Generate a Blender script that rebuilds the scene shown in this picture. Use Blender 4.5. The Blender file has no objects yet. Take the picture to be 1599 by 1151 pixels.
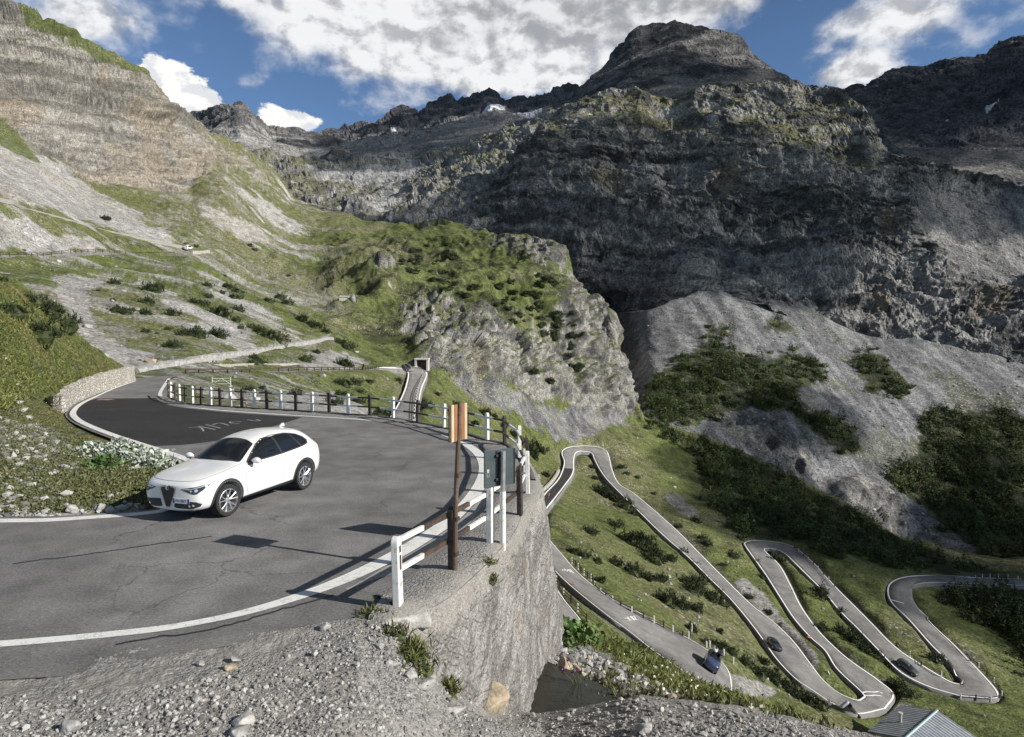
import bpy, bmesh, math, random
import numpy as np
from mathutils import Vector, Matrix
from mathutils.bvhtree import BVHTree
from mathutils.geometry import delaunay_2d_cdt
R = math.radians
random.seed(7); rng = np.random.default_rng(7)
SC = bpy.context.scene; COL = SC.collection; D = bpy.data

# ---------------------------------------------------------------- camera
F = 1000.0; CU, CV = 799.5, 575.5; CAMZ = 4.0; PITCH = math.atan((575.5-528)/1000)
cam = D.objects.new('camera', D.cameras.new('camera')); COL.objects.link(cam)
cam.location = (0, 0, CAMZ); cam.rotation_euler = (math.pi/2-PITCH, 0, 0)
cam.data.sensor_width = 36; cam.data.lens = 36*F/1599; cam.data.clip_start = 0.1; cam.data.clip_end = 20000
SC.camera = cam
SC.render.resolution_x = 1024; SC.render.resolution_y = 737

# ---------------------------------------------------------------- light
SUN_DIR = Vector((0.93, -0.36, 0)).normalized()*math.cos(R(29)) + Vector((0, 0, math.sin(R(29))))
sun = D.objects.new('sun', D.lights.new('sun', 'SUN')); COL.objects.link(sun)
sun.data.energy = 5.0; sun.data.angle = R(0.5); sun.data.color = (1.0, 0.95, 0.87)
sun.rotation_euler = SUN_DIR.to_track_quat('Z', 'Y').to_euler()
SC.view_settings.view_transform = 'Standard'; SC.view_settings.look = 'None'
SC.view_settings.exposure = 0.30; SC.view_settings.gamma = 1.0; SC.view_settings.use_curve_mapping = False
try:
    SC.cycles.max_bounces = 5; SC.cycles.diffuse_bounces = 2; SC.cycles.glossy_bounces = 3; SC.cycles.transparent_max_bounces = 8
except Exception: pass

class G_:
    """terse shader-graph builder"""
    def __init__(s, nt): s.nt = nt; s.n = nt.nodes; s.l = nt.links
    def node(s, t, **kw):
        n = s.n.new(t)
        for k, v in kw.items(): setattr(n, k, v)
        return n
    def put(s, inp, v):
        if isinstance(v, bpy.types.NodeSocket): s.l.new(v, inp)
        elif v is not None: inp.default_value = v
    def m(s, op, a, b=None, c=None, clamp=False):
        n = s.node('ShaderNodeMath', operation=op, use_clamp=clamp)
        for i, v in enumerate((a, b, c)): s.put(n.inputs[i], v)
        return n.outputs[0]
    def vm(s, op, a, b=None):
        n = s.node('ShaderNodeVectorMath', operation=op)
        s.put(n.inputs[0], a)
        if b is not None: s.put(n.inputs[1], b)
        return n.outputs['Value'] if op in ('LENGTH', 'DOT_PRODUCT', 'DISTANCE') else n.outputs[0]
    def noise(s, vec, scale, detail=4, rough=.55, lac=2., dist=0., out='Fac'):
        n = s.node('ShaderNodeTexNoise')
        s.put(n.inputs['Vector'], vec)
        for k, v in (('Scale', scale), ('Detail', detail), ('Roughness', rough), ('Lacunarity', lac), ('Distortion', dist)): s.put(n.inputs[k], v)
        return n.outputs[out]
    def voro(s, vec, scale, feature='F1', out='Distance', rand=1.):
        n = s.node('ShaderNodeTexVoronoi', feature=feature)
        s.put(n.inputs['Vector'], vec); s.put(n.inputs['Scale'], scale); s.put(n.inputs['Randomness'], rand)
        return n.outputs[out]
    def ramp(s, f, lo, hi, a=0., b=1.):
        n = s.node('ShaderNodeMapRange', clamp=True, interpolation_type='SMOOTHSTEP')
        s.put(n.inputs[0], f); s.put(n.inputs[1], lo); s.put(n.inputs[2], hi); s.put(n.inputs[3], a); s.put(n.inputs[4], b)
        return n.outputs[0]
    def mix(s, f, a, b, mode='MIX'):
        n = s.node('ShaderNodeMix', data_type='RGBA', blend_type=mode)
        s.put(n.inputs[0], f)
        for i, v in ((6, a), (7, b)):
            if isinstance(v, (tuple, list)) and len(v) == 3: v = (*v, 1)
            s.put(n.inputs[i], v)
        return n.outputs[2]
    def attr(s, name, out='Color'):
        n = s.node('ShaderNodeAttribute', attribute_name=name); return n.outputs[out]
    def geo(s, out='Position'): return s.node('ShaderNodeNewGeometry').outputs[out]
    def mapping(s, vec, scale=(1, 1, 1), rot=(0, 0, 0)):
        n = s.node('ShaderNodeMapping'); s.put(n.inputs[0], vec); n.inputs['Scale'].default_value = scale; n.inputs['Rotation'].default_value = rot
        return n.outputs[0]

def ray(u, v):
    u = np.asarray(u, float); v = np.asarray(v, float)
    cx = (u-CU)/F; cy = (v-CV)/F
    y = math.cos(PITCH)-cy*math.sin(PITCH); z = -math.sin(PITCH)-cy*math.cos(PITCH)
    return np.stack([cx, y+0*cx, z+0*cx], -1)
def AE(u, v):
    r = ray(u, v); return math.atan2(r[0], r[1]), math.atan2(r[2], math.hypot(r[0], r[1]))

# ---------------------------------------------------------------- sky: Nishita plus procedural clouds, anchored to world azimuth / elevation
W = D.worlds.new('World'); SC.world = W; W.use_nodes = True
g = G_(W.node_tree); g.n.clear()
sky = g.node('ShaderNodeTexSky', sky_type='NISHITA'); sky.sun_disc = False
sky.sun_elevation = R(29); sky.sun_rotation = math.atan2(SUN_DIR.x, SUN_DIR.y)
sky.altitude = 2000; sky.air_density = 1.0; sky.dust_density = 0.3; sky.ozone_density = 2.0
dirv = g.node('ShaderNodeTexCoord').outputs['Generated']
sp = g.node('ShaderNodeSeparateXYZ'); g.put(sp.inputs[0], dirv)
az = g.m('ARCTAN2', sp.outputs[0], sp.outputs[1]); el = g.m('ARCSINE', sp.outputs[2])
cv = g.node('ShaderNodeCombineXYZ'); g.put(cv.inputs[0], az); g.put(cv.inputs[1], g.m('MULTIPLY', el, 1.5)); cvv = cv.outputs[0]
nb = g.noise(cvv, 5.5, 7, .55, dist=.25)
nf = g.noise(cvv, 17., 7, .58, dist=.2)
warp = g.m('MULTIPLY', g.m('SUBTRACT', g.noise(cvv, 9., 5, .6), .5), .10)
azw = g.m('ADD', az, warp); elw = g.m('ADD', el, g.m('MULTIPLY', g.m('SUBTRACT', g.noise(cvv, 13., 5, .6), .5), .055))
def blob(u, v, su, sv, k=1.):
    a, e = AE(u, v)
    x = g.m('DIVIDE', g.m('SUBTRACT', azw, a), su/F*math.cos(a)**2); y = g.m('DIVIDE', g.m('SUBTRACT', elw, e), sv/F*math.cos(a))
    r2 = g.m('ADD', g.m('POWER', x, 2), g.m('POWER', y, 2))
    return g.m('MULTIPLY', g.m('POWER', 2.718, g.m('MULTIPLY', r2, -1.)), k)
def summ(L):
    t = L[0]
    for x in L[1:]: t = g.m('ADD', t, x)
    return t
soft = summ([blob(120, 20, 130, 55, .95), blob(330, -20, 90, 28, .5), blob(560, 30, 210, 60, .9), blob(640, 100, 150, 45, .50), blob(830, 20, 200, 70, 1.1), blob(1050, -10, 200, 50, 1.1),
             blob(745, 130, 60, 25, .4), blob(875, 115, 80, 28, 1.0), blob(1400, 25, 140, 45, 1.05), blob(1530, 60, 70, 25, .4), blob(1325, 116, 60, 24, 1.15), blob(385, 125, 45, 22, .42), blob(305, 85, 34, 14, .4), blob(600, 160, 60, 20, .3),
             blob(-160, 30, 120, 70, .8), blob(1750, -20, 120, 60, .7)])
hard = summ([blob(270, 125, 42, 34, 1.2), blob(315, 165, 34, 24, 1.2), blob(445, 190, 52, 22, 1.2), blob(235, 100, 22, 18, .9)])
dens = g.ramp(g.m('ADD', soft, g.m('ADD', g.m('MULTIPLY', g.m('SUBTRACT', nb, .5), 1.0), g.m('MULTIPLY', g.m('SUBTRACT', nf, .5), .85))), .33, .90)
hd = g.ramp(g.m('ADD', hard, g.m('MULTIPLY', g.m('SUBTRACT', nf, .5), 1.1)), .42, .60)
# light on the clouds: brighter tops and sunward rims, grey bellies where the cloud is thick
ofs = g.vm('ADD', cvv, (0.012, 0.02, 0)); lit = g.m('SUBTRACT', nf, g.noise(ofs, 17., 7, .58, dist=.2))
belly = g.ramp(g.m('ADD', summ([blob(880, 15, 230, 60, 1.), blob(1080, 0, 170, 55, .9), blob(700, 70, 90, 40, .25), blob(1450, 45, 120, 40, .35)]), g.m('MULTIPLY', g.m('SUBTRACT', nb, .5), .8)), .2, 1.0)
shade = g.m('ADD', g.m('MULTIPLY', g.ramp(g.m('ADD', g.m('MULTIPLY', lit, 2.0), g.m('SUBTRACT', nb, .5)), -.35, .35), .5), .42)
shade = g.m('MULTIPLY', shade, g.m('SUBTRACT', 1., g.m('MULTIPLY', belly, .27)))
ccol = g.mix(g.ramp(shade, .25, .8), (.30, .31, .33), (.76, .76, .77))
skys = g.node('ShaderNodeVectorMath', operation='SCALE'); g.put(skys.inputs[0], sky.outputs[0]); skys.inputs['Scale'].default_value = 0.10
SKYTINT = g.mix(1., skys.outputs[0], (.78, .88, .96), 'MULTIPLY'); SKYTINT = g.mix(g.ramp(el, .40, .62, 0, .9), SKYTINT, g.mix(g.ramp(g.noise(dirv, 3.2, 6, .6), .45, .62), (.035, .045, .062), (.24, .24, .24)))   # patchy grey added overhead, unseen, to neutralise sky light and feed reflections
c1 = g.mix(g.m('MULTIPLY', dens, .96), SKYTINT, ccol)
c2 = g.mix(hd, c1, g.mix(g.ramp(lit, -.06, .05), (.62, .64, .67), (.82, .81, .80)))
bg = g.node('ShaderNodeBackground'); g.put(bg.inputs[0], c2); bg.inputs[1].default_value = 1.0
wo = g.node('ShaderNodeOutputWorld'); g.l.new(bg.outputs[0], wo.inputs[0])
# ---------------------------------------------------------------- helpers
def link(o, parent=None):
    COL.objects.link(o)
    if parent is not None: o.parent = parent
    return o
def tag(o, label=None, cat=None, group=None, kind=None):
    for k, v in (('label', label), ('category', cat), ('group', group), ('kind', kind)):
        if v: o[k] = v
    return o
def empty(name, loc=(0, 0, 0), rz=0., label=None, cat=None, group=None):
    o = D.objects.new(name, None); o.location = loc; o.rotation_euler = (0, 0, rz); o.empty_display_size = .2
    return tag(link(o), label, cat, group)
def copy_tree(o, parent=None):
    c = o.copy(); COL.objects.link(c)
    if parent is not None: c.parent = parent
    for ch in list(o.children): copy_tree(ch, c)
    return c
def mesh_np(name, V, Fc, mats, parent=None, smooth=True, mi=None, cols=None, attrs=None):
    """V (n,3); Fc list of (k,) int arrays of equal size as (m,k) array"""
    me = D.meshes.new(name); V = np.ascontiguousarray(V, np.float32)
    me.vertices.add(len(V)); me.vertices.foreach_set('co', V.ravel())
    Fs = Fc if isinstance(Fc, list) else [Fc]
    Fs = [np.asarray(f, np.int32) for f in Fs if len(f)]
    nl = sum(f.size for f in Fs); npoly = sum(len(f) for f in Fs)
    me.loops.add(nl); me.loops.foreach_set('vertex_index', np.concatenate([f.ravel() for f in Fs]))
    me.polygons.add(npoly)
    tot = np.concatenate([np.full(len(f), f.shape[1], np.int32) for f in Fs])
    st = np.concatenate([[0], np.cumsum(tot)[:-1]]).astype(np.int32)
    me.polygons.foreach_set('loop_start', st); me.polygons.foreach_set('loop_total', tot)
    if mi is not None: me.polygons.foreach_set('material_index', np.asarray(mi, np.int32))
    me.polygons.foreach_set('use_smooth', np.full(npoly, smooth, bool))
    me.update(calc_edges=True)
    for m in (mats if isinstance(mats, (list, tuple)) else [mats]): me.materials.append(m)
    if cols is not None:
        a = me.color_attributes.new('Col', 'FLOAT_COLOR', 'POINT')
        c = np.ones((len(V), 4), np.float32); c[:, :3] = cols; a.data.foreach_set('color', c.ravel())
    for k, v in (attrs or {}).items():
        a = me.attributes.new(k, 'FLOAT', 'POINT'); a.data.foreach_set('value', np.ascontiguousarray(v, np.float32))
    o = D.objects.new(name, me); return link(o, parent)

class MB:
    """collects simple solids into one mesh"""
    def __init__(s): s.V = []; s.F = []; s.M = []; s.n = 0
    def add(s, V, Fs, mi=0):
        s.V.append(np.asarray(V, float)); 
        for f in Fs: s.F.append([i+s.n for i in f]); s.M.append(mi)
        s.n += len(V); return s
    def box(s, c, size, rz=0., mi=0, bev=0., tilt=None):
        x, y, z = [a/2 for a in size]
        if bev > 0:
            b = min(bev, x*.9, y*.9, z*.9)
            bm = bmesh.new(); bmesh.ops.create_cube(bm, size=1)
            for v in bm.verts: v.co = Vector((v.co.x*2*x, v.co.y*2*y, v.co.z*2*z))
            bmesh.ops.bevel(bm, geom=bm.edges[:], offset=b, segments=2, affect='EDGES', profile=.5)
            bm.verts.index_update(); V = np.array([v.co[:] for v in bm.verts]); Fs = [[v.index for v in f.verts] for f in bm.faces]; bm.free()
        else:
            V = np.array([(a, b, c_) for a in (-x, x) for b in (-y, y) for c_ in (-z, z)])
            Fs = [(0, 1, 3, 2), (4, 6, 7, 5), (0, 4, 5, 1), (2, 3, 7, 6), (0, 2, 6, 4), (1, 5, 7, 3)]
        M = np.array(Matrix.Rotation(rz, 3, 'Z') @ (tilt.to_3x3() if tilt is not None else Matrix.Identity(3)))
        return s.add(V @ M.T+np.array(c), Fs, mi)
    def tube(s, path, r, seg=8, mi=0, cap=True, sq=False):
        P = [Vector(p) for p in path]; rs = r if isinstance(r, (list, tuple)) else [r]*len(P)
        V = []; Fs = []
        for i, p in enumerate(P):
            t = (P[min(i+1, len(P)-1)]-P[max(i-1, 0)]).normalized()
            up = Vector((0, 0, 1)) if abs(t.z) < .95 else Vector((1, 0, 0))
            a = t.cross(up).normalized(); b = a.cross(t)
            for k in range(seg):
                th = 2*math.pi*(k+(.5 if sq else 0))/seg
                V.append(p+(a*math.cos(th)+b*math.sin(th))*rs[i])
        for i in range(len(P)-1):
            for k in range(seg):
                k2 = (k+1) % seg; Fs.append((i*seg+k, i*seg+k2, (i+1)*seg+k2, (i+1)*seg+k))
        if cap: Fs.append(tuple(range(seg))[::-1]); Fs.append(tuple((len(P)-1)*seg+k for k in range(seg)))
        return s.add([v[:] for v in V], Fs, mi)
    def prism(s, poly, h0, h1, mi=0, M=None):
        n = len(poly); V = [(x, y, h0) for x, y in poly]+[(x, y, h1) for x, y in poly]
        Fs = [tuple(range(n))[::-1], tuple(range(n, 2*n))]+[(i, (i+1) % n, n+(i+1) % n, n+i) for i in range(n)]
        V = np.array(V, float)
        if M is not None: V = V @ np.array(M.to_3x3()).T+np.array(M.translation)
        return s.add(V, Fs, mi)
    def build(s, name, mats, parent=None, smooth=False):
        me = D.meshes.new(name); V = np.concatenate(s.V)
        me.from_pydata(V.tolist(), [], s.F)
        for m in (mats if isinstance(mats, (list, tuple)) else [mats]): me.materials.append(m)
        me.polygons.foreach_set('material_index', np.array(s.M, np.int32))
        bm = bmesh.new(); bm.from_mesh(me); bmesh.ops.recalc_face_normals(bm, faces=bm.faces); bm.to_mesh(me); bm.free()
        if smooth:
            me.polygons.foreach_set('use_smooth', np.ones(len(me.polygons), bool))
            try: me.set_sharp_from_angle(angle=R(35))
            except Exception: pass
        o = D.objects.new(name, me); return link(o, parent)

# ---------------------------------------------------------------- numpy noise
def _h(ix, iy, iz):
    h = (ix.astype(np.int64)*374761393+iy.astype(np.int64)*668265263+iz.astype(np.int64)*2147483647) & 0xffffffff
    h = ((h ^ (h >> 13))*1274126177) & 0xffffffff; h = ((h ^ (h >> 16))*2246822519) & 0xffffffff
    return ((h ^ (h >> 15)) & 0xffffff)/float(0xffffff)
def vnoise(P):
    i = np.floor(P).astype(np.int64); f = P-i; f = f*f*f*(f*(f*6-15)+10)
    x, y, z = i[:, 0], i[:, 1], i[:, 2]; fx, fy, fz = f[:, 0], f[:, 1], f[:, 2]
    L = lambda a, b, t: a+(b-a)*t
    return L(L(L(_h(x, y, z), _h(x+1, y, z), fx), L(_h(x, y+1, z), _h(x+1, y+1, z), fx), fy),
             L(L(_h(x, y, z+1), _h(x+1, y, z+1), fx), L(_h(x, y+1, z+1), _h(x+1, y+1, z+1), fx), fy), fz)
def fbm(P, scale, oct=5, gain=.5, seed=0., ridged=False):
    """scale = size in metres of the largest feature; returns about -1..1"""
    Q = np.asarray(P, float)/scale+np.array([seed*17.3+.37, seed*5.1+.11, seed*9.7+.73]); a = 1.; s = 0.; t = 0.
    for k in range(oct):
        n = vnoise(Q)*2-1
        if ridged: n = 1-2*np.abs(n)
        s = s+n*a; t += a; a *= gain; Q = Q*2.03+3.1
        Q = Q @ np.array([[.80, .6, 0], [-.6, .80, 0], [0, 0, 1.]])
    return s/t*1.6
def cells(P, size, seed=0., warp=.35):
    """blocky fracture: one random value per irregular cell, -1..1"""
    P = np.asarray(P, float); Q = P/np.array(size, float)
    if warp: Q = Q+warp*np.stack([fbm(Q, 1.4, 3, .55, seed+k) for k in range(3)], 1)
    B = np.floor(Q-.5).astype(np.int64); best = np.full(len(Q), 1e9); val = np.zeros(len(Q)); sd = int(seed*131)
    for dx in (0, 1):
        for dy in (0, 1):
            for dz in (0, 1):
                x, y, z = B[:, 0]+dx, B[:, 1]+dy, B[:, 2]+dz
                d2 = (x+.2+.6*_h(x+sd, y, z)-Q[:, 0])**2+(y+.2+.6*_h(x, y+sd+7, z)-Q[:, 1])**2+(z+.2+.6*_h(x, y, z+sd+13)-Q[:, 2])**2
                v = _h(x+3*sd+5, y+1, z+2); m = d2 < best; best[m] = d2[m]; val[m] = v[m]
    return val*2-1
def on_mask(m, f, P):
    """evaluate f only where the mask is not empty"""
    out = np.zeros(len(P)); k = m > .02
    if k.any(): out[k] = f(P[k])
    return out
def ledges(x, h, seed=0., sharp=.7):
    """stepped beds: each bed stands out by its own amount, -1..1"""
    q = x/h; i = np.floor(q); f = q-i; z = np.zeros_like(i); k = int(seed*97)
    a = _h(i, z+k, z); b = _h(i+1, z+k, z); t = np.clip((f-sharp)/(1-sharp), 0, 1); t = t*t*(3-2*t)
    return (a+(b-a)*t)*2-1
def sstep(x, a, b): t = np.clip((x-a)/(b-a), 0, 1); return t*t*(3-2*t)
def lerp(a, b, t):
    a = np.asarray(a, float); b = np.asarray(b, float); t = np.asarray(t)[..., None]
    return a+(b-a)*t

# ---------------------------------------------------------------- photo pixel <-> world (for measuring)
def at(u, v, d):
    """world point at forward distance d seen at photo position u, v"""
    r = ray(u, v); d = np.asarray(d, float)
    return np.array([0, 0, CAMZ])+r*(d/r[..., 1])[..., None]
def gz(u, v, z=0.):
    """world point at height z seen at photo position u, v (below the horizon)"""
    r = ray(u, v); return np.array([0, 0, CAMZ])+r*((z-CAMZ)/r[..., 2])[..., None]
def proj(P):
    P = np.asarray(P, float)-np.array([0, 0, CAMZ]); c, s = math.cos(PITCH), math.sin(PITCH)
    dep = P[..., 1]*c-P[..., 2]*s; up = P[..., 1]*s+P[..., 2]*c; dep = np.maximum(dep, .01)
    return CU+F*P[..., 0]/dep, CV-F*up/dep
# cover maps: where each kind of ground cover lies, traced as outlines
MW, MH, MO = 1000, 720, 150
def cover(polys, blur=4):
    m = np.zeros((MH, MW), np.float32); yy, xx = np.mgrid[0:MH, 0:MW]; X = xx*2.-MO; Y = yy*2.-MO
    for p in polys:
        p = np.array(p, float); ins = np.zeros((MH, MW), bool)
        for i in range(len(p)):
            (x0, y0), (x1, y1) = p[i], p[(i+1) % len(p)]
            if y0 == y1: continue
            ins ^= ((y0 > Y) != (y1 > Y)) & (X < (x1-x0)*(Y-y0)/(y1-y0)+x0)
        m = np.maximum(m, ins)
    return blur2(m, blur)
def blur2(m, blur):
    k = int(round(blur/2))
    if k > 0:
        for _ in range(3):
            for ax in (0, 1):
                c = np.cumsum(np.pad(m, [(k+1, k) if a == ax else (0, 0) for a in (0, 1)], mode='edge'), ax)
                m = (np.take(c, range(2*k+1, c.shape[ax]), ax)-np.take(c, range(0, c.shape[ax]-2*k-1), ax))/(2*k+1)
    return m
def band(pts, w, blur=3):
    polys = []
    for (x0, y0), (x1, y1) in zip(pts[:-1], pts[1:]):
        L = math.hypot(x1-x0, y1-y0) or 1; dx, dy = (x1-x0)/L, (y1-y0)/L; nx, ny = -dy*w/2, dx*w/2; ex, ey = dx*w*.3, dy*w*.3
        polys.append([(x0+nx-ex, y0+ny-ey), (x1+nx+ex, y1+ny+ey), (x1-nx+ex, y1-ny+ey), (x0-nx-ex, y0-ny-ey)])
    return cover(polys, blur)
def look(m, u, v):
    x = np.clip((np.asarray(u)+MO)/2., 0, MW-1.01); y = np.clip((np.asarray(v)+MO)/2., 0, MH-1.01)
    i = x.astype(int); j = y.astype(int); fx = x-i; fy = y-j
    return (m[j, i]*(1-fx)+m[j, i+1]*fx)*(1-fy)+(m[j+1, i]*(1-fx)+m[j+1, i+1]*fx)*fy
def smooth1(a, k):
    if k < 1: return a
    p = np.pad(a, k, mode='edge'); c = np.ones(2*k+1)/(2*k+1)
    return np.convolve(np.convolve(np.pad(p, k, mode='edge'), c, 'valid'), c, 'valid')
def pchip_rows(Y, t):
    """Y (rows, cols) at t=0..rows-1, monotone cubic along rows"""
    n = len(Y); dl = Y[1:]-Y[:-1]; m = np.zeros_like(Y)
    if n > 2:
        a, b = dl[:-1], dl[1:]; ok = a*b > 0
        m[1:-1] = np.where(ok, 2*a*b/np.where(ok, a+b, 1), 0)
    m[0] = dl[0]; m[-1] = dl[-1]
    k = np.clip(np.floor(t).astype(int), 0, n-2); f = (t-k)[:, None]
    h00 = 2*f**3-3*f**2+1; h10 = f**3-2*f**2+f; h01 = -2*f**3+3*f**2; h11 = f**3-f**2
    return h00*Y[k]+h10*m[k]+h01*Y[k+1]+h11*m[k+1]
class Sheet: pass
def loft(rows, u0, u1, step=1.6, back=None, sm=(3, 14), vstep=None):
    """surface through measured lines (u, v, distance), top line first"""
    us = np.arange(u0, u1+step, step); k0 = max(0, int(sm[0]/step)); k1 = int(sm[1]/step)
    Vr = []; Dr = []
    for r in rows:
        r = sorted(r); ru = [p[0] for p in r]
        Vr.append(smooth1(np.interp(us, ru, [p[1] for p in r]), k0)); Dr.append(smooth1(np.log(np.interp(us, ru, [p[2] for p in r])), k1))
    Vr = np.array(Vr); Dr = np.array(Dr); ts = [0.]
    for i in range(len(rows)-1):
        n = max(3, int(np.percentile(np.abs(Vr[i+1]-Vr[i]), 90)/(vstep or step)))
        ts += list(i+(np.arange(n)+1)/n)
    ts = np.array(ts); vv = pchip_rows(Vr, ts); dd = np.exp(pchip_rows(Dr, ts))
    P = at(np.broadcast_to(us, vv.shape), vv, dd)
    if back:
        b = P[0].copy(); rows_b = []
        for f in (1., .66, .36, .16, .05):
            q = b.copy(); dr = b-np.array([0, 0, CAMZ]); dr[:, 2] = 0; q += dr*back[0]*f; q[:, 2] -= back[1]*f**(back[2] if len(back) > 2 else 1.5); rows_b.append(q)
        P = np.concatenate([np.array(rows_b), P])
    s = Sheet(); s.shape = P.shape[:2]; s.P = P; return s
def grid_normals(P):
    a = np.gradient(P, axis=1); b = np.gradient(P, axis=0); n = np.cross(b, a)
    n /= np.linalg.norm(n, axis=-1, keepdims=True)+1e-12
    to = np.array([0, 0, CAMZ])-P; n *= np.where((n*to).sum(-1) < 0, -1, 1)[..., None]
    return n
def grid_faces(shape):
    h, w = shape; i = np.arange(h*w).reshape(h, w)
    return np.stack([i[:-1, :-1].ravel(), i[1:, :-1].ravel(), i[1:, 1:].ravel(), i[:-1, 1:].ravel()], 1)
def bvh_of(P):
    h, w = P.shape[:2]; return BVHTree.FromPolygons(P.reshape(-1, 3).tolist(), grid_faces((h, w)).tolist())
def cast(bvh, u, v):
    d = Vector(ray(u, v)).normalized(); loc, n, i, t = bvh.ray_cast(Vector((0, 0, CAMZ)), d, 20000)
    return loc, n
def Zp(u, v, z): p = gz(u, v, z); return (u, v, p[1])
# ---------------------------------------------------------------- materials
MATS = {}
def newmat(name):
    m = D.materials.new(name); m.use_nodes = True; nt = m.node_tree; g = G_(nt)
    b = nt.nodes['Principled BSDF']; MATS[name] = m; return m, g, b
def plain(name, col, rough=.6, metal=0., var=.12, scale=8., bump=0., coat=0., spec=.5):
    m, g, b = newmat(name); pos = g.node('ShaderNodeTexCoord').outputs['Object']
    n = g.noise(pos, scale, 5, .6)
    f = g.ramp(n, .25, .75, 1-var, 1+var)
    c = g.node('ShaderNodeVectorMath', operation='SCALE'); c.inputs[0].default_value = col[:3]; g.put(c.inputs['Scale'], f)
    g.put(b.inputs['Base Color'], c.outputs[0]); g.put(b.inputs['Roughness'], g.ramp(n, .2, .8, max(.02, rough-.08), min(1, rough+.08)))
    b.inputs['Metallic'].default_value = metal; b.inputs['Coat Weight'].default_value = coat; b.inputs['Specular IOR Level'].default_value = spec
    if bump:
        bp = g.node('ShaderNodeBump'); bp.inputs['Strength'].default_value = bump; bp.inputs['Distance'].default_value = .01; g.put(bp.inputs['Height'], g.noise(pos, scale*4, 5, .6)); g.put(b.inputs['Normal'], bp.outputs[0])
    return m
def terrain_mat(name, fine, spk=1., bump=.6, bdist=1., spec=.15):
    """Col = albedo of the cover, 'stones' = how thickly pale stones lie in it, 'rocky' = bare rock; fine = metres of the finest noise"""
    m, g, b = newmat(name); pos = g.geo('Position')
    col = g.attr('Col'); st = g.attr('stones', 'Fac'); rk = g.attr('rocky', 'Fac')
    n1 = g.noise(pos, 1/fine, 6, .65); n2 = g.noise(pos, .22/fine, 5, .6)
    f = g.m('MULTIPLY', g.ramp(n1, .3, .7, .42, 1.58), g.ramp(n2, .3, .7, .72, 1.28))
    c = g.mix(1., col, f, 'MULTIPLY')
    vc = g.node('ShaderNodeTexVoronoi'); g.put(vc.inputs['Vector'], pos); vc.inputs['Scale'].default_value = .55/fine
    pick = g.m('LESS_THAN', g.m('ADD', vc.outputs['Distance'], g.m('MULTIPLY', g.m('SUBTRACT', n1, .5), .5)), g.m('MULTIPLY', st, .42))
    sepc = g.node('ShaderNodeSeparateColor'); g.put(sepc.inputs[0], vc.outputs['Color'])
    pick = g.m('MULTIPLY', pick, g.m('GREATER_THAN', sepc.outputs[0], .35))
    c = g.mix(g.m('MULTIPLY', pick, .9*spk), c, g.mix(sepc.outputs[1], (.22, .21, .19), (.42, .40, .37)))
    g.put(b.inputs['Base Color'], c); b.inputs['Roughness'].default_value = .95; b.inputs['Specular IOR Level'].default_value = spec
    bp = g.node('ShaderNodeBump'); bp.inputs['Strength'].default_value = bump; bp.inputs['Distance'].default_value = bdist*fine
    h = g.m('ADD', g.m('MULTIPLY', n1, 1.0), g.m('MULTIPLY', g.m('SUBTRACT', 1., vc.outputs['Distance']), g.m('MULTIPLY', pick, .5)))
    g.put(bp.inputs['Height'], h); g.put(b.inputs['Normal'], bp.outputs[0])
    return m
GRASS = np.array([.112, .132, .046]); GRASS2 = np.array([.142, .142, .068]); GRASSD = np.array([.050, .062, .024])
SCREE = np.array([.315, .306, .294]); ROCKL = np.array([.225, .212, .192]); ROCKD = np.array([.12, .12, .125]); OCHRE = np.array([.27, .215, .15])
def asphalt(name, base, wear=.25, fine=1., streak=True):
    m, g, b = newmat(name); pos = g.geo('Position')
    n = g.noise(pos, 1.1, 6, .6); s = g.noise(pos, 24, 6, .8); p = g.noise(pos, .22, 5, .6)
    f = g.m('MULTIPLY', g.ramp(n, .25, .75, 1-wear, 1+wear), g.m('MULTIPLY', g.ramp(s, .3, .7, .62, 1.45), g.ramp(p, .3, .7, .80, 1.18)))
    vc = g.node('ShaderNodeTexVoronoi'); g.put(vc.inputs['Vector'], pos); vc.inputs['Scale'].default_value = 38
    sc = g.node('ShaderNodeSeparateColor'); g.put(sc.inputs[0], vc.outputs['Color'])
    spk = g.m('MULTIPLY', g.m('LESS_THAN', vc.outputs['Distance'], .34), g.m('GREATER_THAN', sc.outputs[0], .90))
    ck = g.voro(g.vm('ADD', pos, g.vm('SCALE', g.noise(pos, 1.3, 4, .6, out='Color'), None)), .33, 'DISTANCE_TO_EDGE')
    crack = g.m('MULTIPLY', g.ramp(ck, .0, .012, 1., 0.), g.ramp(g.noise(pos, .25, 2), .45, .6))
    c = g.mix(1., base, f, 'MULTIPLY'); c = g.mix(g.m('MULTIPLY', spk, .55), c, (.34, .335, .32)); c = g.mix(g.m('MULTIPLY', crack, .55), c, (.02, .02, .02))
    g.put(b.inputs['Base Color'], c); b.inputs['Roughness'].default_value = .88; b.inputs['Specular IOR Level'].default_value = .25
    bp = g.node('ShaderNodeBump'); bp.inputs['Strength'].default_value = .5; bp.inputs['Distance'].default_value = .012; g.put(bp.inputs['Height'], g.noise(pos, 60, 3, .7)); g.put(b.inputs['Normal'], bp.outputs[0])
    return m
A_OLD = asphalt('worn_asphalt', (.168, .165, .163)); A_NEW = asphalt('new_asphalt', (.030, .029, .030), .18); A_FAR = asphalt('road_asphalt', (.185, .18, .175), .16)
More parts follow.
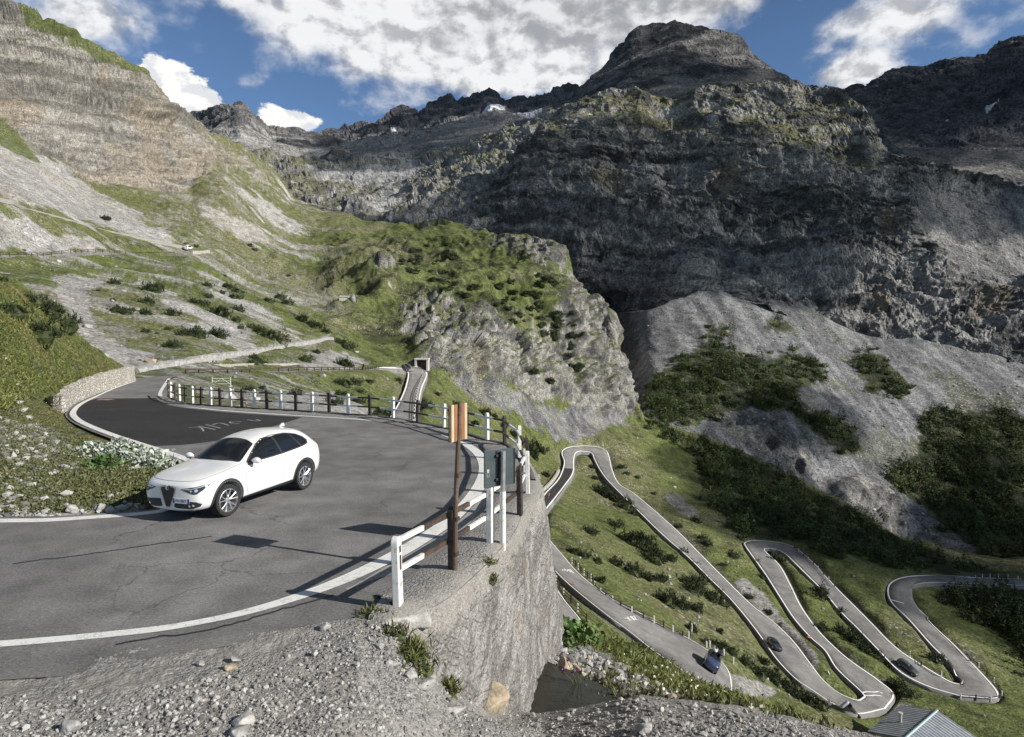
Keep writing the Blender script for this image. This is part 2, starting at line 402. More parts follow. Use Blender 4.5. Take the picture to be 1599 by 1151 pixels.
def paint(name, col, wear=.5, scale=6.):
    m, g, b = newmat(name); pos = g.geo('Position')
    n = g.noise(pos, scale, 6, .7); w = g.m('MULTIPLY', g.ramp(n, .52, .72), wear); cr = g.ramp(g.voro(g.vm('ADD', pos, g.noise(pos, 6, 3, .6, out='Color')), 1.6, 'DISTANCE_TO_EDGE'), 0, .03, wear, 0.)
    c = g.mix(g.m('MAXIMUM', w, cr), g.mix(g.noise(pos, 1.2, 4), (col[0]*.82, col[1]*.82, col[2]*.80), col), (.13, .13, .125))
    g.put(b.inputs['Base Color'], c); b.inputs['Roughness'].default_value = .7
    return m
P_LINE = paint('line_paint', (.80, .80, .78), .5); P_WORN = paint('worn_paint', (.36, .355, .34), .95, 9.); P_FAR = paint('far_paint', (.82, .82, .80), .2); P_PINK = paint('pink_paint', (.55, .22, .22), .8)
def gravel_mat():
    m, g, b = newmat('gravel'); pos = g.geo('Position')
    col = None; h = None
    v1 = g.node('ShaderNodeTexVoronoi'); v2 = g.node('ShaderNodeTexVoronoi')
    for v, s in ((v1, 17.), (v2, 42.)): g.put(v.inputs['Vector'], g.vm('ADD', pos, g.vm('MULTIPLY', g.noise(pos, s*.8, 2, out='Color'), (.6/s,)*3))); v.inputs['Scale'].default_value = s
    s1 = g.node('ShaderNodeSeparateColor'); g.put(s1.inputs[0], v1.outputs['Color']); s2 = g.node('ShaderNodeSeparateColor'); g.put(s2.inputs[0], v2.outputs['Color'])
    dust = g.ramp(g.noise(pos, .9, 5, .6), .40, .62)
    sand = g.mix(g.noise(pos, 30, 4, .7), (.21, .195, .175), (.33, .31, .285))
    st = g.mix(s1.outputs[0], (.15, .147, .143), (.40, .39, .37)); st = g.mix(.45, st, g.mix(s2.outputs[1], (.14, .14, .137), (.42, .41, .39)))
    c = g.mix(g.m('MULTIPLY', dust, .72), st, sand)
    g.put(b.inputs['Base Color'], c); b.inputs['Roughness'].default_value = .95; b.inputs['Specular IOR Level'].default_value = .15
    hh = g.m('ADD', g.m('MULTIPLY', v1.outputs['Distance'], -1.), g.m('ADD', g.m('MULTIPLY', v2.outputs['Distance'], -.5), g.m('MULTIPLY', g.noise(pos, 90, 3, .7), .35)))
    bp = g.node('ShaderNodeBump'); g.put(bp.inputs['Strength'], g.m('SUBTRACT', 1., g.m('MULTIPLY', dust, .55))); bp.inputs['Distance'].default_value = .035; g.put(bp.inputs['Height'], hh); g.put(b.inputs['Normal'], bp.outputs[0])
    return m
M_GRAVEL = gravel_mat()
def stone_mat(name, a, c_, scale=3., bump=.6):
    m, g, b = newmat(name); pos = g.node('ShaderNodeTexCoord').outputs['Object']
    oi = g.node('ShaderNodeObjectInfo').outputs['Random']
    n = g.noise(pos, scale, 6, .65); k = g.noise(pos, scale*6, 4, .7)
    c = g.mix(g.ramp(g.m('ADD', n, g.m('MULTIPLY', g.m('SUBTRACT', k, .5), .6)), .3, .72), a, c_)
    g.put(b.inputs['Base Color'], c); b.inputs['Roughness'].default_value = .92; b.inputs['Specular IOR Level'].default_value = .2
    bp = g.node('ShaderNodeBump'); bp.inputs['Strength'].default_value = bump; bp.inputs['Distance'].default_value = .05; g.put(bp.inputs['Height'], g.m('ADD', n, g.m('MULTIPLY', k, .4))); g.put(b.inputs['Normal'], bp.outputs[0])
    return m
M_STONE = stone_mat('stone', (.22, .215, .205), (.45, .44, .42)); M_TAN = stone_mat('tan_stone', (.22, .18, .13), (.50, .42, .30)); M_PALE = stone_mat('pale_stone', (.30, .29, .27), (.55, .53, .50))
def conc_mat():
    """old retaining wall: lime-streaked concrete with exposed stones"""
    m, g, b = newmat('old_concrete'); pos = g.geo('Position')
    al = g.attr('along', 'Fac'); sz_ = g.node('ShaderNodeSeparateXYZ'); g.put(sz_.inputs[0], pos); cb = g.node('ShaderNodeCombineXYZ')
    g.put(cb.inputs[0], g.m('MULTIPLY', g.m('SUBTRACT', g.m('MULTIPLY', al, .62), g.m('MULTIPLY', sz_.outputs[2], .78)), 1.9)); g.put(cb.inputs[1], g.m('MULTIPLY', g.m('ADD', g.m('MULTIPLY', al, .78), g.m('MULTIPLY', sz_.outputs[2], .62)), .42)); mp = cb.outputs[0]
    st = g.noise(mp, 1.7, 7, .66, dist=.4); n = g.noise(pos, 2.2, 6, .65); k = g.noise(pos, 28, 4, .7)
    vc = g.node('ShaderNodeTexVoronoi'); g.put(vc.inputs['Vector'], pos); vc.inputs['Scale'].default_value = 24
    s = g.node('ShaderNodeSeparateColor'); g.put(s.inputs[0], vc.outputs['Color'])
    c = g.mix(g.ramp(st, .42, .64), (.15, .135, .12), (.43, .41, .39)); c = g.mix(g.ramp(n, .52, .70, 0, .8), c, (.095, .09, .085)); c = g.mix(.35, c, g.mix(s.outputs[0], (.10, .10, .10), (.45, .44, .42)))
    c = g.mix(g.ramp(g.noise(pos, 1.1, 4, .6), .58, .72, 0, .45), c, (.36, .27, .20))
    st2 = g.node('ShaderNodeCombineXYZ'); g.put(st2.inputs[0], g.m('ADD', g.m('MULTIPLY', al, 3.4), g.m('MULTIPLY', n, .5))); g.put(st2.inputs[1], g.m('ADD', g.m('MULTIPLY', sz_.outputs[2], 5.2), g.m('MULTIPLY', n, .5)))
    ed = g.voro(st2.outputs[0], 1., 'DISTANCE_TO_EDGE'); c = g.mix(g.m('MULTIPLY', g.ramp(ed, .0, .10, 1., 0.), .30), c, (.12, .115, .11))
    cap = g.ramp(g.m('ADD', sz_.outputs[2], g.m('MULTIPLY', g.m('SUBTRACT', n, .5), .9)), -.42, -.34); c = g.mix(g.m('MULTIPLY', cap, .8), c, g.mix(g.noise(pos, 5, 5, .65), (.27, .25, .225), (.40, .375, .345)))
    g.put(b.inputs['Base Color'], g.mix(1., c, g.ramp(k, .25, .75, .6, 1.35), 'MULTIPLY')); b.inputs['Roughness'].default_value = .95; b.inputs['Specular IOR Level'].default_value = .15
    h = g.m('ADD', g.m('ADD', g.m('MULTIPLY', n, 1.4), g.m('MULTIPLY', g.ramp(ed, 0, .14), g.m('SUBTRACT', .32, g.m('MULTIPLY', cap, .28)))), g.m('ADD', g.m('MULTIPLY', k, .5), g.m('MULTIPLY', vc.outputs['Distance'], -.5)))
    bp = g.node('ShaderNodeBump'); bp.inputs['Strength'].default_value = .9; bp.inputs['Distance'].default_value = .06; g.put(bp.inputs['Height'], h); g.put(b.inputs['Normal'], bp.outputs[0])
    return m
M_CONC = conc_mat()
def masonry(name, a, c_, mortar, sc=3.2):
    m, g, b = newmat(name); pos = g.geo('Position'); q = g.vm('MULTIPLY', g.vm('ADD', pos, g.vm('MULTIPLY', g.noise(pos, 4, 2, out='Color'), (.12,)*3)), (1, 1, 1.5))
    ed = g.voro(q, sc, 'DISTANCE_TO_EDGE'); cc = g.voro(q, sc, out='Color'); s = g.node('ShaderNodeSeparateColor'); g.put(s.inputs[0], cc)
    c = g.mix(s.outputs[0], a, c_); c = g.mix(g.ramp(ed, .02, .09, 1., 0.), c, mortar); c = g.mix(1., c, g.ramp(g.noise(pos, 14, 4, .7), .3, .7, .75, 1.2), 'MULTIPLY')
    g.put(b.inputs['Base Color'], c); b.inputs['Roughness'].default_value = .92; b.inputs['Specular IOR Level'].default_value = .15
    bp = g.node('ShaderNodeBump'); bp.inputs['Strength'].default_value = .9; bp.inputs['Distance'].default_value = .06; g.put(bp.inputs['Height'], g.ramp(ed, 0, .15)); g.put(b.inputs['Normal'], bp.outputs[0])
    return m
M_WALL = masonry('stone_wall', (.42, .39, .34), (.66, .63, .57), (.30, .27, .23), 3.6)
def painted(name, col, rust=(.20, .10, .05), amt=.5, edge=.60):
    m, g, b = newmat(name); pos = g.node('ShaderNodeTexCoord').outputs['Object']
    n = g.noise(pos, 5, 6, .7); k = g.noise(pos, 40, 4, .7)
    c = g.mix(g.noise(pos, 2, 4), (col[0]*.86, col[1]*.85, col[2]*.82), col); c = g.mix(g.m('MULTIPLY', g.ramp(g.m('ADD', n, g.m('MULTIPLY', k, .15)), edge, edge+.12), amt), c, rust)
    g.put(b.inputs['Base Color'], c); b.inputs['Roughness'].default_value = .6
    bp = g.node('ShaderNodeBump'); bp.inputs['Strength'].default_value = .25; bp.inputs['Distance'].default_value = .008; g.put(bp.inputs['Height'], k); g.put(b.inputs['Normal'], bp.outputs[0])
    return m
M_WHITE = painted('white_paint', (.78, .775, .75)); M_BLACK = painted('black_paint', (.028, .026, .026), (.10, .055, .035), .7, .55); M_BROWN = painted('brown_paint', (.048, .038, .033), (.12, .065, .04), .6, .52)
M_RUST = painted('rusty_brown_metal', (.15, .11, .08), (.09, .055, .035), .8, .45); M_ORANGE = painted('faded_orange', (.33, .15, .07), (.25, .10, .04), .7, .5); M_CREAM = painted('faded_cream', (.55, .45, .30), (.5, .3, .15), .6, .55)
M_SLATE = plain('slate_grey_metal', (.045, .062, .068), .55, 0, .15, 5); M_GALV = plain('galvanised_metal', (.42, .42, .41), .45, .6, .15, 9); M_DARK = plain('dark_plastic', (.022, .022, .024), .55, 0, .1); M_RED = plain('red_reflector', (.35, .03, .02), .3)
m, g, b = newmat('pond_water'); pos = g.geo('Position'); b.inputs['Base Color'].default_value = (.030, .030, .022, 1); b.inputs['Roughness'].default_value = .04; b.inputs['IOR'].default_value = 1.33
bp = g.node('ShaderNodeBump'); bp.inputs['Strength'].default_value = .18; bp.inputs['Distance'].default_value = .02; g.put(bp.inputs['Height'], g.noise(pos, 5, 4, .6)); g.put(b.inputs['Normal'], bp.outputs[0])
def leafmat(name, a, c_, rough=.6, trans=.0):
    m, g, b = newmat(name); ri = g.node('ShaderNodeNewGeometry').outputs['Random Per Island']; oi = g.node('ShaderNodeObjectInfo').outputs['Random']
    c = g.mix(ri, a, c_); c = g.mix(1., c, g.ramp(oi, 0, 1, .82, 1.18), 'MULTIPLY')
    g.put(b.inputs['Base Color'], c); b.inputs['Roughness'].default_value = rough; b.inputs['Specular IOR Level'].default_value = .25
    return m
L_PINE = leafmat('pine_needles', (.012, .021, .008), (.050, .064, .024)); L_GRASS = leafmat('grass_blades', (.06, .085, .018), (.19, .19, .06)); L_HERB = leafmat('herb_leaves', (.05, .066, .024), (.16, .16, .075))
L_WHITE = leafmat('downy_leaves', (.10, .15, .08), (.56, .58, .53)); L_BUTTER = leafmat('broad_leaves', (.06, .11, .03), (.14, .21, .07)); L_LARCH = leafmat('larch_needles', (.035, .06, .018), (.085, .115, .035)); L_FLOWER = leafmat('flower', (.6, .55, .35), (.75, .73, .68)); L_THISTLE = leafmat('thistle_flower', (.25, .06, .22), (.40, .12, .36))
BARK = plain('bark', (.075, .055, .04), .9, 0, .3, 12)
# ================================================================= TERRAIN
T0 = [(-150,-130,420),(0,-5,430),(30,8,430),(60,24,432),(90,38,434),(120,54,436),(150,68,438),(175,82,440),(200,97,445),(225,108,450),(245,130,455),(262,155,465),(285,180,480),(305,193,495),(325,206,510),(350,216,530),(375,226,560),(395,241,580),(430,266,600),(445,290,600),(455,306,580),(500,327,545),(540,340,530),(580,350,525),(620,351,515),(660,350,500),(700,347,480),(740,362,450),(780,371,430),(830,374,410),(860,384,400),(880,410,395),(900,440,392),(930,470,390),(950,487,388),(957,497,385),(962,560,375),(972,592,365),(985,627,350),(1010,655,330),(1080,682,325),(1200,728,318),(1300,778,308),(1400,838,298),(1500,866,288),(1600,880,280),(1750,900,275)]
GEND = lambda k: [(1080,682+4*k,325-2*k),(1200,728+4*k,318-2*k),(1300,778+4*k,308-2*k),(1400,838+4*k,298-2*k),(1500,866+3*k,288-6*k),(1600,880+2*k,280-8*k),(1750,900+2*k,275-8*k)]
T1 = [(-150,150,320),(0,188,335),(60,222,335),(100,255,340),(140,285,350),(190,292,362),(240,302,375),(300,296,405),(330,272,440),(350,262,470),(375,262,500),(400,270,520),(430,295,530),(455,325,510),(500,345,500),(540,360,470),(600,375,450),(660,372,440),(700,372,425),(740,385,405),(780,395,395),(830,400,385),(860,412,380),(880,435,378),(900,462,378),(930,492,377),(957,520,372),(965,575,362),(985,635,345),(1010,658,325)]+GEND(1)
T2 = [(-150,270,160),(0,312,195),(60,327,215),(120,345,235),(180,362,252),(240,377,265),(290,388,275),(340,375,330),(400,372,385),(450,376,430),(500,384,440),(560,395,400),(620,405,385),(700,420,365),(780,430,355),(830,440,352),(860,455,355),(900,490,360),(930,520,362),(957,550,363),(965,590,355),(985,640,342),(1010,661,322)]+GEND(2)
T3 = [(-150,400,125),(0,400,165),(150,398,215),(250,394,255),(293,392,275),(330,396,290),(400,420,320),(450,435,335),(500,450,330),(537,462,290),(600,455,300),(640,468,300),(700,480,300),(760,490,305),(830,520,315),(880,545,325),(930,575,335),(957,592,345),(965,608,348),(985,645,338),(1010,664,320)]+GEND(3)
T4 = [(-150,470,95),(0,470,112),(100,470,125),(200,470,145),(300,470,170),(400,480,205),(450,490,225),(500,500,250),(540,510,245),(600,515,245),(640,530,245),(700,535,250),(760,540,265),(830,565,285),(880,590,300),(930,612,315),(957,625,325),(985,650,333),(1010,668,318)]+GEND(4)
T5 = [(-150,560,60),(0,560,62),(100,575,68),(200,577,76),(300,560,92),(400,548,130),(515,530,200),(560,550,205),(600,562,205),(640,570,205),(700,582,218),(760,594,240),(800,615,250),(830,630,258),(880,655,275),(930,650,300),(960,655,315),(1010,672,316)]+GEND(5)
T6 = [(-150,600,56),(0,590,58),(200,590,66),(265,583,73),(330,582,83),(400,581,95),(500,579,121),(560,578,145),(600,577.5,172),(640,577,200),(665,582,208),(700,597,214),(760,630,225),(820,665,238),(880,697,256),(930,680,280),(960,676,295),(1010,678,310)]+GEND(6)
T7 = [(-150,615,52),(200,612,56),(265,610,59),(330,610,66),(400,611,75),(500,611,95),(560,611,115),(600,610,140),(640,609,165),(665,612,172),(700,625,185),(760,655,205),(820,690,225),(850,702,240),(900,705,264),(950,710,268),(1000,720,275),(1100,755,268),(1200,800,245),(1300,840,225),(1400,880,205),(1450,900,197),(1500,903,195),(1600,930,190),(1750,980,187)]
T8 = [(-150,650,38),(200,640,38),(265,642,42),(400,645,50),(500,648,60),(560,650,75),(600,653,95),(640,655,105),(665,660,112),(700,680,125),(760,725,145),(800,755,155),(850,790,160),(900,800,170),(950,805,180),(1000,810,188),(1100,830,195),(1200,855,195),(1300,880,188),(1400,905,182),(1500,920,186),(1600,952,178),(1750,1000,176)]
T9 = [(-150,700,28),(265,700,31),(400,705,38),(500,710,46),(600,715,58),(700,740,82),(760,780,95),(800,815,105),(860,850,120),(900,872,116),(950,885,124),(1000,895,134),(1100,900,158),(1200,925,160),(1300,948,160),(1400,962,160),(1500,985,158),(1600,1010,158),(1750,1045,158)]
T10 = [(-150,800,20),(500,800,30),(600,800,38),(700,820,52),(800,880,68),(860,930,76),(900,935,84),(950,940,89),(1000,955,92),(1100,985,106),(1200,1000,128),(1300,1005,136),(1400,1005,140),(1500,1020,142),(1600,1050,140),(1750,1080,138)]
T11 = [(-150,900,15),(500,900,20),(700,930,30),(800,980,40),(860,1005,52),(950,1012,68),(1000,1020,72),(1100,1040,77),(1200,1075,97),(1300,1095,108),(1400,1090,121),(1500,1090,124),(1600,1100,123),(1750,1125,120)]
T12 = [(-150,1150,10),(700,1150,22),(860,1160,34),(1000,1160,46),(1100,1160,56),(1200,1160,72),(1300,1165,84),(1400,1165,96),(1500,1165,103),(1600,1170,104),(1750,1180,104)]
T13 = [(-150,1500,7),(700,1500,14),(1000,1500,25),(1300,1500,45),(1750,1500,60)]
SLOPE = loft([T0,T1,T2,T3,T4,T5,T6,T7,T8,T9,T10,T11,T12,T13], -150, 1750, 1.9, back=(.35, 60))
SLOPE.bvh = bvh_of(SLOPE.P[::3, ::3])
def on_slope(u, v):
    p, n = cast(SLOPE.bvh, u, v); return p

# ---- the roads seen from above: the two edges of every leg as seen in the photo, put onto the hillside
LEGS = [
 ('road', [(640,573),(652,574),(663,579),(668,588),(660,610),(655,640),(652,665),(650,690)], [(585,576),(612,578),(630,580),(636,585),(630,610),(618,635),(606,655),(596,690)]),
 ('road', [(1110,1085),(1085,1062),(1050,1040),(1015,1015),(980,987),(943,960),(892,919),(860,887),(846,862),(838,838),(836,815),(838,797),(846,776),(868,752),(876,738),(880,722),(876,708),(884,700),(905,697),(930,698),(946,704),(952,714),(957,735),(968,757),(995,775),(1054,826),(1093,865),(1132,904),(1176,947),(1213,976),(1242,1005),(1266,1037),(1286,1063),(1310,1083),(1335,1093),(1345,1090)],
          [(1146,1085),(1140,1052),(1115,1024),(1075,998),(1035,979),(992,954),(940,925),(905,897),(880,869),(857,841),(850,819),(854,800),(870,778),(885,758),(896,741),(897,722),(899,711),(905,707),(913,707),(923,709),(927,718),(934,732),(945,748),(958,762),(978,782),(1032,835),(1071,869),(1107,905),(1142,940),(1180,987),(1210,1030),(1240,1061),(1268,1080),(1298,1100),(1340,1118),(1385,1110)]),
 ('road', [(1345,1090),(1344,1083),(1305,1046),(1286,1017),(1262,995),(1237,966),(1218,937),(1198,905),(1185,886),(1163,855),(1162,848),(1176,845),(1208,847),(1237,854),(1262,871),(1286,896),(1310,922),(1335,947),(1359,971),(1400,1012),(1440,1039),(1480,1063),(1498,1069)],
          [(1385,1110),(1398,1088),(1375,1065),(1335,1037),(1310,1017),(1281,988),(1254,951),(1237,917),(1220,886),(1200,866),(1196,862),(1197,859),(1210,859.5),(1223,865),(1235,876),(1257,898),(1286,927),(1310,956),(1335,981),(1365,1012),(1405,1052),(1450,1075),(1500,1090)]),
 ('road', [(1498,1069),(1499,1062),(1478,1035),(1450,1006),(1420,972),(1392,945),(1384,925),(1390,910),(1415,901),(1460,899),(1530,903),(1599,906),(1720,913)],
          [(1500,1090),(1555,1094),(1560,1083),(1530,1048),(1495,1012),(1460,980),(1425,945),(1415,930),(1419,920),(1435,914),(1470,912),(1530,914),(1599,917),(1720,925)]),
 ('road', [(845,890),(858,930),(880,985),(910,1040),(960,1090),(1040,1130),(1110,1140),(1152,1122),(1147,1088)], [(862,908),(882,938),(905,966),(935,1005),(985,1050),(1045,1082),(1085,1096),(1106,1096),(1109,1086)]),
]
def resamp(pts, n):
    p = np.array(pts, float); s = np.concatenate([[0], np.cumsum(np.linalg.norm(np.diff(p, axis=0), axis=1))]); t = np.linspace(0, s[-1], n)
    return np.stack([np.interp(t, s, p[:, k]) for k in range(p.shape[1])], 1)
def catmull(pts, per=8):
    P = np.array(pts, float); P = np.concatenate([[2*P[0]-P[1]], P, [2*P[-1]-P[-2]]]); out = []
    for i in range(1, len(P)-2):
        for k in range(per):
            t = k/per; a, b, c, d = P[i-1], P[i], P[i+1], P[i+2]
            out.append(.5*(2*b+(c-a)*t+(2*a-5*b+4*c-d)*t*t+(3*b-a-3*c+d)*t**3))
    out.append(P[-2]); return np.array(out)
road_polys = []; ROADM = []
for nm, A, B in LEGS:
    a = catmull(A, 7); b = catmull(B, 7)
    n = max(len(a), len(b)); 
    if len(A) == len(B): pass
    else: a = resamp(a, n); b = resamp(b, n)
    pa = [on_slope(*q) for q in a]; pb = [on_slope(*q) for q in b]
    ok = [i for i in range(len(a)) if pa[i] is not None and pb[i] is not None]
    a, b = a[ok], b[ok]; PA = np.array([pa[i][:] for i in ok]); PB = np.array([pb[i][:] for i in ok])
    z = (PA[:, 2]+PB[:, 2])/2
    for arr in (PA, PB):      # level the carriageway across, smooth it along
        zz = smooth1(.8*arr[:, 2]+.2*z, 2)
        dr = arr-np.array([0, 0, CAMZ]); k = np.clip((zz-CAMZ)/dr[:, 2], .9, 1.1); arr[:] = np.array([0, 0, CAMZ])+dr*k[:, None]
    ROADM.append((nm, a, b, PA, PB)); road_polys += [[tuple(a[i]), tuple(a[i+1]), tuple(b[i+1]), tuple(b[i])] for i in range(len(a)-1)]
M_ROAD = cover(road_polys, 0); M_ROADB = np.clip(blur2(M_ROAD, 5)*2.2, 0, 1)

UPROADS = [[(-150,272),(0,314),(60,329),(120,347),(180,363),(240,378),(290,389)], [(-150,404),(0,400),(80,398.5),(150,397.5),(250,394),(293,391.5),(328,393)], [(205,594),(265,583.5),(330,582),(400,580.5),(500,578.5),(560,577),(600,576),(640,575)]]
PATHM = band([(200,575),(260,570),(300,563),(350,556),(400,549),(450,541),(490,534),(515,529)], 8, 2)
M_FLAT = np.maximum.reduce([M_ROADB, band(UPROADS[0], 7, 3), band(UPROADS[1], 8, 3), band(UPROADS[2], 9, 4), PATHM])

def finish(name, s, disp, color, mat, kind='structure', smooth=True):
    P = s.P; h, w = s.shape; N = grid_normals(P).reshape(-1, 3); P2 = P.reshape(-1, 3); u, v = proj(P2)
    d = disp(P2, N, u, v); Q = P2+N*d[:, None] if d.ndim == 1 else P2+d
    N2 = grid_normals(Q.reshape(h, w, 3)).reshape(-1, 3)
    c, stones, rocky = color(Q, N2, u, v, d)
    o = mesh_np(name, Q, grid_faces((h, w)), mat, cols=np.clip(c, .01, .9), attrs={'stones': stones, 'rocky': rocky}, smooth=smooth); o['kind'] = kind
    s.Q = Q.reshape(h, w, 3); s.obj = o
    return o

# ---- the near side of the valley: strata cliff, scree, terraces, knoll and the meadow with the hairpins
M_CLIFF = cover([[(-150,-150),(0,-10),(90,38),(200,97),(245,130),(262,155),(300,193),(325,210),(340,240),(330,270),(300,296),(240,303),(190,293),(140,287),(100,258),(60,224),(0,188),(-150,140)]], 6)
M_CTOP = cover([[(25,4),(90,36),(200,95),(240,122),(225,122),(150,88),(105,68),(60,44),(30,22)], [(0,183),(30,208),(70,262),(42,250),(0,228),(-150,150),(-150,120)]], 4)
M_CLIFF2 = cover([[(310,215),(345,222),(395,245),(430,270),(440,295),(400,290),(365,262),(340,268)]], 8)
M_SCREE = cover([[(-150,150),(0,205),(60,240),(100,258),(140,288),(200,325),(262,366),(285,386),(240,374),(180,359),(120,342),(60,324),(0,309),(-150,268)],
    [(300,300),(335,325),(400,358),(432,388),(400,386),(350,360),(312,330)], [(345,288),(392,300),(450,340),(502,378),(468,374),(420,345),(370,315)], [(410,255),(440,290),(470,325),(450,320),(420,285)],
    [(-150,330),(0,338),(60,352),(200,386),(150,392),(0,395),(-150,398)],
    [(78,425),(180,430),(160,448),(128,470),(150,505),(200,540),(250,560),(230,580),(175,570),(120,512),(85,455)], [(290,412),(330,425),(420,490),(490,528),(470,533),(400,500),(330,455)], [(190,425),(240,440),(310,475),(390,525),(420,545),(380,550),(300,500),(230,460)],
    [(470,560),(515,545),(560,560),(600,575),(540,577),(470,578)], [(420,615),(520,612),(600,640),(590,655),(480,650)]], 9)
M_KROCK = cover([[(612,488),(640,476),(700,490),(760,478),(795,520),(850,545),(862,500),(878,430),(900,445),(957,500),(961,560),(985,627),(1000,655),(930,645),(880,625),(840,625),(790,610),(760,597),(700,592),(655,575),(625,530)], [(745,372),(790,378),(850,384),(880,405),(875,425),(830,402),(770,392)], [(560,405),(600,410),(625,432),(600,442),(570,428)], [(640,470),(700,455),(720,470),(690,490),(640,490)]], 7)
M_KSCREE = cover([[(690,590),(760,596),(800,615),(835,640),(880,635),(940,645),(1000,652),(1005,664),(940,668),(900,695),(868,690),(800,650),(740,622)]], 6)
M_GRASSK = cover([[(640,478),(700,440),(760,430),(840,440),(870,470),(850,528),(800,512),(770,478),(700,480)]], 8)
M_WOOD = cover([[(1000,655),(1080,682),(1200,728),(1300,778),(1400,838),(1500,878),(1750,950),(1750,1010),(1640,960),(1560,925),(1500,915),(1440,885),(1380,880),(1300,868),(1230,848),(1160,835),(1110,790),(1090,740),(1075,700),(1010,668)], [(1450,925),(1550,915),(1700,930),(1750,1100),(1640,1060),(1560,985),(1500,950)]], 8)
M_GRAV = cover([[(1140,911),(1162,905),(1205,945),(1250,1000),(1295,1066),(1275,1052),(1235,1000),(1190,955)], [(1125,1040),(1160,1060),(1215,1087),(1200,1092),(1130,1075)], [(1415,965),(1440,985),(1455,1005),(1445,1002),(1425,985)]], 3)
M_BARE = cover([[(1035,765),(1060,770),(1100,800),(1085,805),(1050,788)], [(1340,1080),(1420,1110),(1500,1160),(1470,1160),(1400,1120)]], 4)
def slope_disp(P, N, u, v):
    flat = look(M_FLAT, u, v); cl = np.maximum(look(M_CLIFF, u, v), .7*look(M_CLIFF2, u, v)); kr = look(M_KROCK, u, v)
    dist = np.hypot(P[:, 0], P[:, 1]); k = np.clip(dist/300, .10, 1.3); sc = look(M_SCREE, u, v)
    base = fbm(P, 38, 6, .5, 1)*2.6*k*(1-.6*sc)+fbm(P, 9, 4, .5, 2)*.8*k*(1-.55*sc)
    # beds of the strata cliff dip gently
    sx = P[:, 2]-.16*(P[:, 1]-420)+4.5*fbm(P, 90, 3, .5, 3)
    lay = fbm(np.stack([P[:, 0]/26, P[:, 1]/26, sx], 1), 7.5, 4, .62, 4)
    lay2 = fbm(np.stack([P[:, 0]/10, P[:, 1]/10, sx], 1), 2.6, 3, .6, 41)
    crag = fbm(P*np.array([1, 1, .45]), 30, 6, .55, 5, ridged=True)
    cliff = 3.4*lay+1.5*lay2+4.6*ledges(sx+1.5*fbm(P, 22, 4, .55, 42), 8.5, 3)+1.9*ledges(sx+.8*fbm(P, 12, 4, .55, 43), 3.1, 4)+3.2*crag*np.clip((u-120)/140, .3, 1)
    kx = P[:, 2]+.35*P[:, 0]+5*fbm(P, 40, 4, .5, 44); knoll = 5.5*fbm(P*np.array([1, 1, .6]), 44, 6, .5, 6, ridged=True)+1.9*ledges(kx, 9, 5)+3.2*fbm(P*np.array([1, 1, .7]), 15, 6, .58, 7, ridged=True)+1.0*fbm(P, 3.5, 4, .6, 71)
    rot = np.stack([P[:, 0], P[:, 1], sx], 1)
    cliff = cliff+on_mask(cl, lambda p: 1.3*cells(p, (22, 22, 2.6), 1, .2)+.9*cells(p, (9, 9, 1.6), 2, .2), rot)
    knoll = knoll-2.0+on_mask(kr, lambda p: 2.8*cells(p, (11, 11, 9), 3)+1.5*cells(p, (4.5, 4.5, 4), 4), P)
    gul = (1-cl)*(1-kr)*np.clip((520-u)/80, 0, 1)*fbm(np.stack([P[:, 0]/7, P[:, 1], P[:, 2]/7], 1), 11, 4, .5, 8)*1.5*k
    d = base*(1-cl)*(1-.6*kr)+cliff*cl+knoll*kr+gul
    hum = np.clip((v-330)/50, 0, 1)*np.clip((u-450)/80, 0, 1)*np.clip((1000-u)/60, 0, 1)*np.clip((560-v)/60, 0, 1)
    d += hum*(1-kr)*(3.4*fbm(P, 24, 6, .55, 9, ridged=True))
    return d*(1-flat)-.95*np.clip(look(M_ROADB, u, v), 0, 1)*np.clip(dist/120, .2, 1)
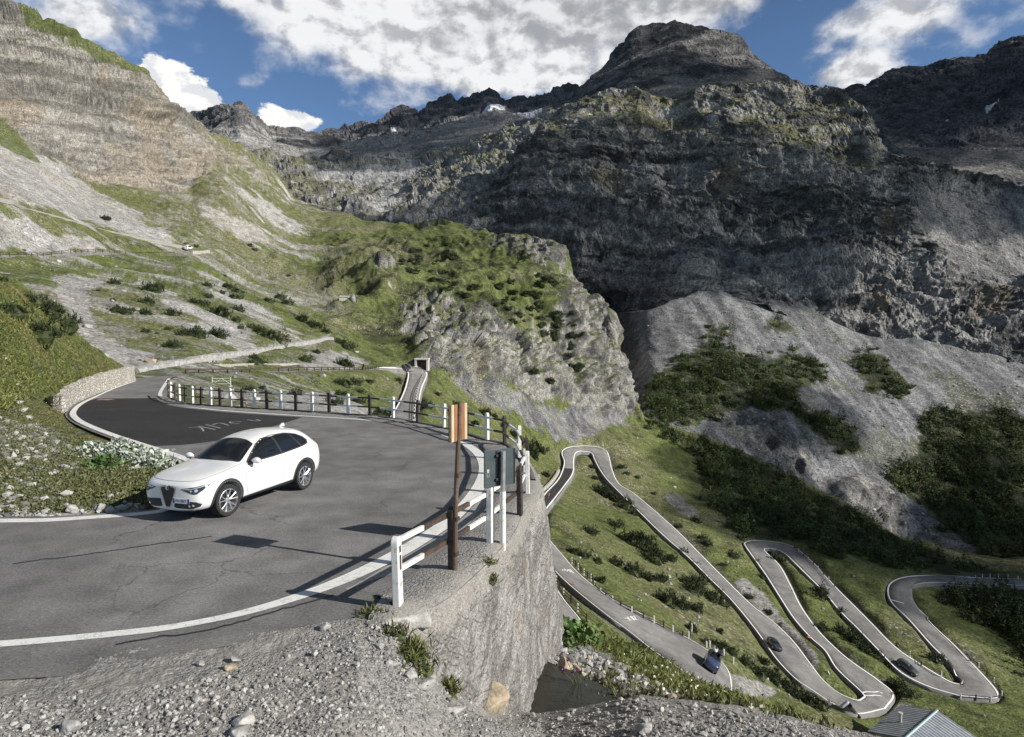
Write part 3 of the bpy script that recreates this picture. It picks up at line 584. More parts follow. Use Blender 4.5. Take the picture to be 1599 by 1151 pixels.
def slope_color(P, N, u, v, d):
    n1 = fbm(P, 30, 6, .6, 11); n2 = fbm(P, 6, 5, .6, 12); n3 = fbm(P, 120, 4, .5, 13)
    strk = fbm(np.stack([P[:, 0]/9, P[:, 1], P[:, 2]/9], 1), 9, 5, .6, 14)
    left = np.clip((560-u)/100, 0, 1)
    g_ = lerp(lerp(GRASS, GRASS2, sstep(n1+.5*n3, -.25, .5)), GRASSD, sstep(n2-.25*n1, .1, .75)*.75)
    up = np.clip((400-v)/150, 0, 1)*left
    g_ = lerp(g_, np.array([.15, .145, .075]), up*.6)
    c = g_; stones = np.clip(.42+.6*n1+.2*n3, .08, 1.)
    # scree streaks down the fall line
    sm = look(M_SCREE, u, v); s = sstep(sm*1.25+.55*strk*left+.28*n2-.62, -.10, .14)
    far = np.clip((v-400)/60, 0, 1)
    s = np.maximum(s, left*sstep(strk+.3*n2+.25*n1, .30, .62)*.8)
    scol = lerp(SCREE*.86, SCREE*1.12, sstep(n2+.5*strk, -.5, .5)); scol = lerp(scol, np.array([.33, .30, .25]), sstep(n1, .1, .6)*.5)
    c = lerp(c, scol, s); stones = stones*(1-s)+.35*s
    dry = left*np.clip((u+40)/120, .3, 1)*sstep(fbm(P, 3.2, 5, .65, 19)+.5*strk+.35*n1, .02, .55)*(1-s); c = lerp(c, SCREE*.74, dry*.72)
    # cliff
    cl = sstep(np.maximum(look(M_CLIFF, u, v), look(M_CLIFF2, u, v)*.62)+.22*n2, .38, .62)
    sx = P[:, 2]-.16*(P[:, 1]-420)+4.5*fbm(P, 90, 3, .5, 3)
    b1 = fbm(np.stack([P[:, 0]/30, P[:, 1]/30, sx], 1), 5., 4, .65, 15); b2 = fbm(np.stack([P[:, 0]/14, P[:, 1]/14, sx], 1), 1.8, 3, .6, 16)
    rc = lerp(ROCKL*.60, ROCKL*1.35, sstep(b1+.7*b2, -.5, .5)); rc = lerp(rc, OCHRE*.95, sstep(fbm(P*np.array([1, 1, .5]), 26, 4, .5, 17)+.4*b1-.25*np.clip((150-v)/100, -1, 1), .12, .6)*.45)
    rc = lerp(rc, ROCKL*.38, sstep(b2+.35*n2, .35, .8)*.6)  # thin dark bed lines: shadow under the ledges painted into the rock tone
    led = sstep(N[:, 2]+.25*n2-.1*np.clip((v-90)/100, 0, 1), .62, .80)*np.clip((230-v)/120, .12, 1)
    rc = lerp(rc, GRASSD*1.25, led*.85)
    c = lerp(c, rc, cl); stones *= 1-cl
    c = lerp(c, GRASS*.9, sstep(look(M_CTOP, u, v)+.3*n2, .4, .6)*.9)
    # knoll rock and its grey scree
    kr = sstep(look(M_KROCK, u, v)+.30*n2+.25*sstep(-N[:, 2], -.75, -.35)-.1, .42, .62)
    kr = np.maximum(kr, sstep(np.clip((u-470)/60, 0, 1)*np.clip((1000-u)/30, 0, 1)*np.clip((600-v)/80, 0, 1)*(n2*.55+n1*.4+.75-N[:, 2]), .52, .72)*.9)
    kc = lerp(np.array([.10, .098, .094]), np.array([.30, .287, .268]), sstep(n2+.5*n1, -.6, .6)); kc = lerp(kc, OCHRE*.8, sstep(n1-.3*n2, .35, .8)*.35)
    kg = sstep(N[:, 2]+.35*n2+.1*n1, .50, .72)*np.clip((650-v)/60, 0, 1)*.9
    c = lerp(c, lerp(kc, GRASS*.8, kg), kr); stones = stones*(1-kr)
    ks = sstep(look(M_KSCREE, u, v)+.4*n2+.3*n1-.1, .35, .6); gs = fbm(np.stack([P[:, 0]/1, P[:, 1]/1, P[:, 2]/8], 1), 6, 4, .6, 18)
    c = lerp(c, lerp(np.array([.105, .105, .11]), np.array([.215, .212, .21]), sstep(gs, -.4, .4)), ks*(1-.45*sstep(gs+n1, .35, .7)))
    ht = sstep(np.clip((u-520)/60, 0, 1)*np.clip((950-u)/40, 0, 1)*np.clip((v-365)/25, 0, 1)*np.clip((590-v)/50, 0, 1)*(1-kr*.6)*(.62+.55*fbm(P, 26, 4, .6, 20)+.35*n2), .50, .78); c = lerp(c, np.array([.040, .044, .022]), ht*.8)
    # woodland floor, gravel, bare patches
    w = sstep(look(M_WOOD, u, v)+.25*n2, .4, .62)
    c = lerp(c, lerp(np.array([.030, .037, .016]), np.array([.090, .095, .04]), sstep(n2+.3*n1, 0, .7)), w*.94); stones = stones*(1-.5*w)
    gr = sstep(np.maximum(look(M_GRAV, u, v), .95*look(PATHM, u, v))+.25*n2, .35, .6); c = lerp(c, np.array([.27, .26, .25]), gr)
    br = sstep(look(M_BARE, u, v)+.4*n2, .35, .6); c = lerp(c, np.array([.22, .21, .19]), br)
    vg = sstep(look(M_ROADB, u, v)+.25*n2, .25, .6)*(1-w)*.5; c = lerp(c, np.array([.20, .19, .15]), vg)
    return c, stones, np.maximum(cl, kr)
# (built below, once the materials exist)
TM_MID = terrain_mat('hillside', .55, 1., .9, 1.)
finish('hillside', SLOPE, slope_disp, slope_color, TM_MID)

# ---- scree fan and wooded slope across the stream
FAN = loft([[(880,440,640),(950,488,580),(985,488,535),(1012,484,500),(1060,468,520),(1090,455,535),(1130,445,552),(1152,442,556),(1180,446,556),(1220,460,548),(1280,490,525),(1330,518,508),(1380,530,503),(1430,528,500),(1500,545,492),(1600,570,484),(1750,600,470)],
            [(880,520,600),(950,545,530),(985,540,490),(1012,535,455),(1060,520,462),(1120,510,475),(1180,515,475),(1250,545,460),(1330,585,445),(1430,600,440),(1500,610,435),(1600,630,428),(1750,660,420)],
            [(880,600,540),(950,600,470),(985,597,432),(1012,590,400),(1060,585,405),(1150,590,402),(1250,630,392),(1350,670,384),(1450,700,378),(1600,735,370),(1750,770,365)],
            [(880,655,460),(955,648,405),(985,648,368),(1012,650,347),(1080,672,345),(1150,695,345),(1200,720,342),(1260,745,338),(1300,762,335),(1350,785,332),(1400,810,328),(1500,842,318),(1600,862,310),(1750,890,300)],
            [(880,690,320),(1010,690,318),(1080,715,316),(1200,765,308),(1300,815,298),(1400,875,288),(1500,905,278),(1600,920,270),(1750,950,262)]], 880, 1750, 1.9, back=(.1, 30))
M_FANW = cover([[(1020,590),(1060,560),(1110,535),(1150,548),(1200,560),(1240,548),(1275,560),(1290,590),(1265,600),(1240,610),(1260,640),(1310,655),(1340,690),(1360,710),(1330,712),(1285,690),(1255,655),(1220,640),(1190,640),(1160,640),(1120,650),(1080,665),(1020,655),(1005,620)],
    [(1330,555),(1370,548),(1400,580),(1430,610),(1410,620),(1370,600),(1340,575)], [(1345,590),(1372,600),(1378,622),(1355,620)], [(1430,650),(1480,640),(1560,640),(1600,660),(1750,700),(1750,960),(1600,900),(1520,860),(1480,830),(1440,790),(1380,760),(1400,730),(1440,700)], [(1085,520),(1130,505),(1150,520),(1110,530)], [(1185,500),(1230,500),(1250,520),(1200,515)]], 7)
M_FANR = cover([[(1290,760),(1340,745),(1400,775),(1440,830),(1500,850),(1490,890),(1430,860),(1380,830),(1320,800)], [(1100,660),(1160,640),(1200,650),(1250,690),(1280,750),(1240,745),(1180,700)], [(1480,850),(1600,860),(1650,900),(1560,900)]], 8)
def fan_disp(P, N, u, v):
    fr = look(M_FANR, u, v); w = look(M_FANW, u, v)
    rill = fbm(np.stack([P[:, 0], P[:, 1]/6, P[:, 2]/6], 1), 14, 4, .5, 21)
    d = fbm(P, 60, 6, .45, 22)*2.6+rill*1.3*(1-w)+fbm(P, 10, 4, .5, 23)*.35
    d += fr*(3*cells(P, (14, 14, 9), 8)+6*fbm(P*np.array([1, 1, .6]), 44, 6, .52, 24, ridged=True)+2.2*ledges(P[:, 2]+.3*P[:, 0]+4*fbm(P, 30, 4, .5, 241), 9, 6))
    return d
def fan_color(P, N, u, v, d):
    n1 = fbm(P, 30, 6, .6, 25); n2 = fbm(P, 6, 5, .62, 26); rill = fbm(np.stack([P[:, 0], P[:, 1]/9, P[:, 2]/9], 1), 9, 4, .6, 27)
    c = lerp(np.array([.118, .120, .125]), np.array([.218, .220, .223]), sstep(rill+.6*n2, -.5, .5)); st = np.clip(.45+.6*n1, .05, 1)
    gr = sstep(n1+.25*rill+.3*np.clip((v-600)/120, -1, 1), .2, .7)*.55
    c = lerp(c, np.array([.09, .095, .05]), gr)
    gg = sstep(1012-u+26*n2+10*n1, 0, 36); c = lerp(c, np.array([.055, .054, .055]), gg*.85); st = st*(1-gg)  # gorge side: its shade is put into the colour as dark rock
    fr = sstep(look(M_FANR, u, v)+.3*n2, .4, .65); c = lerp(c, lerp(np.array([.11, .108, .105]), np.array([.23, .22, .205]), sstep(n2+.4*n1, -.4, .5)), fr)
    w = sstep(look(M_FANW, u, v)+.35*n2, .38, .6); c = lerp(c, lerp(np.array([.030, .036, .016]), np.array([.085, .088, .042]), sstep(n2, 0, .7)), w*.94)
    return c, st*(1-w*.7)*(1-fr), fr
TM_FAR = terrain_mat('far_slope', 1.1, .8, .8, 1.)
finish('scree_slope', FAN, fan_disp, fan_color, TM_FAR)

# ---- the dark cliff mountain
MTN = loft([[(700,378,760),(735,350,770),(760,322,780),(790,290,790),(820,250,800),(845,222,805),(870,200,805),(890,180,800),(908,165,800),(950,160,795),(1000,158,790),(1060,165,780),(1100,158,770),(1135,146,765),(1180,141,755),(1240,137,742),(1275,141,735),(1305,152,725),(1335,165,715),(1355,182,705),(1364,212,695),(1380,240,690),(1405,262,685),(1450,270,690),(1490,280,700),(1530,286,705),(1600,300,710),(1750,320,720)],
            [(700,385,740),(760,345,750),(800,300,755),(840,262,758),(870,242,755),(910,222,745),(960,212,740),(1020,215,728),(1080,222,718),(1140,224,708),(1200,230,700),(1250,242,690),(1300,262,682),(1345,288,672),(1375,305,662),(1400,318,660),(1450,330,668),(1530,340,675),(1600,352,680),(1750,375,690)],
            [(700,395,700),(760,370,705),(800,345,710),(850,318,712),(900,308,712),(960,310,708),(1020,318,700),(1080,328,692),(1140,332,685),(1200,336,676),(1250,345,668),(1300,362,655),(1345,385,640),(1390,400,625),(1420,385,630),(1480,385,640),(1540,395,645),(1600,410,645),(1750,430,650)],
            [(700,410,640),(760,400,640),(830,392,640),(900,395,642),(980,392,645),(1060,392,645),(1140,396,640),(1220,405,628),(1300,425,612),(1360,445,600),(1400,455,592),(1450,440,598),(1520,445,602),(1600,460,600),(1750,490,600)],
            [(700,470,690),(800,470,680),(880,480,665),(950,500,640),(1020,492,590),(1090,458,566),(1150,448,572),(1220,468,562),(1280,495,548),(1330,520,535),(1380,532,528),(1430,532,524),(1500,545,518),(1600,575,508),(1750,605,500)],
            [(700,600,600),(950,600,590),(1010,560,580),(1080,520,560),(1150,500,530),(1330,560,505),(1600,620,480),(1750,650,470)]], 690, 1750, 1.8, back=(.3, 60))
M_MTOP = cover([[(850,250),(870,195),(910,165),(1000,155),(1135,142),(1250,133),(1340,165),(1368,220),(1385,300),(1340,285),(1280,250),(1180,232),(1080,222),(960,212)]], 14)
M_MSCR = cover([[(1405,270),(1470,285),(1560,300),(1750,330),(1750,470),(1600,450),(1500,440),(1440,400),(1420,340)], [(1130,390),(1150,420),(1150,446),(1110,452),(1120,430)], [(760,380),(840,440),(930,470),(990,480),(960,490),(860,480),(740,420)]], 10)
M_MOCH = cover([[(1105,265),(1150,255),(1165,300),(1140,315),(1105,310)], [(915,275),(960,270),(1000,300),(950,318),(915,300)], [(1350,450),(1372,440),(1385,520),(1355,515)], [(1530,455),(1570,450),(1560,510),(1490,515),(1500,480)], [(1365,350),(1395,345),(1390,400),(1360,395)]], 8)
def mtn_disp(P, N, u, v):
    top = look(M_MTOP, u, v); sc = look(M_MSCR, u, v)
    sx = P[:, 2]+.10*P[:, 0]+12*fbm(P, 160, 3, .5, 31)
    lay = fbm(np.stack([P[:, 0]/9, P[:, 1]/9, sx], 1), 24, 4, .6, 32); crag = fbm(P*np.array([1, 1, .7]), 85, 7, .56, 33, ridged=True)
    vert = fbm(np.stack([P[:, 0], P[:, 1], P[:, 2]/4], 1), 30, 5, .55, 34, ridged=True)
    lx = sx+5*fbm(P, 60, 5, .55, 311)
    d = 14*fbm(P*np.array([1, 1, .7]), 190, 7, .52, 33, ridged=True)+8*fbm(P, 55, 6, .56, 331, ridged=True)+8*ledges(lx, 34, 1, .72)*np.clip(.3+.9*fbm(P, 150, 3, .5, 312), 0, 1.2)+4.5*np.clip(.5+1.2*fbm(P, 90, 3, .5, 314), 0, 1.3)*ledges(lx+4*fbm(P, 25, 4, .55, 313), 12, 2, .6)+3.5*vert*(1-top)+1.6*fbm(P, 10, 5, .6, 35)
    d = d+(3.6*cells(np.stack([P[:, 0], P[:, 1], lx], 1), (44, 44, 13), 5, .2)+2.4*cells(np.stack([P[:, 0], P[:, 1], lx], 1), (17, 17, 6), 6, .2))*(1-.5*top)
    edge = np.clip((u-705)/70, 0, 1)
    return d*(1-.8*sc)*(.35+.65*edge)*(1-.35*top)+sc*fbm(P, 40, 5, .5, 36)*3
def mtn_color(P, N, u, v, d):
    n1 = fbm(P, 60, 6, .6, 37); n2 = fbm(P, 11, 5, .62, 38); top = look(M_MTOP, u, v)
    sx = P[:, 2]+.10*P[:, 0]+12*fbm(P, 160, 3, .5, 31); b1 = fbm(np.stack([P[:, 0]/14, P[:, 1]/14, sx], 1), 12, 4, .6, 39)
    c = lerp(np.array([.085, .084, .084]), np.array([.245, .24, .233]), sstep(b1+.8*n2, -.6, .7))
    c = lerp(c, np.array([.34, .33, .31]), sstep(n2+.5*top+.3*b1, .45, .85)*.85)
    oc = sstep(look(M_MOCH, u, v)+.35*fbm(np.stack([P[:, 0], P[:, 1], P[:, 2]/6], 1), 14, 4, .6, 391), .4, .8); c = lerp(c, np.array([.20, .165, .12]), oc*.6)
    gr = sstep(N[:, 2]+.3*n2+.25*n1+.25*top, .58, .84)*np.clip(.25+top, 0, 1)*np.clip((1400-u)/60, .2, 1)
    c = lerp(c, np.array([.135, .13, .06]), gr*.85)
    sc = sstep(look(M_MSCR, u, v)+.3*n2, .4, .65); rill = fbm(np.stack([P[:, 0], P[:, 1]/6, P[:, 2]/6], 1), 12, 4, .6, 392)
    c = lerp(c, lerp(np.array([.14, .14, .14]), np.array([.23, .225, .22]), sstep(rill+.5*n2, -.4, .5)), sc)
    return c, np.clip(.2+.5*sc+.2*n1, 0, 1), 1-gr
TM_MTN = terrain_mat('mountain', 2.0, .6, 1., 1.1)
finish('mountain', MTN, mtn_disp, mtn_color, TM_MTN, smooth=False)

# ---- head of the valley between the cliff and the knoll
HEAD = loft([[(380,245,1250),(430,246,1300),(480,248,1300),(540,254,1280),(600,258,1250),(650,255,1220),(700,240,1180),(740,228,1150),(780,212,1120),(820,202,1080),(860,188,1040),(900,170,1020),(940,160,1000)],
             [(380,300,1000),(480,300,1010),(560,300,1000),(640,292,980),(700,280,950),(760,268,920),(820,250,900),(900,220,900),(940,210,900)],
             [(380,340,800),(500,328,820),(580,325,830),(650,322,820),(720,320,800),(780,312,790),(840,300,790),(940,280,800)],
             [(380,400,640),(500,400,650),(600,410,650),(700,410,650),(780,420,660),(940,420,700)]], 380, 940, 1.8, back=(.2, 60))
M_HSCR = cover([[(470,262),(560,268),(640,255),(700,262),(640,285),(560,290),(480,285)], [(560,318),(600,305),(640,300),(620,330),(590,345)]], 10)
def head_disp(P, N, u, v):
    k = 1-.8*look(M_HSCR, u, v)
    return k*(15*fbm(P, 150, 7, .5, 51, ridged=True)+6*cells(P, (40, 40, 16), 7)+8*fbm(P, 30, 5, .6, 52))
def head_color(P, N, u, v, d):
    n1 = fbm(P, 90, 6, .6, 53); n2 = fbm(P, 14, 5, .62, 54)
    c = lerp(np.array([.15, .15, .148]), np.array([.36, .35, .335]), sstep(n2+.4*n1, -.5, .6))
    gr = sstep(N[:, 2]+.3*n2+.35*n1, .55, .85)*.8; c = lerp(c, np.array([.125, .125, .06]), gr)
    sc = sstep(look(M_HSCR, u, v)+.3*n2, .4, .65); c = lerp(c, np.array([.34, .335, .33]), sc)
    return c, np.clip(.3+.4*n1, 0, 1), 1-gr
finish('mountain', HEAD, head_disp, head_color, TM_MTN, smooth=False)

# ---- peaks behind
TM_PEAK = terrain_mat('peak', 5.0, .3, 1., 1.2)
def peak(rows, u0, u1, amp, lay, colA, colB, scree, seed, snow=None, bscale=300, dip=(.25, 0), back=(.3, 150), scc=(.16, .158, .155)):
    s = loft(rows, u0, u1, 1.6, back=back, sm=(2, 14)); msc = cover(scree, 10) if scree else np.zeros((MH, MW), np.float32)
    msn = cover(snow, 1) if snow else np.zeros((MH, MW), np.float32)
    def dsp(P, N, u, v):
        sc = look(msc, u, v); sx = P[:, 2]+dip[0]*P[:, 0]
        return (1-.8*sc)*(amp*.22*cells(P, (70, 70, 26), seed)+amp*fbm(P, bscale, 7, .5, seed, ridged=True)+lay*.8*ledges(sx+12*fbm(P, 120, 5, .55, seed+7), 55, seed)+lay*fbm(np.stack([P[:, 0]/7, P[:, 1]/7, sx], 1), 45, 4, .6, seed+1)+amp*.3*fbm(P, 40, 5, .6, seed+2))
    def colr(P, N, u, v, d):
        n1 = fbm(P, bscale*.5, 6, .6, seed+3); n2 = fbm(P, 30, 5, .62, seed+4); sx = P[:, 2]+dip[0]*P[:, 0]
        b = fbm(np.stack([P[:, 0]/9, P[:, 1]/9, sx], 1), 22, 4, .6, seed+5)
        c = lerp(np.array(colA), np.array(colB), sstep(n2+.6*b, -.6, .6)); sc = sstep(look(msc, u, v)+.3*n2+.15*n1, .38, .65)
        c = lerp(c, lerp(np.array(scc)*.85, np.array(scc)*1.15, sstep(n1+.5*n2, -.5, .5)), sc)
        c = lerp(c, np.array([.8, .82, .86]), sstep(look(msn, u, v)+.15*n2, .35, .6))
        return c, 0*n1+.15, 1-sc
    return finish('mountain_peak', s, dsp, colr, TM_PEAK, smooth=False)
peak([[(860,175,1650),(900,168,1650),(912,140,1660),(925,118,1665),(950,98,1670),(968,72,1680),(985,50,1690),(1000,41,1700),(1030,37,1700),(1055,34,1700),(1085,40,1690),(1112,47,1680),(1150,66,1660),(1175,85,1640),(1195,100,1630),(1220,116,1610),(1255,140,1590),(1290,152,1580),(1330,170,1570)],
      [(860,190,1450),(912,165,1470),(985,105,1500),(1055,85,1510),(1120,95,1500),(1190,130,1450),(1255,150,1420),(1330,175,1400)],
      [(860,210,1250),(985,165,1280),(1055,155,1290),(1150,155,1280),(1255,165,1250),(1330,190,1230)],
      [(860,240,1050),(985,200,1060),(1150,190,1060),(1330,220,1050)]], 850, 1330, 11, 5, (.06, .06, .064), (.165, .162, .16), [[(1000,150),(1060,115),(1110,140),(1180,130),(1250,150),(1150,165),(1020,165)]], 61, dip=(-.38, 0), bscale=200)
peak([[(470,225,2300),(495,214,2350),(540,206,2350),(575,193,2350),(600,186,2350),(632,168,2360),(645,176,2360),(655,180,2350),(668,163,2350),(690,153,2350),(703,153,2350),(714,164,2330),(728,162,2330),(738,158,2330),(752,152,2320),(768,147,2320),(780,153,2300),(795,157,2300),(830,150,2250),(860,152,2200),(900,140,2150),(960,140,2100)],
      [(470,235,2000),(540,225,2000),(640,205,2000),(700,190,2000),(770,185,1980),(860,180,1950),(960,170,1900)],
      [(470,255,1600),(560,250,1600),(700,228,1580),(800,215,1550),(960,200,1500)],
      [(470,290,1300),(700,270,1280),(960,230,1250)]], 470, 960, 30, 10, (.08, .08, .088), (.15, .15, .155), [[(470,240),(560,225),(640,212),(720,190),(780,190),(860,180),(860,230),(700,245),(560,262),(470,262)]], 71, scc=(.24, .237, .232), snow=[[(752,183),(790,178),(788,184),(756,188)], [(800,183),(850,181),(846,187),(812,190)], [(604,210),(622,206),(620,210)]])
peak([[(270,235,1900),(300,196,1950),(322,184,1980),(345,171,2000),(362,163,2010),(376,160,2010),(388,166,2000),(398,185,1990),(412,198,1980),(430,206,1980),(452,209,2000),(462,205,2000),(480,212,2000),(498,217,2000),(520,228,2000),(560,258,1980),(640,290,1950)],
      [(270,250,1700),(345,205,1720),(376,195,1720),(420,222,1700),(520,240,1700),(560,270,1700),(640,300,1700)],
      [(270,290,1300),(380,255,1320),(540,285,1300),(640,320,1300)],
      [(270,330,1000),(540,330,1000),(640,350,1000)]], 270, 640, 22, 8, (.10, .10, .105), (.20, .195, .19), [[(320,210),(380,205),(430,222),(520,235),(520,270),(440,258),(380,235),(300,230)]], 81, scc=(.33, .32, .31))
peak([[(1270,150,2000),(1300,141,2000),(1318,146,2000),(1335,135,2000),(1352,139,1980),(1375,126,1960),(1392,115,1950),(1410,112,1950),(1440,113,1950),(1470,103,1950),(1498,94,1950),(1520,98,1940),(1540,92,1940),(1565,80,1930),(1580,68,1930),(1600,55,1930),(1660,20,1930),(1750,-10,1930)],
      [(1270,175,1700),(1350,165,1700),(1450,155,1680),(1540,140,1660),(1750,80,1650)],
      [(1270,220,1350),(1360,215,1350),(1450,210,1320),(1750,170,1300)],
      [(1270,290,1000),(1400,270,1000),(1500,275,980),(1750,300,950)], [(1270,330,850),(1750,340,850)]], 1270, 1750, 26, 10, (.06, .06, .068), (.12, .12, .128), [[(1370,195),(1450,235),(1540,225),(1750,215),(1750,300),(1480,290),(1400,262)], [(1290,160),(1360,175),(1400,200),(1340,200)]], 91, snow=[[(1537,173),(1560,165),(1556,170),(1540,177)], [(1470,200),(1480,199),(1478,202)], [(1497,197),(1508,195),(1506,199)]])
# ---------------------------------------------------------------- clouds added out of view, placed sunward to cast shade on mountains and slope
m, g, b = newmat('shade_cloud'); b.inputs['Base Color'].default_value = (.9, .9, .92, 1); b.inputs['Roughness'].default_value = 1.; b.inputs['Specular IOR Level'].default_value = 0.; b.inputs['Alpha'].default_value = .46   # see-through so that part of the sun still reaches the rock
def shade_cloud(target, L, size, seed, squash=.35, n=26):
    c = Vector(target)+SUN_DIR*L; r = np.random.default_rng(seed); V = []; Fs = []; k = 0
    bm = bmesh.new(); bmesh.ops.create_icosphere(bm, subdivisions=4, radius=1); bm.verts.index_update()
    S = np.array([v.co[:] for v in bm.verts]); SF = np.array([[v.index for v in f.verts] for f in bm.faces]); bm.free()
    for i in range(n):
        a = r.uniform(0, 2*math.pi); q = math.sqrt(r.uniform(0, 1)); s = r.uniform(.22, .42)*(1.15-.5*q)
        o = np.array([math.cos(a)*q*size[0], math.sin(a)*q*size[1], r.uniform(-.05, .35)*size[2]])
        p = S*s*np.array([size[0], size[1], size[2]*1.3])+o; p[:, 2] = np.where(p[:, 2] < -.15*size[2], -.15*size[2]+(p[:, 2]+.15*size[2])*.2, p[:, 2])
        p += S*(fbm(p, size[0]*.25, 5, .55, seed+i)*size[0]*.06)[:, None]
        V.append(p+np.array(c)); Fs.append(SF+k); k += len(S)
    o = mesh_np('shade_cloud', np.concatenate(V), np.concatenate(Fs), MATS['shade_cloud']); o['kind'] = 'structure'; return o
shade_cloud((270, 640, 160), 1500, (400, 175, 85), 5, n=17)
shade_cloud((430, 1600, 520), 1900, (920, 560, 240), 6)
shade_cloud((1050, 1350, 350), 1500, (720, 560, 200), 7)
shade_cloud((-150, 2250, 720), 2100, (330, 300, 110), 8)
shade_cloud((225, 265, -40), 900, (135, 120, 45), 9)
# ================================================================= THE HAIRPIN IN FRONT
def flat_poly(name, pts, z, mat, per=0):
    me = D.meshes.new(name); P = [(p[0], p[1], z) for p in pts]; vv = [Vector((p[0], p[1])) for p in P]
    vs, es, fs, *_ = delaunay_2d_cdt(vv, [], [list(range(len(vv)))], 1, 1e-5)
    me.from_pydata([(q.x, q.y, z) for q in vs], [], [tuple(f) for f in fs]); me.materials.append(mat)
    bm = bmesh.new(); bm.from_mesh(me); bmesh.ops.recalc_face_normals(bm, faces=bm.faces)
    for f in bm.faces:
        if f.normal.z < 0: f.normal_flip()
    bm.to_mesh(me); bm.free(); return link(D.objects.new(name, me))
def gpath(px, per=8, z=0.):
    p = catmull([gz(*q, z)[:2] for q in px], per); return p
def normals2(p):
    t = np.gradient(p, axis=0); t /= np.linalg.norm(t, axis=1, keepdims=True)+1e-9; return np.stack([t[:, 1], -t[:, 0]], 1)
def ribbon_np(p, w, z):
    n = normals2(p); w = np.asarray(w)*np.ones(len(p)); a = p+n*w[:, None]/2; b = p-n*w[:, None]/2; z = np.asarray(z)*np.ones(len(p))
    V = np.concatenate([np.c_[a, z], np.c_[b, z]]); k = len(p); i = np.arange(k-1)
    return V, np.stack([i, i+1, k+i+1, k+i], 1)
POSTS_PX = [(622,950),(707,893),(766,850),(812,807),(824,774),(823,745),(811,719),(788,697),(761,691),(729,681),(693,671),(652,662.5),(614,656),(578,651.5),(544,649.5),(514,647),(487,645.3),(462,643.6),(438,642.3),(417,641),(397,640),(378,638.8),(360,637.6),(344,636.4),(329,635.2),(314,634),(301,632.6),(290,631),(281,629),(273,626.5),(267,623.5),(263,619.5)]
posts = np.array([gz(*q)[:2] for q in POSTS_PX]); pn = normals2(posts)
# outward = away from the road; the path runs from near to far, the road lies on its left
edge_near = np.array([gz(*q)[:2] for q in [(560,968),(590,970),(628,968),(688,942),(735,905),(772,868),(803,832),(820,797)]])
edge = catmull(np.concatenate([edge_near, (posts+pn*np.array([.34]*6+[.28]*26)[:, None])[4:]]), 6)
inner = gpath([(205,595),(170,607),(140,620),(115,632),(102,645),(108,656),(130,668),(165,682),(200,694),(240,707),(280,722),(305,737),(308,755),(290,775),(255,790),(230,796),(150,802),(80,806),(0,807),(-300,812)], 8)
far_end = [gz(*q)[:2] for q in [(262,600),(268,590),(280,586)]]
outer_px = gpath([(-300,1085),(0,1062),(160,1050),(300,1022),(430,988),(520,968)], 5)
deck = np.concatenate([outer_px, edge[3:], far_end, [gz(240,587.5)[:2]], inner])
o = flat_poly('road_surface', deck, 0., A_OLD); o['kind'] = 'structure'
patch = gpath([(150,622.5),(200,622.2),(251,621.7)], 2).tolist()+gpath([(253,628),(270,634),(330,642),(400,647),(472,652)], 4).tolist()+gpath([(420,668),(370,682),(320,691),(270,695.5),(225,697)], 4).tolist()+gpath([(200,690.5),(165,679),(130,665),(110,655),(106,645),(120,633),(140,625)], 5).tolist()
o = flat_poly('road_patch', patch, .004, A_NEW); o['kind'] = 'structure'
VL = []; FL = []; nv = 0
def addrib(store, p, w, z):
    V, Fq = ribbon_np(p, w, z); k = sum(len(x) for x in store[0]); store[0].append(V); store[1].append(Fq+k)
lines = [[], []]; worn = [[], []]; pink = [[], []]
oline = gpath([(-300,1024),(0,1006),(200,988),(300,974),(400,952),(500,920),(580,886),(650,848),(710,806),(745,765),(757,735),(750,712),(728,694),(700,681),(665,670),(620,661),(560,655),(480,650),(400,645),(330,639.5),(280,633),(257,625),(250,615),(256,603),(264,591)], 10)
k = np.linspace(0, 1, len(oline)); dst = np.hypot(oline[:, 0], oline[:, 1])
addrib(lines, oline, np.where(np.arange(len(oline)) < 70, .19+.17*sstep(np.arange(len(oline)), 30, 70), .36-.12*sstep(np.arange(len(oline)), 110, 170)), .008)
addrib(worn, oline[52:112]+normals2(oline)[52:112]*.36, .30*np.clip(np.minimum(np.arange(60), 59-np.arange(60))/8, .2, 1), .007)
n_in = normals2(inner); s_ = np.arange(len(inner)); inl = inner+n_in*.38*(1 if ((inner[40]+n_in[40]-inner[20])**2).sum() > 0 else 1)
cen = gz(400, 700)[:2]; sg = np.where(((inner+n_in*.4-cen)**2).sum(1) < ((inner-n_in*.4-cen)**2).sum(1), 1, -1); sg = np.sign(np.median(sg)); inl = inner+n_in*.34*sg
addrib(lines, inl, .2+.1*sstep(s_, 10, 40), .008)
lm = mesh_np('road_markings', np.concatenate(lines[0]), np.concatenate(lines[1]), P_LINE, smooth=False); lm['kind'] = 'structure'
for st in ([(295,668),(304,667.2),(314,668.2),(318,673.5)], [(309,665.6),(322,668),(336,671.2)], [(321,663.2),(333,666),(344.5,669)], [(331.5,663.6),(343.6,660.8),(357,664.5)], [(377,658.6),(367,658.2),(359,659.2),(362,661),(374,661.5)], [(386,655.8),(395,657),(403,658)], [(400,655),(407,657.5)]):
    addrib(worn, gpath(st, 3), .085, .009)
addrib(pink, gpath([(152,624.5),(165,624.2),(174,624.6)], 3), .5, .009)
wm = mesh_np('worn_markings', np.concatenate(worn[0]), np.concatenate(worn[1]), P_WORN, smooth=False); wm['kind'] = 'structure'
o = mesh_np('pink_marking', np.concatenate(pink[0]), np.concatenate(pink[1]), P_PINK, smooth=False); o['kind'] = 'structure'
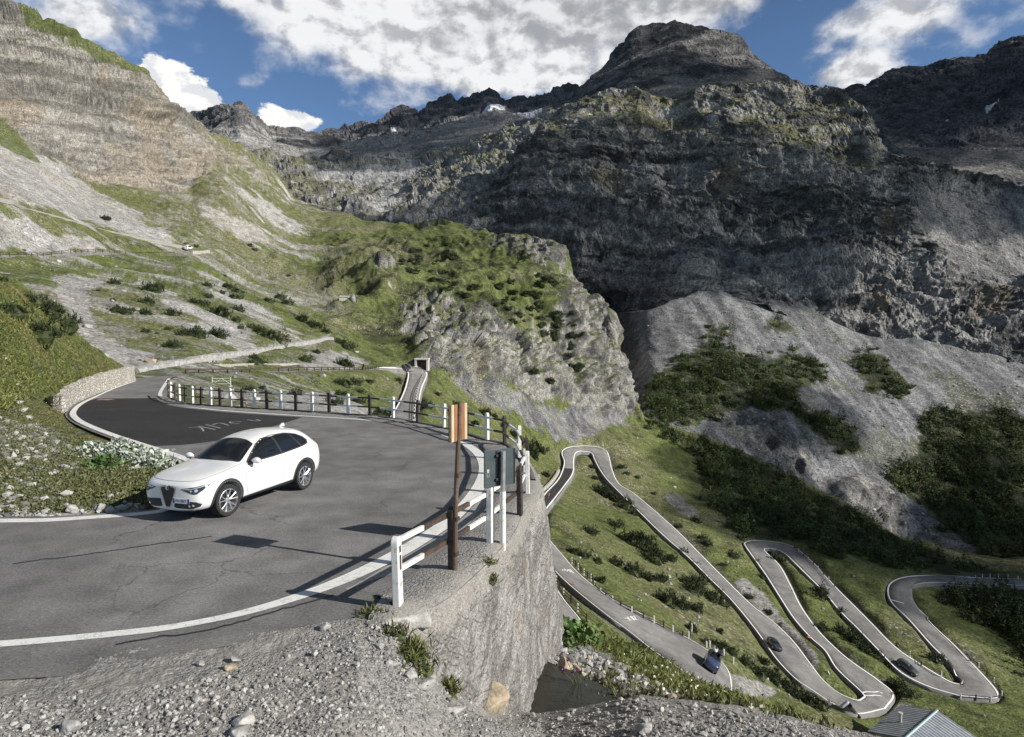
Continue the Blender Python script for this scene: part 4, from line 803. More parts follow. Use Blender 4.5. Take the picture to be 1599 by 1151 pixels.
# tarred repair seams
M_TAR = plain('tar', (.022, .021, .021), .6, 0, .2)
tar = [[], []]
for st in ([(20,880),(120,868),(230,852),(330,838)], [(180,1005),(320,985),(420,958),(520,930)]): addrib(tar, gpath(st, 8)+.05*np.random.default_rng(3).normal(size=(len(gpath(st, 8)), 2))*.3, .05, .005)
o = mesh_np('tar_seams', np.concatenate(tar[0]), np.concatenate(tar[1]), M_TAR, smooth=False); o['kind'] = 'structure'

# ---- retaining wall under the outer edge
def sweep_wall(name, path, prof, mat, amp=0., seed=0, extra=None):
    """prof: list of (outward offset, z) from the road side over the top and down the face, or a function of the path index"""
    n = normals2(path); rows = []
    for i in range(len(path)):
        pr = prof(i) if callable(prof) else prof
        rows.append([(path[i, 0]+n[i, 0]*o_, path[i, 1]+n[i, 1]*o_, z) for o_, z in pr])
    P = np.array(rows).transpose(1, 0, 2); h, w = P.shape[:2]; Q = P.reshape(-1, 3)
    if amp: Q = Q+grid_normals(P).reshape(-1, 3)*((amp*fbm(Q, .9, 5, .55, seed)+amp*.55*fbm(Q, .28, 4, .6, seed+1, ridged=True))*np.repeat(np.arange(h) > 1, w))[:, None]
    return mesh_np(name, Q, grid_faces((h, w)), mat, smooth=True, attrs={'along': np.tile(np.arange(w)*(np.linalg.norm(np.diff(path, axis=0), axis=1).sum()/w), h)})
wall_path = resamp(edge[6:], 640)
zs = np.concatenate([[0.012, .012, -.02], -np.linspace(.08, 7., 84)])
def wprof(i):
    f = np.clip((i-2)/14, 0, 1); bat = .14
    off = np.concatenate([[-.35, -.03, .0], .0+bat*np.linspace(.08, 7., 84)]); return list(zip(off, zs))
WALL = sweep_wall('retaining_wall', wall_path, wprof, M_CONC, .06, 3)
tag(WALL, 'tall curved grey concrete retaining wall holding up the hairpin above the pond', 'wall')
# rough shelf between the line and the wall edge where the posts stand
sh = resamp(edge[3:], 300); V, Fq = ribbon_np(sh, .01, .0); n_ = normals2(sh)
rows = [np.c_[sh-n_*o_, np.full(len(sh), z)] for o_, z in ((1.05, .006), (.95, .03), (.7, .06), (.35, .07), (.05, .05), (-.02, -.05))]
P = np.array(rows); Q = P.reshape(-1, 3); Q = Q+np.c_[np.zeros((len(Q), 2)), .035*fbm(Q, .6, 5, .6, 9)*np.repeat([0, .3, 1, 1, .8, .2], len(sh))]
o = mesh_np('verge', Q, grid_faces(P.shape[:2]), M_GRAVEL); o['kind'] = 'structure'

# ---- gravel foreground
def zrow(L): return [Zp(*q) for q in L]
GROUND = loft([zrow([(-300,985,-.08),(0,985,-.08),(300,955,-.08),(450,935,-.08),(560,925,-.10),(600,938,-.14),(625,975,-.16),(645,1003,-.36),(690,1068,-1.12),(760,1102,-2.22),(800,1110,-2.95),(850,1110,-2.8),(1000,1088,-1.95),(1150,1103,-1.8),(1370,1148,-1.9),(1500,1175,-2)]),
    zrow([(-300,1062,-.03),(0,1060,.0),(300,1024,.0),(450,987,.0),(560,964,.0),(595,972,.0),(640,1025,-.26),(690,1090,-.95),(760,1118,-1.8),(800,1122,-2.3),(850,1122,-2.2),(1000,1100,-1.6),(1150,1118,-1.5),(1370,1160,-1.6),(1500,1190,-1.7)]),
    zrow([(-300,1100,.06),(0,1098,.06),(300,1075,.06),(560,1040,.02),(640,1090,-.30),(690,1120,-.75),(850,1140,-1.85),(1000,1125,-1.35),(1150,1135,-1.25),(1370,1170,-1.4),(1500,1200,-1.5)]),
    zrow([(-300,1180,.1),(0,1180,.1),(500,1170,.04),(600,1180,-.2),(690,1190,-.75),(850,1200,-1.3),(1000,1200,-.95),(1150,1210,-.9),(1370,1240,-1.1),(1500,1250,-1.1)]),
    zrow([(-300,1500,.2),(500,1500,.15),(700,1500,-.2),(1500,1500,-.4)]), zrow([(-300,2800,.7),(1500,2800,.5)])], -320, 1480, 2.2, back=None, sm=(3, 6))
P = GROUND.P; Q = P.reshape(-1, 3); u, v = proj(Q); low = sstep(Q[:, 1]*0+v, 960, 1000)
bump = .05*fbm(Q, 1.6, 5, .5, 101)+.020*fbm(Q, .22, 4, .6, 102)
GQ = Q+np.c_[np.zeros((len(Q), 2)), bump*low]
GROUND.Q = GQ.reshape(P.shape); o = mesh_np('gravel_ground', GQ, grid_faces(GROUND.shape), M_GRAVEL); o['kind'] = 'structure'
GROUND.bvh = bvh_of(GROUND.Q)
# ---- bank beyond the pond
BANK = loft([[(720,960,17),(840,962,17),(870,975,17.5),(900,985,18),(1000,1010,20),(1100,1062,20),(1180,1090,20),(1260,1125,18),(1370,1150,16),(1500,1185,15)],
    [(720,1000,15.5),(850,1005,15.6),(900,1025,15.4),(1000,1050,16),(1100,1085,16),(1200,1110,15),(1370,1160,13.5),(1500,1200,13)],
    [(720,1040,14.5),(850,1041,14.25),(890,1056,13.9),(935,1082,13.15),(1000,1086,12.8),(1150,1108,12.5),(1370,1165,12),(1500,1205,12)],
    [(720,1100,13.6),(850,1100,13.5),(900,1108,13.0),(935,1114,12.4),(1000,1115,12.1),(1150,1130,12),(1370,1180,11.5),(1500,1210,11.5)],
    [(720,1160,12.4),(850,1160,12.0),(1000,1160,11),(1500,1230,10.5)]], 720, 1480, 2.2, back=(.15, 5, 1.), sm=(3, 8))
P = BANK.P; Q = P.reshape(-1, 3); u, v = proj(Q); BQ = Q+np.c_[np.zeros((len(Q), 2)), .16*fbm(Q, 2.2, 5, .5, 111)+.05*fbm(Q, .4, 4, .6, 112)]
n2 = fbm(Q, .9, 5, .6, 113); n1 = fbm(Q, 4, 4, .5, 114); gl = cover([[(840,955),(870,972),(900,982),(1000,1006),(1100,1056),(1180,1085),(1300,1135),(1420,1160),(1200,1115),(1120,1095),(1040,1075),(980,1045),(930,1020),(880,1000),(850,1000)]], 8)
gk = sstep(look(gl, u, v)+.4*n2, .35, .6); c = lerp(lerp(np.array([.20, .195, .185]), np.array([.36, .35, .33]), sstep(n2, -.5, .5)), lerp(GRASS*.9, GRASSD, sstep(n1+.5*n2, -.2, .5)), gk)
wet = sstep(Q[:, 2], -3.05, -3.3)*sstep(Q[:, 1], 14.9, 14.3)*sstep(u, 990, 940); c = lerp(c, np.array([.05, .046, .038]), wet)
TM_BANK = terrain_mat('bank', .12, 1., .9, 1.)
o = mesh_np('grass_bank', BQ, grid_faces(BANK.shape), TM_BANK, cols=c, attrs={'stones': .5*(1-gk)+.06, 'rocky': 1-gk}); o['kind'] = 'structure'; BANK.Q = BQ.reshape(P.shape); BANK.bvh = bvh_of(BANK.Q)
pw = [gz(*q, -3.3)[:2] for q in [(770,1120),(800,1080),(830,1040),(860,1035),(900,1050),(960,1080),(960,1120),(900,1150),(820,1160)]]
o = flat_poly('pond_water', pw, -3.3, MATS['pond_water']); o['kind'] = 'structure'
# ---- verge bank inside the bend
LB = loft([[(-300,395,48),(0,428,50),(30,440,51),(70,475,52),(110,510,56),(150,545,60),(200,576,69),(240,594,70),(300,602,62)],
    [(-300,470,40),(0,490,42),(40,520,43),(80,560,46),(120,575,51),(160,581,58),(205,583,68),(240,596,69),(300,604,61)],
    [(-300,560,31),(0,575,34),(40,595,36),(66,617,37),(100,607,45.5),(150,595,55),(205,587,67),(240,599,66),(300,606,59)],
    [(-300,600,27.5),(0,615,29.5),(40,628,31.5),(72,632,33.5),(100,640,Zp(100,640,-.1)[2]),(150,640,Zp(150,640,-.3)[2]),(205,640,Zp(205,640,-.3)[2]),(300,640,Zp(300,640,-.3)[2])],
    [(-300,640,24),(0,650,25.5),(50,655,28),(80,652,30.5),Zp(103,662,-.02),Zp(120,672,-.06),Zp(200,696,-.1),Zp(250,712,-.15),Zp(300,725,-.15)],
    [(-300,710,18),(0,715,19),(60,715,20),(120,718,19.8),(160,712,20.9),(200,711,20.9),(235,718,20.2),(262,731,19.1),Zp(300,747,-.1)],
    [(-300,770,15.2),(0,775,15.4),(100,770,15.8),(180,765,16.2),(240,765,16.4),Zp(268,768,-.02),Zp(300,775,-.1)],
    zrow([(-300,815,-.05),(0,806,-.03),(100,802,-.03),(200,796,-.03),(235,792,-.05),(300,785,-.15)]),
    zrow([(-300,850,-.4),(0,840,-.4),(300,820,-.4)])], -300, 305, 1.3, back=(.3, 8), sm=(2, 6))
P = LB.P; Q = P.reshape(-1, 3); u, v = proj(Q); rise = np.clip((Q[:, 2]+.02)/.5, 0, 1)
n1 = fbm(Q, 5, 5, .55, 121); n2 = fbm(Q, 1.1, 5, .6, 122)
LQ = Q+np.c_[np.zeros((len(Q), 2)), rise*(.16*fbm(Q, 2.5, 5, .5, 123)+.07*n2)]
M_LST = cover([[(0,665),(60,672),(110,690),(120,720),(130,740),(60,735),(0,720),(-100,700)], [(0,735),(80,750),(120,790),(240,788),(235,800),(100,808),(0,812),(-100,812),(-100,740)]], 10)
sk = sstep(look(M_LST, u, v)+.55*n2+.2*n1, .42, .68); gcol = lerp(lerp(GRASS, GRASS2*np.array([1.05, .9, .8]), sstep(n1, -.1, .6)), GRASSD, sstep(n2, .05, .6)*.8)
c = lerp(gcol, lerp(np.array([.22, .215, .205]), np.array([.42, .41, .40]), sstep(n2, -.5, .5)), sk*.85)
TM_LB = terrain_mat('verge_bank', .2, 1., .9, 1.)
o = mesh_np('grass_verge', LQ, grid_faces(LB.shape), TM_LB, cols=c, attrs={'stones': .12+.45*sk, 'rocky': sk}); o['kind'] = 'structure'; LB.Q = LQ.reshape(P.shape); LB.bvh = bvh_of(LB.Q)

# ---- roads on the slope below and behind
road_line = [[], []]; VR = []; FR = []; kk = 0
for nm, a, b_, PA, PB in ROADM:
    n = len(PA); ts = np.linspace(0, 1, 5); g_ = PA[:, None, :]+(PB-PA)[:, None, :]*ts[None, :, None]; lift = np.hypot(g_[..., 0], g_[..., 1])*.0008+.05; g_[..., 2] += lift
    i = np.arange(n*5).reshape(n, 5); Fq = np.stack([i[:-1, :-1].ravel(), i[1:, :-1].ravel(), i[1:, 1:].ravel(), i[:-1, 1:].ravel()], 1)
    # skirts so that the carriageway is a slab, not a sheet
    sk = np.stack([g_[:, 0]-[0, 0, 1.2], g_[:, 4]-[0, 0, 1.2]], 1); V = np.concatenate([g_.reshape(-1, 3), sk.reshape(-1, 3)]); j = n*5+np.arange(n*2).reshape(n, 2)
    Fs = np.concatenate([Fq, np.stack([i[:-1, 0], j[:-1, 0], j[1:, 0], i[1:, 0]], 1), np.stack([i[:-1, 4], i[1:, 4], j[1:, 1], j[:-1, 1]], 1)])
    VR.append(V); FR.append(Fs+kk); kk += len(V)
    wd = np.linalg.norm(PB-PA, axis=1); 
    for side in (0, 1):
        e = g_[:, 0] if side == 0 else g_[:, 4]; inn = (PB-PA)/wd[:, None]*(1 if side == 0 else -1); tg = np.gradient(e, axis=0); tg /= np.linalg.norm(tg, axis=1, keepdims=True)+1e-9; inn = inn-tg*(inn*tg).sum(1, keepdims=True); inn /= np.linalg.norm(inn, axis=1, keepdims=True)+1e-9; lw = np.clip(np.hypot(e[:, 0], e[:, 1])*.0022, .16, .36)[:, None]
        A_ = e+inn*.22; B_ = e+inn*(.22+lw); A_[:, 2] += .03+lift[:, 0]*.3; B_[:, 2] += .03+lift[:, 0]*.3
        q = np.concatenate([A_, B_]); t = np.arange(n-1); base = sum(len(x) for x in road_line[0]); road_line[0].append(q); road_line[1].append(np.stack([t, t+1, n+t+1, n+t], 1)+base)
o = mesh_np('mountain_road', np.concatenate(VR), np.concatenate(FR), A_FAR); o['kind'] = 'structure'
o = mesh_np('road_edge_lines', np.concatenate(road_line[0]), np.concatenate(road_line[1]), P_FAR, smooth=False); o['kind'] = 'structure'
SLOPE.bvhQ = bvh_of(SLOPE.Q); FAN.bvhQ = bvh_of(FAN.Q)
RD = D.objects['mountain_road']; RD_BVH = BVHTree.FromPolygons(np.concatenate(VR).tolist(), np.concatenate(FR).tolist())
# terrace roads on the left slope: level strips cut into the hillside, with stone walls
def slope_hit(u, v):
    p, n = cast(SLOPE.bvhQ, u, v); return np.array(p[:]) if p else None
# ================================================================= RAILING ROUND THE BEND
fence = empty('guard_rail', (posts[0][0], posts[0][1], 0), label='railing of black and white posts with two rails around the near hairpin', cat='railing')
def rel(o, par):     # parent while keeping the world place
    o.parent = par; o.matrix_parent_inverse = Matrix.Translation(-Vector(par.location)); return o
POSTC = [0, 1, 0, 1, 0, 1, 0, 1, 0, 1]+[i % 2 for i in range(10, 32)]
def post_mesh(name, mat, W=.17, T=.11, Hh=1.12):
    prof = [(-W/2, 0), (W/2, 0), (W/2, Hh-W/2)]+[(W/2*math.cos(a), Hh-W/2+W/2*math.sin(a)) for a in np.linspace(.25, math.pi-.25, 7)]+[(-W/2, Hh-W/2)]
    mb = MB(); mb.prism(prof, -T/2, T/2, 0, Matrix(((1, 0, 0, 0), (0, 0, 1, 0), (0, 1, 0, 0), (0, 0, 0, 1)))); o = mb.build(name, mat); return o.data, o
pm = {}
for i, (x, y) in enumerate(posts):
    c = POSTC[i]
    if c not in pm:
        me, o = post_mesh('post', [M_WHITE, M_BLACK][c]); bm = bmesh.new(); bm.from_mesh(me); bmesh.ops.bevel(bm, geom=bm.edges[:], offset=.012, segments=1, affect='EDGES'); bm.to_mesh(me); bm.free(); pm[c] = me
    else: o = link(D.objects.new('post', pm[c]))
    t = pn[i]; o.location = (x, y, 0.03 if i else -.02); o.rotation_euler = (random.uniform(-.02, .02), random.uniform(-.03, .03), math.atan2(t[1], t[0])+math.pi/2+(0 if i else .25)); rel(o, fence)
    if i == 0:
        o.rotation_euler[1] = -.05; o['label'] = 'rusty white end post with a brown reflector'
        for zz, hh, mm in ((.93, .10, M_DARK), (.73, .22, M_BROWN), (.40, .07, M_PALE)):
            mb = MB(); mb.box((0, -.058, zz), (.055, .012, hh), bev=.004); q = mb.build('reflector' if zz > .5 else 'bolt_cap', mm); q.parent = o
rp = np.array([np.r_[p, 0] for p in posts])
def rail(name, zf, w, h, inset):
    mb = MB()
    for i in range(len(posts)-1):
        a, b = posts[i]-pn[i]*inset, posts[i+1]-pn[i+1]*inset
        for j, (s, e) in enumerate(((0, .5), (.5, 1))):
            p0 = a+(b-a)*s; p1 = a+(b-a)*e; cc = (p0+p1)/2; L = np.linalg.norm(p1-p0); ang = math.atan2(*(p1-p0)[::-1])
            lo = .35 if i == 0 and False else 0
            mb.box((cc[0], cc[1], zf+.03), (L*.998, w, h), rz=ang, mi=POSTC[i+j])
    o = mb.build(name, [M_WHITE, M_BROWN]); return rel(o, fence)
rail('upper_rail', .95, .05, .08, .08); rail('lower_rail', .50, .05, .08, .08)
foot = MB(); foot.box((posts[0][0]+.05, posts[0][1]-.14, -.10), (.75, .5, .22), rz=.5, bev=.05); q = foot.build('post_footing', M_PALE, smooth=True)
dsp = q.data; 
bm = bmesh.new(); bm.from_mesh(dsp); bmesh.ops.subdivide_edges(bm, edges=bm.edges[:], cuts=5, use_grid_fill=True); 
PV = np.array([v.co[:] for v in bm.verts]); nz = fbm(PV, .35, 4, .5, 5)
for v, k_ in zip(bm.verts, nz): v.co += v.normal*float(k_)*.06 if v.normal.length else Vector()
bm.to_mesh(dsp); bm.free(); rel(q, fence)

# kerb under the far railing
kp = resamp(edge[52:], 200); nk = normals2(kp)
o = sweep_wall('kerb', kp-nk*.15, [(-.22, 0.01), (-.20, .11), (.0, .12), (.02, 0)], asphalt('kerb_stone', (.10, .098, .095)), .01, 4); o['kind'] = 'structure'

# ---- signs
def post_px(u, v): p = gz(u, v); return Vector(p)
bp_ = post_px(710, 896); sA = empty('chevron_marker', bp_, label='orange and cream chevron panel on a tall rusty brown pole, seen nearly edge-on', cat='road sign')
mb = MB(); mb.tube([(0, 0, -.1), (.02, 0, 1.2), (.10, .02, 2.92)], [.045, .043, .040], 10); mb.build('pole', M_RUST, sA, smooth=True)
for zz in (.35, .95, 1.7): mb = MB(); mb.tube([(.01+zz*.03, 0, zz-.03), (.012+zz*.03, 0, zz+.03)], .054, 10); mb.build('clamp', M_BROWN, sA, smooth=True)
w = Vector((.30, .56, 0)).normalized(); nrm = Vector((w.y, -w.x, 0)); ang = math.atan2(w.y, w.x); pc = Vector((.06, .06, 2.58))+nrm*.0
mb = MB(); mb.box(pc+Vector((0, 0, 0)), (.54, .028, .62), rz=ang, bev=.008); pan = mb.build('panel', M_RUST, sA)
for j in range(5):
    off = -.20+j*.1; mm = [M_CREAM, M_ORANGE][j % 2]
    mb = MB(); mb.box(pc+w*off+nrm*.024, (.085, .02, .62), rz=ang, bev=.004); q = mb.build('stripe', mm, sA)
bq = post_px(785, 851); sB = empty('sign_back', bq+Vector((0.0, 0, 0)), label='dark slate grey square traffic sign seen from behind on a white pole', cat='road sign')
mb = MB(); mb.tube([(0, 0, -.1), (.0, 0, 1.05)], .062, 10); mb.build('pole', M_WHITE, sB, smooth=True)
mb = MB(); mb.tube([(0, 0, 1.05), (.012, .0, 1.83)], .050, 10); mb.build('upper_pole', M_GALV, sB, smooth=True)
w = Vector((.55, .40, 0)).normalized(); ang = math.atan2(w.y, w.x); nb_ = Vector((-w.y, w.x, 0)); pc = Vector((-.02, .0, 1.50))+nb_*.075
mb = MB(); mb.box(pc, (.71, .012, .72), rz=ang, bev=.004); mb.build('plate', M_SLATE, sB)
for s_x in (-.353, .353): mb = MB(); mb.box(pc+w*s_x-nb_*.012, (.012, .03, .70), rz=ang); mb.build('rim', M_SLATE, sB)
for zz in (-.22, .24): mb = MB(); mb.box(pc+Vector((0, 0, zz))-nb_*.03, (.22, .04, .045), rz=ang, bev=.005); mb.build('clamp', M_DARK, sB)
mb = MB(); mb.box(pc-nb_*.012+Vector((0, 0, 0))-w*.05, (.07, .03, .66), rz=ang, bev=.004); mb.build('mounting_rail', M_DARK, sB)
mb = MB(); mb.box(pc-nb_*.0085-w*.27+Vector((0, 0, -.08)), (.05, .004, .15), rz=ang); mb.build('sticker', M_PALE, sB)
mb = MB(); mb.box(pc-nb_*.0115-w*.27+Vector((0, 0, -.11)), (.03, .003, .07), rz=ang); mb.build('sticker_mark', M_DARK, sB)

# ---- stone walls
def wall_on(name, pts, hgt, th, label, mat=M_WALL, n=120, amp=.06, base=-.4, seed=0, w_z=None):
    """pts: world points along the foot"""
    p = resamp(pts, n); xy = p[:, :2]; nn = normals2(xy); hh = np.asarray(hgt)*np.ones(n) if np.isscalar(hgt) else np.interp(np.linspace(0, 1, n), np.linspace(0, 1, len(hgt)), hgt)
    rows = [np.c_[xy-nn*th/2, p[:, 2]+base], np.c_[xy-nn*th*.42, p[:, 2]+hh*.5], np.c_[xy-nn*th*.36, p[:, 2]+hh], np.c_[xy+nn*th*.36, p[:, 2]+hh], np.c_[xy+nn*th*.42, p[:, 2]+hh*.5], np.c_[xy+nn*th/2, p[:, 2]+base]]
    P = np.array(rows); Q = P.reshape(-1, 3); Q = Q+(amp*np.c_[fbm(Q, .8, 4, .6, seed), fbm(Q, .8, 4, .6, seed+1), 1.3*fbm(Q, 1.2, 4, .6, seed+2)])
    F_ = grid_faces(P.shape[:2]); caps = np.array([[0, n, 2*n, 3*n], [3*n, 4*n, 5*n, 0]]); caps2 = caps+n-1
    o = mesh_np(name, Q, np.concatenate([F_, caps, caps2]), mat, smooth=False); tag(o, label, 'wall'); return o
lw = np.array([gz(u, v) for u, v in [(74,630),(84,640),(95,643),(106,633),(124,624),(150,613.5),(178,604),(207,594)]])
wall_on('stone_wall', catmull(lw, 8), [.35, .8, 1.1, 1.2, 1.3, 1.35, 1.4, 1.4], .5, 'pale rough stone wall curving beside the dark new asphalt on the left', seed=21)
def on_hill(pts, dz=0.): 
    r = [slope_hit(u, v) for u, v in pts]; r = np.array([q for q in r if q is not None]); r[:, 2] += dz; return r
up3 = on_hill(catmull(UPROADS[2], 6)); 
def strip_road(name, P3, w0, w1, mat):
    n = normals2(P3[:, :2]); A_ = P3.copy(); B_ = P3.copy(); A_[:, :2] += n*w0; B_[:, :2] += n*w1; z = smooth1(P3[:, 2], 3); A_[:, 2] = z; B_[:, 2] = z
    V = np.concatenate([A_, B_, A_-[0, 0, 1.5], B_-[0, 0, 1.5]]); k = len(P3); i = np.arange(k-1)
    o = mesh_np(name, V, np.concatenate([np.stack([i, i+1, k+i+1, k+i], 1), np.stack([i, 2*k+i, 2*k+i+1, i+1], 1), np.stack([k+i, k+i+1, 3*k+i+1, 3*k+i], 1)]), mat, smooth=False); o['kind'] = 'structure'; return A_, B_
sd = 1 if normals2(up3[:, :2])[len(up3)//2][0] > 0 else -1     # +x side = downhill side
up3[:, 2] = smooth1(up3[:, 2], 8)+.12
A_, B_ = strip_road('terrace_road', up3, sd*.3, -sd*5.2, A_FAR)
wall_on('roadside_wall', (B_+[0, 0, -.1])[14:], 1.35, .6, 'long low pale stone wall along the level road towards the tunnel', n=260, seed=31)
M_RAILB = M_BROWN
def low_rail(name, P3, label, hp=.55, sp=3.):
    L = np.concatenate([[0], np.cumsum(np.linalg.norm(np.diff(P3, axis=0), axis=1))]); n = max(2, int(L[-1]/sp)); q = resamp(P3, n+1)
    e = empty(name, q[0], label=label, cat='railing'); mb = MB(); mb.tube([tuple(x-q[0]+[0, 0, hp]) for x in q], .11, 4, sq=True); mb.build('rail', M_RAILB, e)
    mb = MB(); mb.box((0, 0, hp/2-.2), (.16, .16, hp+.4)); o = mb.build('post', M_RAILB, e); me = o.data
    for i, x in enumerate(q[:90]):
        if i: o = link(D.objects.new('post', me), e)
        o.location = x-q[0]
    return e
m_ = (up3[:, 1] > 76) & (up3[:, 1] < 97); low_rail('roadside_rail', A_[m_], 'short dark brown rail beside the level road behind the near fence')
m_ = (up3[:, 1] > 104) & (up3[:, 1] < 178); low_rail('roadside_rail', A_[m_], 'long dark brown rail beside the level road leading to the tunnel')
for k_, (pts, lab1, lab2) in enumerate(((UPROADS[0], 'thin dark stone wall edging the upper slanting terrace road', 'dark rail along the upper slanting terrace road'), (UPROADS[1], 'pale stone wall above the lower level terrace road', 'dark rail along the lower level terrace road'))):
    p3 = on_hill(catmull(pts, 5)); p3[:, 2] = smooth1(p3[:, 2], 6)+.15; sd = 1 if normals2(p3[:, :2])[len(p3)//2][0] > 0 else -1
    A_, B_ = strip_road('terrace_road', p3, sd*.4, -sd*5, A_FAR)
    if k_: wall_on('terrace_wall', B_+[0, 0, -.2], 1.9, .6, lab1, n=200, seed=41)
    else: wall_on('terrace_wall', A_+[0, 0, -.6], .9, .6, lab1, n=200, seed=42, mat=M_CONC)
    if k_: low_rail('terrace_rail', A_, lab2, .75, 4.)
q = on_hill([(300,396.5),(312,396.2),(327,394.6)]); wall_on('retaining_wall', q, 1.2, .8, 'short cream retaining wall at the end of the lower terrace road', n=30, seed=43)
# ---- path wall (old mule track) and ruined stone edging on the verge
pp = on_hill(catmull([(205,582),(260,571),(300,563.5),(350,556),(400,549),(450,541),(490,534),(517,529)], 6)); wall_on('track_wall', pp, [.5, .5, .45, .5, .7, .6], 2.2, 'rough stone bank carrying the old track up to the tiny ruin', M_STONE, 200, .25, seed=51)

# ---- white and black railing along the lower road
def lower_fence(px, label, sp=1.75, start=0):
    pts = []
    for u, v in catmull(px, 6):
        h = cast(RD_BVH, u, v)[0] or cast(SLOPE.bvhQ, u, v)[0]
        if h: pts.append(h[:])
    pts = np.array(pts); pts[:, 2] = smooth1(pts[:, 2], 5); L = np.linalg.norm(np.diff(pts, axis=0), axis=1).sum(); n = min(95, int(L/sp)); q = resamp(pts, n+1)
    e = empty('roadside_railing', q[0], label=label, cat='railing'); meshes = []
    for c in (0, 1):
        mb = MB(); mb.box((0, 0, .5), (.2, .2, 1.2), bev=.03); o = mb.build('post', [M_WHITE, M_BLACK][c], e); meshes.append(o)
    for i, x in enumerate(q):
        c = (i+start) % 2; o = meshes[c] if i < 2 else link(D.objects.new('post', meshes[c].data), e); o.location = x-q[0]
    for zz in (.45, .85): mb = MB(); mb.tube([tuple(x-q[0]+[0, 0, zz]) for x in q], .07, 4, sq=True); mb.build('rail', M_BROWN, e)
lower_fence([(893,880),(910,899),(935,921),(970,946),(1010,968),(1045,984),(1080,999)], 'black and white post railing beside the road where the blue van drives')
lower_fence([(1240,856),(1262,874),(1283,895),(1303,917)], 'dark roadside railing on the outside of the middle hairpin', 3, 1)
lower_fence([(1400,1008),(1440,1041),(1470,1058)], 'railing beside the lowest hairpin', 3, 1)
lower_fence([(1500,1091),(1530,1093),(1558,1095),(1564,1086),(1545,1060),(1515,1032)], 'railing round the tip of the lowest right hairpin', 2.6)
lower_fence([(1500,900.5),(1550,903),(1599,905.5),(1640,908)], 'row of white posts along the bridge at the right edge', 2.2)
lower_fence([(866,906),(880,928),(898,950),(916,972)], 'dark railing along the road strip just behind the retaining wall', 3, 1)
lower_fence([(660,586),(653,612),(648,640),(646,665)], 'dark railing on the right of the steep straight road', 3, 1)
for u, v, lab in ((1126,1032.5,'leaning white bollard beside the blue van'),(1146,1021,'white bollard at the lay-by behind the blue van')):
    pass
for i, (u, v) in enumerate([(1103,1011),(1108,1010),(1130,1023),(1145,1036)]):
    h = cast(RD_BVH, u, v)[0] or cast(SLOPE.bvhQ, u, v)[0]; mb = MB(); mb.tube([(0, 0, -.3), (0, 0, .8), (0, 0, .95)], [.13, .13, .07], 8); o = mb.build('bollard', M_WHITE, smooth=True); o.location = h
    tag(o, 'white bollard beside the lay-by behind the blue van', 'bollard', 'bollards beside the lay-by')
# ---- painted words on the lower roads
def road_words(strokes, w, mat, name):
    Vs, Fs, k = [], [], 0
    for st in strokes:
        pts = [cast(RD_BVH, u, v)[0] for u, v in resamp(st, 6)]
        pts = np.array([p[:] for p in pts if p is not None])
        if len(pts) < 2: continue
        V, Fq = ribbon_np(pts[:, :2], w, 0); V[:, 2] = np.r_[pts[:, 2], pts[:, 2]]+.05; Vs.append(V); Fs.append(Fq+k); k += len(V)
    if Vs: o = mesh_np(name, np.concatenate(Vs), np.concatenate(Fs), mat, smooth=False); o['kind'] = 'structure'
road_words([[(878,890),(883,892.5),(881,888.5),(887,891)], [(885,893),(888,889),(891,894)], [(889,889.5),(896,896),(893,894.5),(897,895)]], .35, P_FAR, 'road_lettering')
road_words([[(973,966),(985,968)], [(979,964),(984,970)], [(984,963),(991,969)], [(986,963.5),(990,963.5)], [(989,962),(993,968),(999,969)]], .35, P_FAR, 'road_lettering')
road_words([[(1346,1082),(1352,1080),(1356,1083),(1360,1079),(1366,1082),(1371,1080),(1378,1083)], [(1350,1086),(1358,1087),(1366,1086),(1376,1087)]], .4, P_FAR, 'road_lettering')
road_words([[(889,911),(895,912)], [(891,909),(893,913)]], .8, P_PINK, 'pink_marking'); road_words([[(1262,994),(1268,997)]], .9, P_PINK, 'pink_marking')
road_words([[(1392,937),(1401,939.5),(1412,942.5)]], .5, P_FAR, 'road_lettering')
def road_patch(px, mat, name, dz=.03):
    a, b_ = px; a = resamp(catmull(a, 4), 24); b_ = resamp(catmull(b_, 4), 24); rows = []
    for t in np.linspace(0, 1, 5):
        r = []
        for p, q in zip(a, b_):
            h = cast(RD_BVH, *(p+(q-p)*t))[0]; r.append(h[:] if h else (np.nan,)*3)
        rows.append(r)
    P = np.array(rows)+[0, 0, dz]; ok = ~np.isnan(P[..., 0]).any(0); P = P[:, ok]
    o = mesh_np(name, P.reshape(-1, 3), grid_faces(P.shape[:2]), mat); o['kind'] = 'structure'
road_patch(([(879.5,731),(870,751),(849,777),(843,800),(845,830)], [(895.5,732),(884,757),(870,777),(853.5,800),(851.5,818)]), A_NEW, 'road_patch')
pp = []
for u, v in catmull([(839,797),(847,775),(858,763),(868,751),(876,738)], 6):
    h = cast(SLOPE.bvhQ, u-3, v)[0]
    if h: pp.append(h[:])
wall_on('parapet', np.array(pp), 1.3, .8, 'pale low parapet along the stretch of new black asphalt on the lower road', n=60, seed=77)
